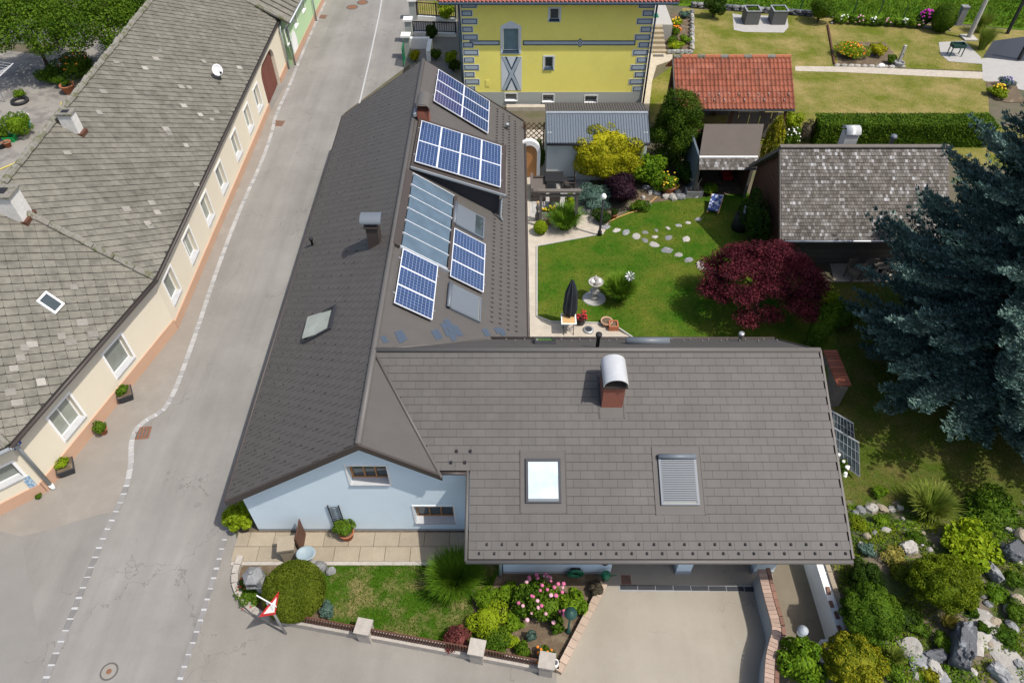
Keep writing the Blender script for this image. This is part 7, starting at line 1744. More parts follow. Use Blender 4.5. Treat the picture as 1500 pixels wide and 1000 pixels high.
for i, (px, py, s) in enumerate(((470, 832, 0.45), (485, 838, 0.32))):
    p = G(px, py); b = MB(); b.rock(p + V2(0, 0, s * 0.25), (s, s * 0.8, s * 0.7), random.Random(i + 50), 0.4 * i); single(b, 'garden_rock', M['stone_grey'], ['jagged grey rock at the foot of the bird bath', 'small grey rock where bird bath and lawn meet'][i], 'rock')
# flower boxes along the cream house
for i, (px, py, lab) in enumerate(((187, 583, 'dark square planter with green plants below the first window past the bend'), (101, 690, 'dark square planter with yellow-green plants below the window near the house number'))):
    p = G(px, py); root = empty('planter_box', p, lab, 'planter'); rz = 0.5
    b = MB(); Mr = Matrix.Rotation(rz, 3, 'Z'); w0, w1, h = 0.20, 0.29, 0.36
    q = [p + Mr @ Vector((sx * w, sy * w, z)) for z, w in ((0.01, w0), (h, w1)) for sx, sy in ((-1, -1), (1, -1), (1, 1), (-1, 1))]; b.hexa(q); b.build('tub', M['anthracite'], root)
    b = MB(); b.box(p + V2(0, 0, h + 0.004), (0.5, 0.5, 0.02), rz); b.build('soil', M['soil'], root)
    V, F = foliage(0.25, 0.25, 0.16, 420, 0.09, 0.5, 7, 0.45, 0.6, 5 + i); np_obj('plant', V, F, M[('lf_mid', 'lf_lime')[i]], p + V2(0, 0, h - 0.03), root)
pot('flower_pot', 'small terracotta pot with a bushy plant between the two dark planters', 153, 634, 0.17, 0.24, 'terracotta', 'lf_mid', pw=0.26)
# ------------------------------------------------------------------ drive
a, c = G(884, 858), G(818, 986); d = (c - a).normalized(); L0 = (c - a).length; rz = math.atan2(d.y, d.x)
M['border_brick'] = mat('border_brick', (0.40, 0.31, 0.24), 0.85, 0.2, 5, 40, 0.4, obj=0.1); dw = empty('drive_border', (a + c) / 2, 'low pinkish brick border wall between front bed and concrete drive', 'wall')
b = MB(); b.box((a + c) / 2 + V2(0, 0, 0.10), (L0, 0.18, 0.20), rz); b.build('base', M['border_brick'], dw)
for i in range(int(L0 / 0.25)): b = MB(); b.box(a + d * (0.13 + i * 0.25) + V2(0, 0, 0.225), (0.24, 0.22, 0.05), rz); b.build('brick', M['border_brick'], dw)
cp = empty('coping_wall', G(1135, 910), 'curving pale plastered wall with brick coping along the right of the drive', 'wall')
CW = smooth_line([G(a_, b_, 0.9) for a_, b_ in ((1119, 836), (1124, 858), (1131, 885), (1138, 908), (1141, 925), (1136, 943), (1131, 962), (1129, 1000), (1128, 1060))], 2)
for q, t in zip(CW[:-1], CW[1:]):
    d = (t - q); d.z = 0; L0 = d.length; b = MB(); m_ = (q + t) / 2; b.box((m_.x, m_.y, 0.42), (L0 + 0.03, 0.26, 0.84), math.atan2(d.y, d.x)); b.build('wall_segment', M['plinth'], cp)
for p, d in polyline_walk(CW, 0.125):
    s = Vector((-d.y, d.x, 0)).normalized(); rz = math.atan2(d.y, d.x)
    b = MB(); b.box(Vector((p.x, p.y, 0.87)) - s * 0.045, (0.115, 0.25, 0.06), rz); b.build('brick', M['brick_coping'], cp)
for p, d in polyline_walk(CW, 0.25):
    s = Vector((-d.y, d.x, 0)).normalized(); b = MB(); b.box(Vector((p.x, p.y, 0.84)) + s * 0.16, (0.235, 0.115, 0.10), math.atan2(d.y, d.x)); b.build('brick', M['brick_dark'], cp)
# retaining wall of the rock garden
rw_ = empty('retaining_wall', (9.4, 8.5, 0), 'white plastered retaining wall with red brick pieces beside the sunken passage', 'wall')
b = MB(); b.box((9.36, 8.0, 0.47), (0.24, 7.0, 0.94)); b.build('wall', M['white'], rw_)
b = MB(); b.box((9.06, 7.55, 0.28), (0.36, 0.45, 0.56), 0.1); b.build('buttress', M['white'], rw_)
rn = random.Random(12)
for i in range(9):
    b = MB(); b.box((9.36 + rn.uniform(-0.06, 0.02), 9.0 - i * 0.36 + rn.uniform(-.08, .08), 0.965), (0.10, rn.uniform(0.16, 0.26), 0.05), rn.uniform(-0.15, 0.15)); b.build('brick', M['brick_dark'], rw_)
for i in range(9): b = MB(); b.box((9.54, 9.9 - i * 0.62, 0.99), (0.14, 0.60, 0.05)); b.build('coping_slab', M['slab'], rw_)
def lamp(px, py, h, label, head=0.14, m='green_paint', style='globe'):
    p = G(px, py); root = empty('garden_lamp', p, label, 'lamp'); b = MB(); b.lathe([(0.09, 0), (0.07, 0.12), (0.035, 0.16), (0.03, h - 0.25)], p, 10); b.build('post', M[m], root, True)
    b = MB(); b.lathe([(0.04, h - 0.26), (0.11, h - 0.2), (head * 0.95, h - 0.02), (head * 0.5, h)], p, 14); b.build('lantern_glass', M['white'] if style == 'globe' else M['zinc'], root, True)
    b = MB(); b.lathe([(head * 1.12, h - 0.02), (head * 1.1, h + 0.02), (head * 0.4, h + 0.10), (0.02, h + 0.13)], p, 14); b.build('cap', M['plinth'] if style == 'globe' else M[m], root, True)
    return root
lamp(1150, 957, 1.75, 'dark green post lamp with pale round head beside the brick coping wall', 0.13)
M['lamp_green'] = mat('lamp_green', (0.02, 0.06, 0.05), 0.5, 0.1)
lamp(832, 925, 1.35, 'dark green lamp with broad round shade in the front flower bed', 0.17, 'lamp_green', 'x')
# things by the garage wall
p = G(842, 846); hr0 = empty('hose_reel', p, 'green garden hose reel hanging low on the blue garage wall', 'hose reel')
b = MB(); hb = Vector((p.x, YG - 0.12, 0.30))
for r_ in (0.12, 0.17, 0.22): b.tube([hb + Vector((math.cos(t) * r_ * 1.1, -0.02 * (r_ / 0.2), math.sin(t) * r_)) for t in [2 * math.pi * k / 16 for k in range(17)]], 0.03, 6)
b.build('hose', M['green_paint'], hr0, True)
b = MB(); b.box(hb + V2(0, 0.06, 0), (0.3, 0.08, 0.3)); b.build('bracket', M['dark'], hr0)
wl = empty('wall_lantern', (AY(880, 832, YG).x, YG - 0.1, 1.2), 'black wall lantern near the corner of the blue garage wall', 'lamp'); pw_ = ABS[wl]
b = MB(); b.box(pw_ + V2(0, 0.06, 0), (0.1, 0.06, 0.25)); b.build('wall_plate', M['dark'], wl)
b = MB(); b.lathe([(0.06, -0.05), (0.09, 0.12), (0.2, 0.16), (0.05, 0.27)], pw_ + V2(0, -0.1, 0), 8); b.build('lantern_body', M['dark'], wl)
p = G(886, 850); wc = empty('watering_can', p, 'green watering can on the end of the pink border wall', 'watering can')
b = MB(); b.lathe([(0.13, 0.24), (0.13, 0.46), (0.09, 0.5)], p, 12); b.build('body', M['green_paint'], wc, True)
b = MB(); b.tube([p + V2(0.1, 0, 0.3), p + V2(0.24, -0.04, 0.46), p + V2(0.3, -0.05, 0.5)], 0.02, 6); b.build('spout', M['green_paint'], wc)
b = MB(); b.tube([p + V2(-0.12, 0, 0.3), p + V2(-0.2, 0, 0.42), p + V2(-0.1, 0, 0.56), p + V2(0.06, 0, 0.52)], 0.014, 6); b.build('handle', M['green_paint'], wc)
bush('dried_bush', 'brown dried twiggy heap on the pink border wall near the garage', 'shrub', 871, 862, 24, 0.5, M['lf_brown'], 1200, 0.09, 0.3, 8)
pot('flower_bowl', 'round stone bowl of orange and red flowers at the end of the front fence', 799, 966, 0.20, 0.26, 'stone_pale', 'lf_mid', z=0.0, pw=0.26, fl='fl_orange')
p = G(813, 976); dg = empty('garden_figure', p, 'small black and white garden figure beside the flower bowl', 'garden figure')
b = MB(); b.lathe([(0.09, 0.2), (0.1, 0.3), (0.07, 0.42), (0.03, 0.48)], p, 9, 1, 1.3); b.build('body', M['white'], dg, True)
b = MB(); b.lathe([(0.03, 0.44), (0.06, 0.50), (0.055, 0.56), (0.02, 0.6)], p + V2(0, -0.06, 0), 8); b.build('head', M['stone_dark'], dg, True)
b = MB(); b.box(p + V2(0, 0, 0.1), (0.2, 0.24, 0.2)); b.build('base', M['stone_pale'], dg)
# ------------------------------------------------------------------ rock garden stones
def rock(px, py, w, d, h, m, label, rz=0.0, seed=1, tilt=None, name='boulder'):
    p = T(px, py, h * 0.4); b = MB(); b.boulder(p + V2(0, 0, h * 0.36), (w, d, h * 1.1), seed, rz, tilt or (0, 0)); return single(b, name, M[m], label, 'rock')
rock(1410, 945, 0.58, 1.2, 0.75, 'stone_dark', 'large dark slate boulder with white streaks standing in the rock garden', -0.42, 3)
rock(1332, 950, 0.6, 0.55, 0.35, 'stone_pale', 'round flat-topped stone carrying a lichen patch', 0.2, 4)
rock(1348, 968, 0.75, 0.5, 0.30, 'stone_grey', 'pale grey stone under the flat-topped one', 0.1, 5)
rock(1365, 962, 0.7, 0.35, 0.4, 'stone_dark', 'dark shiny rock between flat-topped stone and big boulder', 0.1, 6)
rock(1368, 980, 0.35, 0.55, 0.4, 'stone_pale', 'upright pale stone at the bottom of the rock garden', 0.4, 7)
rock(1455, 838, 0.28, 0.6, 0.4, 'stone_grey', 'white-faced standing stone right of the mounded conifer', 0.3, 8)
rock(1485, 808, 0.7, 0.55, 0.5, 'stone_dark', 'dark bluish rock at the pond edge', 0.3, 9)
rock(1465, 985, 0.35, 0.6, 0.3, 'stone_grey', 'blue-grey slab leaning beside the flat steps', 0.6, 10)
rock(1331, 802, 0.5, 0.4, 0.3, 'stone_pale', 'white stone above the feathery tuft', 0.3, 11)
rock(1372, 985 + 8, 0.6, 0.4, 0.3, 'stone_grey', 'grey rock at the lower border of the rock garden', 0.3, 12)
rn = random.Random(77); k = 0
for (px, py, s) in [(1438, 872, .34), (1447, 885, .42), (1443, 900, .34), (1455, 912, .5), (1476, 893, .45), (1480, 918, .48), (1327, 777, .24), (1340, 775, .2), (1333, 766, .2), (1347, 790, .2), (1350, 798, .16), (1352, 781, .2), (1405, 805, .4), (1420, 802, .35), (1408, 812, .3), (1448, 812, .3), (1452, 806, .28), (1460, 815, .25), (1467, 800, .3), (1435, 815, .3), (1493, 826, .35), (1280, 782, .34), (1296, 779, .4), (1269, 787, .36), (1262, 800, .4), (1300, 818, .4), (1476, 852, .3), (1488, 880, .5), (1361, 806, .3), (1296, 940, .25), (1425, 985, .3), (1300, 978, .35), (1339, 990, .35), (1490, 975, .5), (1452, 858, .25), (1418, 818, .2), (1430, 808, .22), (1395, 800, .22), (1322, 760, .2), (1497, 790, .7), (1480, 780, .5), (1415, 890, .3), (1470, 955, .3), (1450, 945, .3), (1318, 745, .3), (1260, 748, .45), (1275, 747, .55), (1292, 746, .5), (1306, 747, .35), (1252, 752, .3)]:
    p = T(px, py); b = MB(); h = s * rn.uniform(0.35, 0.6); b.rock(p + V2(0, 0, h * 0.3), (s * rn.uniform(0.6, 1.0), s * rn.uniform(0.5, 0.85), h), rn, rn.uniform(0, 3)); b.build('stone', M[['stone_pale', 'stone_grey', 'stone_pale', 'slab'][k % 4]], rock_garden); k += 1
for i, (px, py, w, d_) in enumerate(((1432, 905, 0.9, 0.6), (1445, 930, 1.0, 0.75), (1462, 950, 0.9, 0.7), (1478, 968, 1.0, 0.7), (1430, 942, 0.5, 0.7), (1490, 990, 0.9, 0.6))):
    p = T(px, py); b = MB(); b.rock(p + V2(0, 0, 0.03), (w, d_, 0.12), random.Random(i + 90), i * 0.7); b.build('step_stone', M['stone_pale'], rock_garden)
# ------------------------------------------------------------------ narrow tiled wall and frames by the garage gable
p0_, p1_ = G(1216, 512, 1.2), G(1238, 566, 1.2); d = (p1_ - p0_); L0 = d.length; d.normalize(); rz = math.atan2(d.y, d.x); m_ = (p0_ + p1_) / 2
tw_ = empty('tiled_garden_wall', (m_.x, m_.y, 0), 'short garden wall capped with red tiles under the blue spruce', 'wall')
b = MB(); b.box((m_.x, m_.y, 0.56), (L0, 0.28, 1.12), rz); b.build('wall', M['wood_grey'], tw_)
for i in range(int(L0 / 0.16)): b = MB(); b.box(p0_ + d * (0.08 + i * 0.16) + V2(0, 0, -0.03), (0.14, 0.52, 0.06), rz); b.build('coping_tile', M['tile_red'], tw_)
cf = empty('cold_frame', G(1238, 640), 'slanted glass cold frame with metal bars beside the garage gable', 'cold frame')
a, e = G(1214, 622, 1.0), G(1256, 648, 1.0)
for i, (q0, q1) in enumerate(((G(1214, 622, 1.0), G(1258, 648, 1.0)), (G(1212, 598, 0.9), G(1250, 620, 0.9)))):
    b = MB(); b.tube([q0, q1], 0.03, 6); b.build('top_bar', M['steel'], cf)
    e0_, e1_ = Vector((q0.x, q0.y - 0.7, 0.25)), Vector((q1.x, q1.y - 0.9, 0.25))
    for t in [k / 8 for k in range(9)]: b = MB(); b.tube([q0.lerp(q1, t), e0_.lerp(e1_, t)], 0.010, 4); b.build('bar', M['steel'], cf)
    for t in (0.3, 0.6, 1.0): b = MB(); b.tube([q0.lerp(e0_, t), q1.lerp(e1_, t)], 0.012, 4); b.build('bar', M['steel'], cf)
    b = MB(); b.prism([q0 - V2(0, 0, .02), q1 - V2(0, 0, .02), e1_ - V2(0, 0, .02), e0_ - V2(0, 0, .02)], (0, 0, -0.01)); b.build('pane', M['glass'], cf)
    for q in (q0, q1): b = MB(); b.tube([(q.x, q.y, 0), q], 0.02, 5); b.build('leg', M['wood_light'], cf)
# ------------------------------------------------------------------ courtyard lawn things
for i, (px, py, s) in enumerate([(887, 333, .75), (903, 338, .62), (917, 341, .7), (932, 347, .78), (945, 353, .6), (959, 359, .85), (977, 367, .9), (994, 374, .65), (1009, 381, .7), (1026, 389, .95), (1044, 397, .9), (1064, 404, .8), (945, 341, .5), (959, 348, .5), (979, 349, .7), (1005, 351, .75), (961, 338, .4), (978, 335, .45), (994, 331, .5), (1008, 327, .45), (1023, 322, .6), (1035, 400 - 6, .4)]):
    p = G(px, py); b = MB(); b.rock(p + V2(0, 0, 0.025), (s * 0.68, s * 0.50, 0.08), random.Random(i), i * 0.5); b.build('stepping_stone', M['stone_pale' if i % 2 else 'stone_grey'], lawn_main)
# parasol
p = G(833, 478); ps = empty('parasol', p, 'closed dark blue-grey parasol standing on the lawn edge', 'parasol')
b = MB(); b.lathe([(0.28, 0), (0.28, 0.06), (0.06, 0.1), (0.05, 0.25)], p, 16); b.build('base', M['granite'], ps)
b = MB(); b.tube([p, p + V2(0, 0, 2.6)], 0.025, 8); b.build('pole', M['steel'], ps)
M['parasol'] = mat('parasol', (0.028, 0.033, 0.042), 0.8, 0.12, 4, 40, 0.1)
b = MB(); pts = []; f = []; n = 24
for i, (r, z) in enumerate(((0.20, 0.75), (0.24, 1.0), (0.22, 1.5), (0.20, 1.95), (0.10, 2.4), (0.03, 2.6))):
    for j in range(n): q = r * (1 + (0.28 if j % 3 == 0 else -0.14 if j % 3 == 1 else 0)); t = 2 * math.pi * j / n; pts.append(p + Vector((q * math.cos(t), q * math.sin(t), z)))
for i in range(5):
    for j in range(n): f.append([i * n + j, i * n + (j + 1) % n, (i + 1) * n + (j + 1) % n, (i + 1) * n + j])
f.append(list(range(n))[::-1]); f.append([5 * n + j for j in range(n)]); b.add(pts, f); b.build('canopy', M['parasol'], ps)
# folding table
p = G(833, 490); tb = empty('folding_table', p, 'small folding table with light wooden slat top and white rim', 'table')
tc = G(833, 467, 0.72)
for i in range(6): b = MB(); b.box((tc.x, tc.y - 0.22 + i * 0.088, 0.72), (0.5, 0.082, 0.02)); b.build('slat', M['wood_light'], tb)
for q, s in (((0, 0.285, 0), (0.62, 0.05, 0.03)), ((0, -0.285, 0), (0.62, 0.05, 0.03)), ((0.285, 0, 0), (0.05, 0.52, 0.03)), ((-0.285, 0, 0), (0.05, 0.52, 0.03))): b = MB(); b.box((tc.x + q[0], tc.y + q[1], 0.718), s); b.build('rim', M['white'], tb)
for sx in (-0.2, 0.2):
    for s in (-1, 1): b = MB(); b.tube([(tc.x + sx, tc.y + 0.24 * s, 0.7), (tc.x + sx + 0.03, tc.y - 0.24 * s, 0.0)], 0.015, 6); b.build('leg', M['dark'], tb)
pot('flower_pot', 'dark pot of deep red flowers beside the folding table', 851, 474, 0.2, 0.26, 'anthracite', 'lf_red', pw=0.24, fl='fl_red')
# fire bowl, clay bowls
p = G(862, 484); fb_ = empty('round_disc', p, 'flat round grey disc lying on the gravel behind the folding table', 'disc'); b = MB(); b.lathe([(0.22, 0), (0.22, 0.07), (0.17, 0.09)], p, 18); b.build('body', M['steel'], fb_, True); b = MB(); b.lathe([(0.15, 0.085), (0.14, 0.1)], p, 16); b.build('cover', M['anthracite'], fb_)
pot('clay_bowl', 'round pink clay bowl at the curved lawn edge', 888, 475, 0.24, 0.22, 'terracotta' if False else 'salmon')
p = G(898, 480); sq = empty('clay_trough', p, 'square terracotta planter beside the pink clay bowl', 'flower pot')
b = MB()
for q, s in (((0, 0.17, 0.13), (0.40, 0.06, 0.26)), ((0, -0.17, 0.13), (0.40, 0.06, 0.26)), ((0.17, 0, 0.13), (0.06, 0.28, 0.26)), ((-0.17, 0, 0.13), (0.06, 0.28, 0.26))): b.box(p + Vector(q), s)
b.build('tub', M['terracotta'], sq); b = MB(); b.box(p + V2(0, 0, 0.1), (0.27, 0.27, 0.2)); b.build('soil', M['soil'], sq)
# stone fountain
p = G(870, 438); ft = empty('stone_fountain', p, 'pale stone bird bath fountain with figures on a round slab', 'fountain')
b = MB(); b.lathe([(0.52, 0.03), (0.50, 0.07), (0.1, 0.08)], p, 14, 1.0, 0.9); b.build('slab', M['slab_grey'], ft)
b = MB(); b.lathe([(0.20, 0.06), (0.18, 0.16), (0.10, 0.24), (0.14, 0.42), (0.23, 0.5), (0.14, 0.54), (0.08, 0.60), (0.09, 0.80), (0.14, 0.86)], p, 16); b.build('pedestal', M['stone_pale'], ft, True)
b = MB(); b.lathe([(0.14, 0.84), (0.29, 0.96), (0.33, 1.02), (0.28, 1.01), (0.20, 0.95), (0.05, 0.93)], p, 20); b.build('bowl', M['stone_pale'], ft, True)
for i in range(4):
    t = i * 1.6; q = p + Vector((math.cos(t) * 0.14, math.sin(t) * 0.14, 0.95)); b = MB(); b.lathe([(0.07, 0), (0.1, 0.06), (0.06, 0.14), (0.02, 0.22 + 0.08 * (i == 1))], q, 8, 1.2, 0.8); b.build('figure', M['stone_pale' if i % 2 else 'white'], ft, True)
# wind spinner
p = G(917, 440); ws = empty('wind_spinner', p, 'white and silver metal flower wind spinner above the grass clump', 'wind spinner')
b = MB(); b.tube([p, p + V2(0, 0, 1.45)], 0.014, 6); b.build('rod', M['dark'], ws)
hc = p + V2(0, -0.05, 1.45); nn_ = Vector((0, -0.75, 0.66)).normalized(); ua = Vector((1, 0, 0)); ub = nn_.cross(ua)
for i in range(10):
    t = 2 * math.pi * i / 10; e1 = ua * math.cos(t) + ub * math.sin(t); e2 = nn_.cross(e1); b = MB()
    b.prism([hc + e1 * 0.05, hc + e1 * 0.16 + e2 * 0.045 + nn_ * 0.05, hc + e1 * 0.23, hc + e1 * 0.15 - e2 * 0.02], nn_ * 0.008); b.build('blade', M['white_metal' if i % 2 else 'steel'], ws)
b = MB(); b.lathe([(0.05, -0.03), (0.05, 0.03)], hc, 10); b.build('hub', M['steel'], ws)
# black lamp post
p = G(878, 345); lp = empty('lamp_post', p, 'slim black lamp post with a white globe at the gravel corner', 'lamp')
b = MB(); b.lathe([(0.11, 0), (0.10, 0.25), (0.06, 0.32), (0.05, 2.1)], p, 10); b.build('post', M['dark'], lp, True)
b = MB(); b.lathe([(0.05, 2.08), (0.12, 2.16), (0.13, 2.26), (0.07, 2.36)], p, 12); b.build('globe', M['white'], lp, True)
# garden hose
P = smooth_line([G(a_, b_, 0.05) for a_, b_ in ((882, 318), (884, 323), (892, 325), (905, 318), (925, 311), (942, 306), (952, 297), (962, 288))], 2)
b = MB(); b.tube(P, 0.03, 6); M['hose_tan'] = mat('hose_tan', (0.45, 0.26, 0.10), 0.6, 0.1); single(b, 'garden_hose', M['hose_tan'], 'tan garden hose trailing along the edge of the courtyard lawn', 'hose', True)
# rocks of the courtyard bed
rn = random.Random(31); bedr = sheet('rock_bed', [(930, 312), (962, 297), (1010, 290), (1095, 283), (1090, 262), (1010, 262), (945, 272), (925, 295)], 0.012, M['soil'])
for i, (px, py, s) in enumerate([(946, 276, .5), (952, 283, .4), (958, 280, .45), (963, 285, .4), (975, 289, .5), (985, 291, .6), (995, 290, .7), (1003, 288, .5), (1018, 287, .55), (1010, 282, .4), (992, 283, .5), (942, 290, .3), (950, 300, .35), (937, 300, .4)]):
    p = G(px, py); b = MB(); b.rock(p + V2(0, 0, s * 0.12), (s, s * 0.7, s * 0.5), rn, i); b.build('stone', M['stone_pale' if i % 3 else 'stone_grey'], bedr)
pot('flower_pot', 'large brown pot of yellow flowers among the courtyard rocks', 978, 283, 0.36, 0.45, 'terracotta', 'lf_bright', pw=0.42, fl='fl_yellow', n=700)
p = G(1015, 287); tg_ = empty('stone_trough', p, 'grey stone trough with a twisted ornament in front of the open shed', 'trough')
b = MB(); b.box(p + V2(0, 0, 0.2), (0.85, 0.45, 0.40), 0.05); b.build('trough', M['stone_grey'], tg_)
b = MB(); b.box(p + V2(0, 0, 0.405), (0.7, 0.3, 0.02), 0.05); b.build('soil', M['soil'], tg_)
rn2 = random.Random(3)
for i in range(6): b = MB(); q = p + V2(rn2.uniform(-.2, .25), 0, 0.4); b.tube([q, q + V2(rn2.uniform(-.2, .2), 0.05, 0.35), q + V2(rn2.uniform(-.3, .3), 0, 0.65)], 0.04, 5, 0.015); b.build('driftwood', M['stone_pale'], tg_)
# deck chair
a = [G(1043, 285, 0.5), G(1060, 287, 0.5), G(1052, 310, 0.22), G(1036, 308, 0.22)]
dc_ = empty('deck_chair', G(1047, 305), 'wooden deck chair with blue and white patterned cover on the lawn', 'deck chair')
M['chair_cloth'] = mat('chair_cloth', (0.03, 0.06, 0.20), 0.8, 0.2, 6, 30, 0.1, col2=(0.55, 0.60, 0.66), c2lo=0.50, c2hi=0.56, c2scale=5)
b = MB(); b.prism(a, (0, 0, 0.05)); b.build('cover', M['chair_cloth'], dc_)
for q0, q1 in ((a[0], a[3]), (a[1], a[2])): b = MB(); b.tube([q0 + V2(0, 0.05, 0), q1 + V2(0, -0.08, -0.06)], 0.03, 6); b.build('side_rail', M['wood_light'], dc_)
for q in a: b = MB(); b.tube([q, (q.x, q.y + 0.05, 0.0)], 0.025, 6); b.build('leg', M['wood_light'], dc_)
# covered grill
p = G(1090, 335); gr_ = empty('covered_grill', p, 'dark barrel grill under a pale crumpled cover by the maple', 'grill')
b = MB(); b.lathe([(0.5, 0.02), (0.46, 0.5), (0.42, 0.8), (0.2, 0.92)], p + V2(-0.25, 0, 0), 12, 0.8, 0.8); b.build('body', M['dark'], gr_, True)
b = MB(); b.lathe([(0.52, 0.25), (0.50, 0.7), (0.42, 1.0), (0.15, 1.10)], p + V2(0.12, 0.15, 0), 11, 0.8, 1.0, 0.08, random.Random(3)); b.build('cover', M['plinth'], gr_, True)
# ------------------------------------------------------------------ patio
pt = sheet('patio', [(776, 258), (862, 258), (866, 312), (776, 318)], 0.012, M['slab_grey'])
p0_ = G(780, 312); p1_ = G(862, 262); nx_, ny_ = 9, 8
for i in range(nx_):
    for j in range(ny_):
        sx_, sy_ = (p1_.x - p0_.x) / nx_, (p1_.y - p0_.y) / ny_; b = MB(); b.box((p0_.x + (i + 0.5) * sx_, p0_.y + (j + 0.5) * sy_, 0.024), (sx_ - 0.02, sy_ - 0.02, 0.022)); b.build('paving_slab', M['slab_grey'], pt)
pg = empty('pergola', G(818, 310), 'grey wooden pergola frame with a wide top beam on the patio', 'pergola')
a, c = G(788, 281, 2.0), G(851, 281, 2.0)
for q in (a + V2(0.15, 0, 0), c - V2(0.15, 0, 0)): b = MB(); b.box((q.x, q.y, 1.0), (0.12, 0.12, 2.0)); b.build('post', M['wood_grey'], pg)
b = MB(); b.box(((a.x + c.x) / 2, a.y, 2.05), (c.x - a.x, 0.20, 0.10)); b.build('top_beam', M['wood_grey'], pg)
b = MB(); b.box(((a.x + c.x) / 2, a.y, 1.80), (c.x - a.x - 0.4, 0.08, 0.12)); b.build('cross_beam', M['wood_grey'], pg)
M['rattan'] = mat('rattan', (0.06, 0.05, 0.045), 0.8, 0.2, 6, 40, 0.4); M['cushion'] = mat('cushion', (0.12, 0.105, 0.095), 0.9, 0.1)
p = G(788, 284); so = empty('patio_sofa', p, 'brown-grey rattan patio sofa along the house wall', 'sofa')
b = MB(); b.box(p + V2(0, 0, 0.2), (0.75, 1.4, 0.4)); b.build('seat_base', M['rattan'], so)
b = MB(); b.box(p + V2(0.04, 0, 0.46), (0.62, 1.25, 0.12)); b.build('seat_cushion', M['cushion'], so)
b = MB(); b.box(p + V2(-0.32, 0, 0.55), (0.12, 1.4, 0.5)); b.build('backrest', M['cushion'], so)
for s in (-1, 1): b = MB(); b.box(p + V2(0, s * 0.66, 0.48), (0.72, 0.1, 0.25)); b.build('armrest', M['rattan'], so)
p = G(811, 276); tb = empty('patio_table', p, 'dark rattan patio table with black top', 'table')
b = MB(); b.box(p + V2(0, 0, 0.70), (0.95, 0.9, 0.05)); b.build('table_top', M['dark'], tb)
for sx in (-1, 1):
    for sy in (-1, 1): b = MB(); b.box(p + V2(sx * 0.40, sy * 0.38, 0.34), (0.07, 0.07, 0.68)); b.build('leg', M['rattan'], tb)
def chair(px, py, label, rz, m='rattan', base=None, group=None):
    p = G(px, py); root = empty('garden_chair', p, label, 'chair', group); Mr = Matrix.Rotation(rz, 3, 'Z')
    def bx_(c, s, nm): b = MB(); b.box(p + Mr @ Vector(c), s, rz); b.build(nm, M[m], root)
    bx_((0, 0, 0.43), (0.5, 0.5, 0.05), 'seat'); bx_((0, 0.24, 0.72), (0.5, 0.05, 0.55), 'backrest')
    for sx in (-1, 1):
        bx_((sx * 0.25, 0, 0.62), (0.05, 0.5, 0.04), 'armrest')
        for sy in (-1, 1): bx_((sx * 0.22, sy * 0.22, 0.21), (0.045, 0.045, 0.42), 'leg')
chair(834, 279, 'dark rattan chair between patio table and blue juniper', -1.57)
chair(812, 302, 'dark rattan chair under the pergola beam', 3.14)
p = G(825, 250); gb = empty('garden_chest', p, 'green garden storage chest against the pale shed wall', 'chest')
b = MB(); b.box(p + V2(0, 0, 0.3), (0.88, 0.5, 0.6)); b.build('chest', M['lamp_green'], gb)
b = MB(); b.box(p + V2(0, 0, 0.64), (0.94, 0.56, 0.08)); b.build('lid', M['green_paint'], gb)
p = G(802, 317); fbx = empty('flower_box', p, 'wooden trough of yellow flowers at the pergola post', 'planter')
b = MB(); b.box(p + V2(0, 0, 0.16), (0.75, 0.28, 0.32)); b.build('trough', M['stone_pale'], fbx)
V, F = foliage(0.38, 0.18, 0.14, 400, 0.08, 0.5, 8, 0.4, 0.6, 3); np_obj('plant', V, F, M['lf_mid'], p + V2(0, 0, 0.26), fbx)
blossoms(fbx, p, [p + V2(random.uniform(-.36, .36), random.uniform(-.14, .14), random.uniform(0.42, 0.55)) for k in range(26)], 0.05, 'fl_yellow')
pot('flower_pot', 'tan clay pot next to the clipped box ball', 802, 329, 0.15, 0.2, 'terracotta')
pot('flower_pot', 'white pot below the tall rose bush', 799, 234, 0.14, 0.3, 'white', 'lf_mid')
pot('flower_pot', 'terracotta pot in the shade behind the black lamp post', 899, 320, 0.15, 0.26, 'terracotta', 'lf_dark')
pot('flower_pot', 'small green plant pot on the patio beside the storage chest', 804, 252, 0.10, 0.2, 'green_paint', 'lf_bright')
p = G(787, 322); fg = empty('garden_torch', p, 'dark iron garden figure with a candle top by the sofa', 'garden figure'); b = MB(); b.lathe([(0.1, 0), (0.12, 0.3), (0.05, 0.5), (0.09, 0.75), (0.03, 0.95)], p, 8); b.build('body', M['iron'], fg, True); b = MB(); b.lathe([(0.05, 0.95), (0.07, 1.05), (0.02, 1.1)], p, 8); b.build('candle', M['wood_light'], fg)
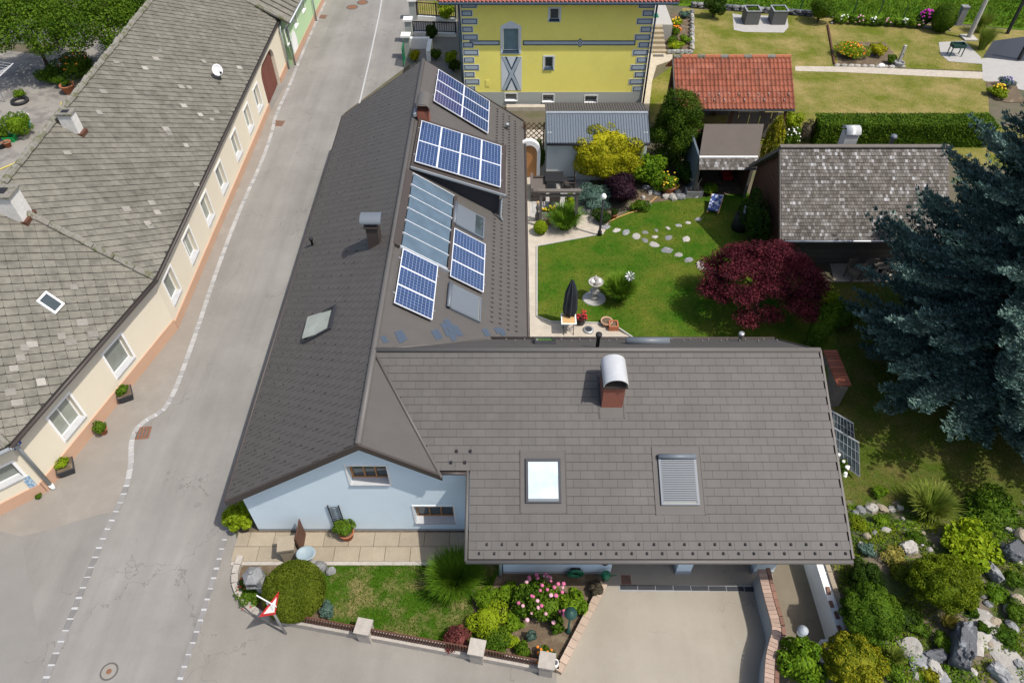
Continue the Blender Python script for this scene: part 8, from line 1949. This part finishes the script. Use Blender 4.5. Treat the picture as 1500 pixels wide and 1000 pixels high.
# inside the open shed
p = G(1063, 262); mw = empty('lawn_mower', p, 'red lawn mower parked in the open shed', 'mower'); M['red_paint'] = mat('red_paint', (0.35, 0.02, 0.02), 0.4, 0.1)
b = MB(); b.box(p + V2(0, 0, 0.25), (0.5, 0.7, 0.22)); b.lathe([(0.15, 0.36), (0.15, 0.5)], p, 10); b.build('deck', M['red_paint'], mw)
for sx in (-1, 1):
    for sy in (-1, 1): b = MB(); b.tube([p + V2(sx * 0.24, sy * 0.27, 0.12), p + V2(sx * 0.31, sy * 0.27, 0.12)], 0.12, 10); b.build('wheel', M['dark'], mw)
b = MB(); b.tube([p + V2(-0.2, 0.3, 0.3), p + V2(-0.2, 0.8, 0.95), p + V2(0.2, 0.8, 0.95), p + V2(0.2, 0.3, 0.3)], 0.018, 6); b.build('handle', M['dark'], mw)
p = G(1118, 262); wb = empty('yellow_bucket', p, 'yellow flower tub against the dark gable of the shingle hut', 'bucket'); b = MB(); b.lathe([(0.12, 0), (0.16, 0.3)], p + V2(0, 0, 0), 10); b.build('tub', M['gate_brown'], wb); blossoms(wb, p, [p + V2(random.uniform(-.15, .15), random.uniform(-.15, .15), random.uniform(0.32, 0.5)) for k in range(12)], 0.06, 'fl_yellow')
# terrace of the shingle hut
sheet('terrace', [(1216, 386), (1350, 386), (1372, 412), (1222, 412)], 0.024, M['gravel'], th=0.02)
for (px, py, lab, rz) in ((1246, 408, 'grey folding chair on the hut terrace next to the maple', 0.4), (1268, 408, 'grey folding chair in the middle of the hut terrace', -0.3), (1300, 405, 'grey folding chair at the spruce end of the hut terrace', 0.2)): chair(px, py, lab, rz, 'wood_grey')
p = G(1285, 404); tb = empty('terrace_table', p, 'dark round table between the chairs on the hut terrace', 'table'); b = MB(); b.lathe([(0.45, 0.70), (0.45, 0.74), (0.1, 0.745)], p, 16); b.build('table_top', M['wood_grey'], tb); b = MB(); b.lathe([(0.25, 0), (0.06, 0.06), (0.05, 0.7)], p, 10); b.build('foot', M['dark'], tb)
# ------------------------------------------------------------------ upper garden
pad = sheet('planter_pad', [(1073, 20), (1085, 22), (1153, 24), (1155, 40), (1148, 48), (1090, 47), (1075, 44)], 0.03, M['slab_grey'], th=0.02)
for i, (px, lab, mm) in enumerate(((1098, 'tall grey raised planter with young plants and bare soil', 'lf_mid'), (1137, 'tall grey raised planter full of bright green lettuce', 'lf_bright'))):
    p = G(px, 33); root = empty('raised_planter', p, lab, 'planter'); w, d_, h = 0.98, 1.0, 0.95
    M['planter_grey'] = mat('planter_grey', (0.10, 0.105, 0.105), 0.6, 0.08)
    for q, s in (((0, -d_ / 2, h / 2), (w, 0.05, h)), ((0, d_ / 2, h / 2), (w, 0.05, h)), ((-w / 2, 0, h / 2), (0.05, d_ - 0.05, h)), ((w / 2, 0, h / 2), (0.05, d_ - 0.05, h))):
        b = MB(); b.box(p + Vector(q), s); b.build('side_panel', M['planter_grey'], root)
    for q, s in (((0, -d_ / 2, h + 0.02), (w + 0.1, 0.1, 0.04)), ((0, d_ / 2, h + 0.02), (w + 0.1, 0.1, 0.04)), ((-w / 2, 0, h + 0.02), (0.1, d_ - 0.1, 0.04)), ((w / 2, 0, h + 0.02), (0.1, d_ - 0.1, 0.04))): b = MB(); b.box(p + Vector(q), s); b.build('rim', M['steel'], root)
    b = MB(); b.box(p + V2(0, 0, h * 0.42), (w - 0.06, d_ - 0.06, h * 0.84)); b.build('soil', M['soil'], root)
    V, F = foliage(0.40, 0.42, 0.14, (260, 900)[i], 0.12, 0.6, 10, 0.35, 0.6, i); np_obj('plant', V, F, M[mm], p + V2(0, 0, h * 0.80), root)
# low dry stone wall below the meadow, with single stones
rn = random.Random(40); a, c = G(1012, 11), G(1215, 26); L0 = (c - a).length; d = (c - a) / L0
sw_ = empty('stone_wall', (a + c) / 2, 'low dark dry stone wall below the meadow behind the raised planters', 'wall')
b = MB(); b.box((a + c) / 2 + V2(0, 0.1, 0.17), (L0, 0.2, 0.34), math.atan2(d.y, d.x)); b.build('core', M['stone_dark'], sw_)
for r_ in range(2):
    t = 0.0
    while t < L0 - 0.3:
        w = rn.uniform(0.35, 0.7); b = MB(); b.rock(a + d * (t + w / 2) + V2(0, -0.03, 0.10 + r_ * 0.18), (w * 1.05, 0.32, 0.22), rn, 0.05); b.build('stone', M['stone_grey' if rn.random() < 0.5 else 'stone_dark'], sw_); t += w
for i, (px, py) in enumerate(((1092, 5), (1134, 6), (1172, 16), (1250, 20), (1287, 22), (1323, 28))):
    p = G(px, py); b = MB(); b.tube([p, p + V2(0, 0, 1.0)], 0.03, 6); single(b, 'fence_post', M['green_paint'] if False else M['lamp_green'], 'thin dark green wire fence post at the foot of the meadow', 'fence post', group='wire fence posts along the meadow')
b = MB(); P = [G(*q) for q in ((1217, 36), (1226, 31), (1240, 30), (1300, 37), (1360, 41), (1392, 46))]
for q, t in zip(P[:-1], P[1:]): b.box((q + t) / 2 + V2(0, 0, 0.06), ((t - q).length, 0.12, 0.12), math.atan2((t - q).y, (t - q).x))
b.build('border_kerb', M['stone_pale'], kind='structure')
b = MB(); P = [G(*q) for q in ((1212, 38), (1216, 60), (1222, 96))]
for q, t in zip(P[:-1], P[1:]): b.box((q + t) / 2 + V2(0, 0, 0.06), ((t - q).length, 0.10, 0.14), math.atan2((t - q).y, (t - q).x))
b.build('lawn_edging', M['wood_brown'], kind='structure')
fbd = sheet('flower_bed', [(1225, 62), (1296, 62), (1320, 92), (1310, 100), (1228, 96)], 0.024, M['soil'], th=0.02)
for i in range(9): p = G(1226 + i * 10, 97 + i * 0.3); b = MB(); b.rock(p + V2(0, 0, 0.05), (0.45, 0.25, 0.2), rn, 0.1); b.build('edge_stone', M['stone_pale'], fbd)
sheet('flower_bed', [(1444, 120), (1486, 118), (1500, 150), (1475, 150), (1448, 142)], 0.034, M['soil'], th=0.02)
# stone pump
p = G(1315, 97); pu = empty('stone_pump', p, 'old stone garden pump with round basin at the garden path', 'pump')
b = MB(); b.box(p + V2(0, 0, 0.05), (0.75, 0.6, 0.10)); b.build('base_slab', M['stone_pale'], pu)
b = MB(); b.lathe([(0.28, 0.1), (0.32, 0.3), (0.27, 0.3), (0.22, 0.2)], p + V2(0, -0.05, 0), 14); b.build('basin', M['stone_grey'], pu)
b = MB(); b.box(p + V2(0.1, 0.22, 0.65), (0.16, 0.16, 1.2)); b.build('column', M['stone_pale'], pu)
b = MB(); b.tube([p + V2(0.1, 0.15, 0.75), p + V2(0.1, -0.05, 0.75), p + V2(0.1, -0.08, 0.65)], 0.025, 6); b.build('spout', M['iron'], pu)
p = G(1290, 99); b = MB(); b.rock(p + V2(0, 0, 0.12), (0.5, 0.3, 0.25), rn); single(b, 'shell_stone', M['white'], 'white stone at the edge of the orange daylily bed', 'rock')
# green grill table on slabs
tp = sheet('grill_terrace', [(1375, 62), (1412, 60), (1437, 84), (1440, 94), (1390, 90), (1378, 80)], 0.036, M['slab_grey'], th=0.02)
p = G(1397, 82); gt_ = empty('trough_grill', p, 'dark green rectangular grill trough on thin legs', 'grill')
for q, s in (((0, -0.25, 0.72), (0.85, 0.04, 0.22)), ((0, 0.25, 0.72), (0.85, 0.04, 0.22)), ((-0.42, 0, 0.72), (0.04, 0.5, 0.22)), ((0.42, 0, 0.72), (0.04, 0.5, 0.22)), ((0, 0, 0.63), (0.8, 0.46, 0.03))): b = MB(); b.box(p + Vector(q), s, 0.0); b.build('trough_side', M['lamp_green'], gt_)
for sx in (-1, 1):
    for sy in (-1, 1): b = MB(); b.box(p + V2(sx * 0.38, sy * 0.2, 0.31), (0.05, 0.05, 0.62)); b.build('leg', M['lamp_green'], gt_)
# leaning concrete pole, dark posts, stone post
p = G(1418, 57); b = MB(); b.box(p + V2(0, 0, 0.06), (0.9, 0.9, 0.12)); b.tube([p, p + V2(0.05, 0.05, 3.6)], 0.16, 10, 0.13); single(b, 'concrete_pole', M['stone_pale'], 'pale concrete utility pole on a square foot beside the grass clumps', 'pole')
for i, (px, py, h, lab) in enumerate(((1475, 50, 4.0, 'dark wooden post at the far edge of the dark paved yard'), (1492, 88, 2.8, 'dark wooden post at the near edge of the dark paved yard'))):
    p = G(px, py); b = MB(); b.box(p + V2(0, 0, h / 2), (0.16, 0.16, h)); single(b, 'carport_post', M['dark'], lab, 'post')
p = G(1403, 36); b = MB(); b.box(p + V2(0, 0, 0.6), (0.42, 0.35, 1.2)); b.box(p + V2(0, 0, 1.23), (0.5, 0.42, 0.08)); single(b, 'gate_pillar', M['stone_grey'], 'grey stone gate pillar beside the egg-shaped bush', 'pillar')
# steps, platform and bed beside the yellow house
stp = empty('garden_steps', G(962, 78), 'flight of concrete garden steps beside the yellow house', 'steps')
a = G(963, 79)
for i in range(6): b = MB(); b.box((a.x - 0.02 * i, a.y + 0.2 + i * 0.36, 0.08 + i * 0.085), (1.15, 0.38, 0.16 + i * 0.17)); b.build('step', M['slab'], stp)
tl_ = a.y + 0.2 + 5 * 0.36 + 0.19
b = MB(); b.box((a.x + 0.2, tl_ + 2.2, 0.5), (2.0, 4.4, 1.0)); b.build('landing', M['slab_grey'], stp)
b = MB(); b.box((a.x, a.y - 0.35, 0.035), (0.7, 0.3, 0.02)); b.build('foot_grate', M['iron'], stp)
bed_ = sheet('step_bed', [(976, 80), (1012, 78), (1012, 20), (984, 18), (978, 50)], 0.035, M['soil'], th=0.03)
for i in range(10): p = G(1013, 22 + i * 5.6); b = MB(); b.rock(p + V2(0, 0, 0.15), (0.35, 0.6, 0.4), rn, 0.1); b.build('stone', M['stone_pale' if i % 2 else 'stone_grey'], bed_)
for i in range(6): p = G(980 + i * 6, 79); b = MB(); b.rock(p + V2(0, 0, 0.12), (0.45, 0.3, 0.3), rn, 0.1); b.build('stone', M['stone_grey'], bed_)
p = G(956, 45); b = MB(); b.box(p + V2(0, 0, 0.5), (0.4, 0.5, 1.0)); b.box(p + V2(0, 0, 1.03), (0.46, 0.56, 0.07)); single(b, 'waste_bin', M['green_paint'], 'green waste bin at the corner of the yellow house', 'bin')
# ------------------------------------------------------------------ entrance side of the yellow house
def railing(name, a, c, z0, h, label, m='dark', step=0.16):
    root = empty(name, (a + c) / 2, label, 'railing'); d = (c - a).normalized(); L0 = (c - a).length; rz = math.atan2(d.y, d.x)
    b = MB(); b.box((a + c) / 2 + V2(0, 0, z0 / 2), (L0, 0.2, z0), rz); b.build('base_wall', M['white'], root)
    for z in (z0 + 0.08, z0 + h): b = MB(); b.box((a + c) / 2 + V2(0, 0, z), (L0, 0.05, 0.05), rz); b.build('rail', M[m], root)
    for i in range(int(L0 / step)): b = MB(); b.box(a + d * (0.1 + i * step) + V2(0, 0, z0 + h / 2 + 0.03), (0.03, 0.03, h), rz); b.build('bar', M[m], root)
    for t in (0.0, 0.5, 1.0): b = MB(); b.box(a + d * L0 * t + V2(0, 0, z0 + h / 2), (0.09, 0.09, h + 0.1), rz); b.build('post', M[m], root)
railing('railing', G(612, 28), G(668, 32), 0.25, 0.9, 'black metal railing on a white base, the far one beside the yellow house')
railing('railing', G(606, 52), G(668, 54), 0.25, 0.7, 'black metal railing on a white base, the near one beside the yellow house')
for i, (px, py, h, lab) in enumerate(((606, 28, 1.3, 'white capped gate pillar at the far railing'), (601, 62, 1.5, 'white capped gate pillar at the near railing'), (598, 86, 1.5, 'white capped pillar beside the green street gate'))):
    p = G(px, py); b = MB(); b.box(p + V2(0, 0, h / 2), (0.45, 0.45, h)); root = single(b, 'gate_pillar', M['plinth_grey'], lab, 'pillar'); b = MB(); b.box(p + V2(0, 0, h + 0.05), (0.6, 0.62, 0.12)); b.build('cap', M['white'], root)
a, c = G(601, 70), G(630, 71); e = G(630, 92); lw = empty('entrance_wall', (a + c) / 2, 'white L-shaped low entrance wall', 'wall')
b = MB(); b.box((a + c) / 2 + V2(0, 0, 0.35), ((c - a).length, 0.28, 0.7)); b.build('wall', M['white'], lw); b = MB(); b.box((c + e) / 2 + V2(0, 0.0, 0.35), (0.28, (c - e).length - 0.3, 0.7)); b.build('wall', M['white'], lw)
p = G(593, 92); gg = empty('street_gate', p, 'green metal gate between white pillar and brown roof tip', 'gate')
for i in range(8): b = MB(); b.box(p + V2(0, -0.6 + i * 0.17, 0.65), (0.03, 0.12, 1.2)); b.build('bar', M['green_paint'], gg)
for z in (0.2, 1.15): b = MB(); b.box(p + V2(0.03, 0, z), (0.03, 1.4, 0.06)); b.build('rail', M['green_paint'], gg)
sheet('entrance_yard', [(600, 8), (668, 8), (680, 160), (640, 130), (600, 100)], 0.006, M['asphalt_old'])
sheet('lawn', [(612, 2), (668, 2), (668, 30), (612, 27)], 0.02, M['lawn_dry'], th=0.01)
# ------------------------------------------------------------------ farm courtyard
p = G(8, 150); rd = empty('rotary_dryer', p, 'grey rotary clothes dryer folded out in the farm courtyard', 'clothes dryer')
b = MB(); b.tube([p, p + V2(0, 0, 1.9)], 0.03, 8); b.build('mast', M['steel'], rd)
for i in range(4):
    t = 0.5 + i * math.pi / 2; e = p + Vector((math.cos(t) * 1.4, math.sin(t) * 1.4, 2.1)); b = MB(); b.tube([p + V2(0, 0, 1.3), e], 0.022, 6); b.build('arm', M['white_metal'], rd)
for k in range(5):
    s = 0.45 + k * 0.13; pts = [p + Vector((math.cos(0.5 + i * math.pi / 2) * 1.4 * s, math.sin(0.5 + i * math.pi / 2) * 1.4 * s, 1.3 + 0.8 * s)) for i in range(5)]; b = MB(); b.tube(pts, 0.007, 4); b.build('line', M['white_metal'], rd)
pot('clay_tub', 'big terracotta tub in the farm courtyard by the slate ridge', 103, 136, 0.42, 0.5, 'terracotta', 'lf_mid', pw=0.3, cat='flower pot')
p = G(42, 186); bk = empty('bucket', p, 'turquoise bucket with a white flowering plant in the farm courtyard', 'bucket'); M['turquoise'] = mat('turquoise', (0.10, 0.42, 0.42), 0.5, 0.08)
b = MB(); b.lathe([(0.17, 0), (0.22, 0.38), (0.2, 0.38), (0.17, 0.1)], p, 14); b.build('pail', M['turquoise'], bk, True); V, F = foliage(0.3, 0.3, 0.25, 500, 0.1, 0.5, 7, 0.4, 0.6, 4); np_obj('plant', V, F, M['lf_mid'], p + V2(0, 0, 0.3), bk); blossoms(bk, p, [p + V2(random.uniform(-.25, .25), random.uniform(-.25, .25), random.uniform(0.6, 0.85)) for k in range(20)], 0.06, 'fl_white')
p = G(16, 206); cr = empty('green_crate', p, 'open green plastic crate in the farm courtyard', 'crate'); M['crate'] = mat('crate', (0.02, 0.30, 0.08), 0.5, 0.08)
for q, s in (((0, -0.2, 0.15), (0.6, 0.03, 0.3)), ((0, 0.2, 0.15), (0.6, 0.03, 0.3)), ((-0.3, 0, 0.15), (0.03, 0.4, 0.3)), ((0.3, 0, 0.15), (0.03, 0.4, 0.3)), ((0, 0, 0.02), (0.56, 0.36, 0.03))): b = MB(); b.box(p + Vector(q), s); b.build('side', M['crate'], cr)
pot('flower_pot', 'brown clay pot beside the green crate', 13, 215, 0.22, 0.3, 'terracotta')
pot('flower_pot', 'black plastic pot beside the brown clay pot', 3, 217, 0.24, 0.3, 'anthracite')
p = G(30, 150); tr_ = empty('tyre_planter', p, 'dark tyre ring round the plant under the clothes dryer', 'planter'); b = MB(); b.tube([p + V2(math.cos(t) * 0.42, math.sin(t) * 0.42, 0.1) for t in [2 * math.pi * k / 18 for k in range(19)]], 0.1, 8); b.build('tyre', M['dark'], tr_, True)
for i in range(2): p = G(88 + i * 4, 168 - i * 5); b = MB(); b.lathe([(0.22, 0), (0.2, 0.12), (0.1, 0.14)], p, 12); single(b, 'dog_bowl', M['dark'], ['dark round bowl on the courtyard floor beside the yellow hose, the nearer of two', 'dark round bowl on the courtyard floor beside the yellow hose, the farther of two'][i], 'bowl')
P = smooth_line([G(a_, b_, 0.04) for a_, b_ in ((-40, 265), (0, 248), (20, 240), (45, 225), (65, 200), (80, 185), (88, 162), (90, 150))], 2)
b = MB(); b.tube(P, 0.04, 6); M['hose_yellow'] = mat('hose_yellow', (0.50, 0.42, 0.10), 0.6, 0.1); single(b, 'garden_hose', M['hose_yellow'], 'yellow garden hose lying across the farm courtyard', 'hose', True)
a, c = G(-60, 62), G(130, 62); b = MB(); b.box((a + c) / 2 + V2(0, 0, 1.0), ((c - a).length, 0.3, 2.0)); single(b, 'courtyard_wall', M['plinth_grey'], 'grey rendered courtyard wall behind the fruit trees', 'wall')
for lab, gs in LABELS.items():
    if len(gs) > 1 and None in gs: print('DUPLICATE LABEL', lab, len(gs))
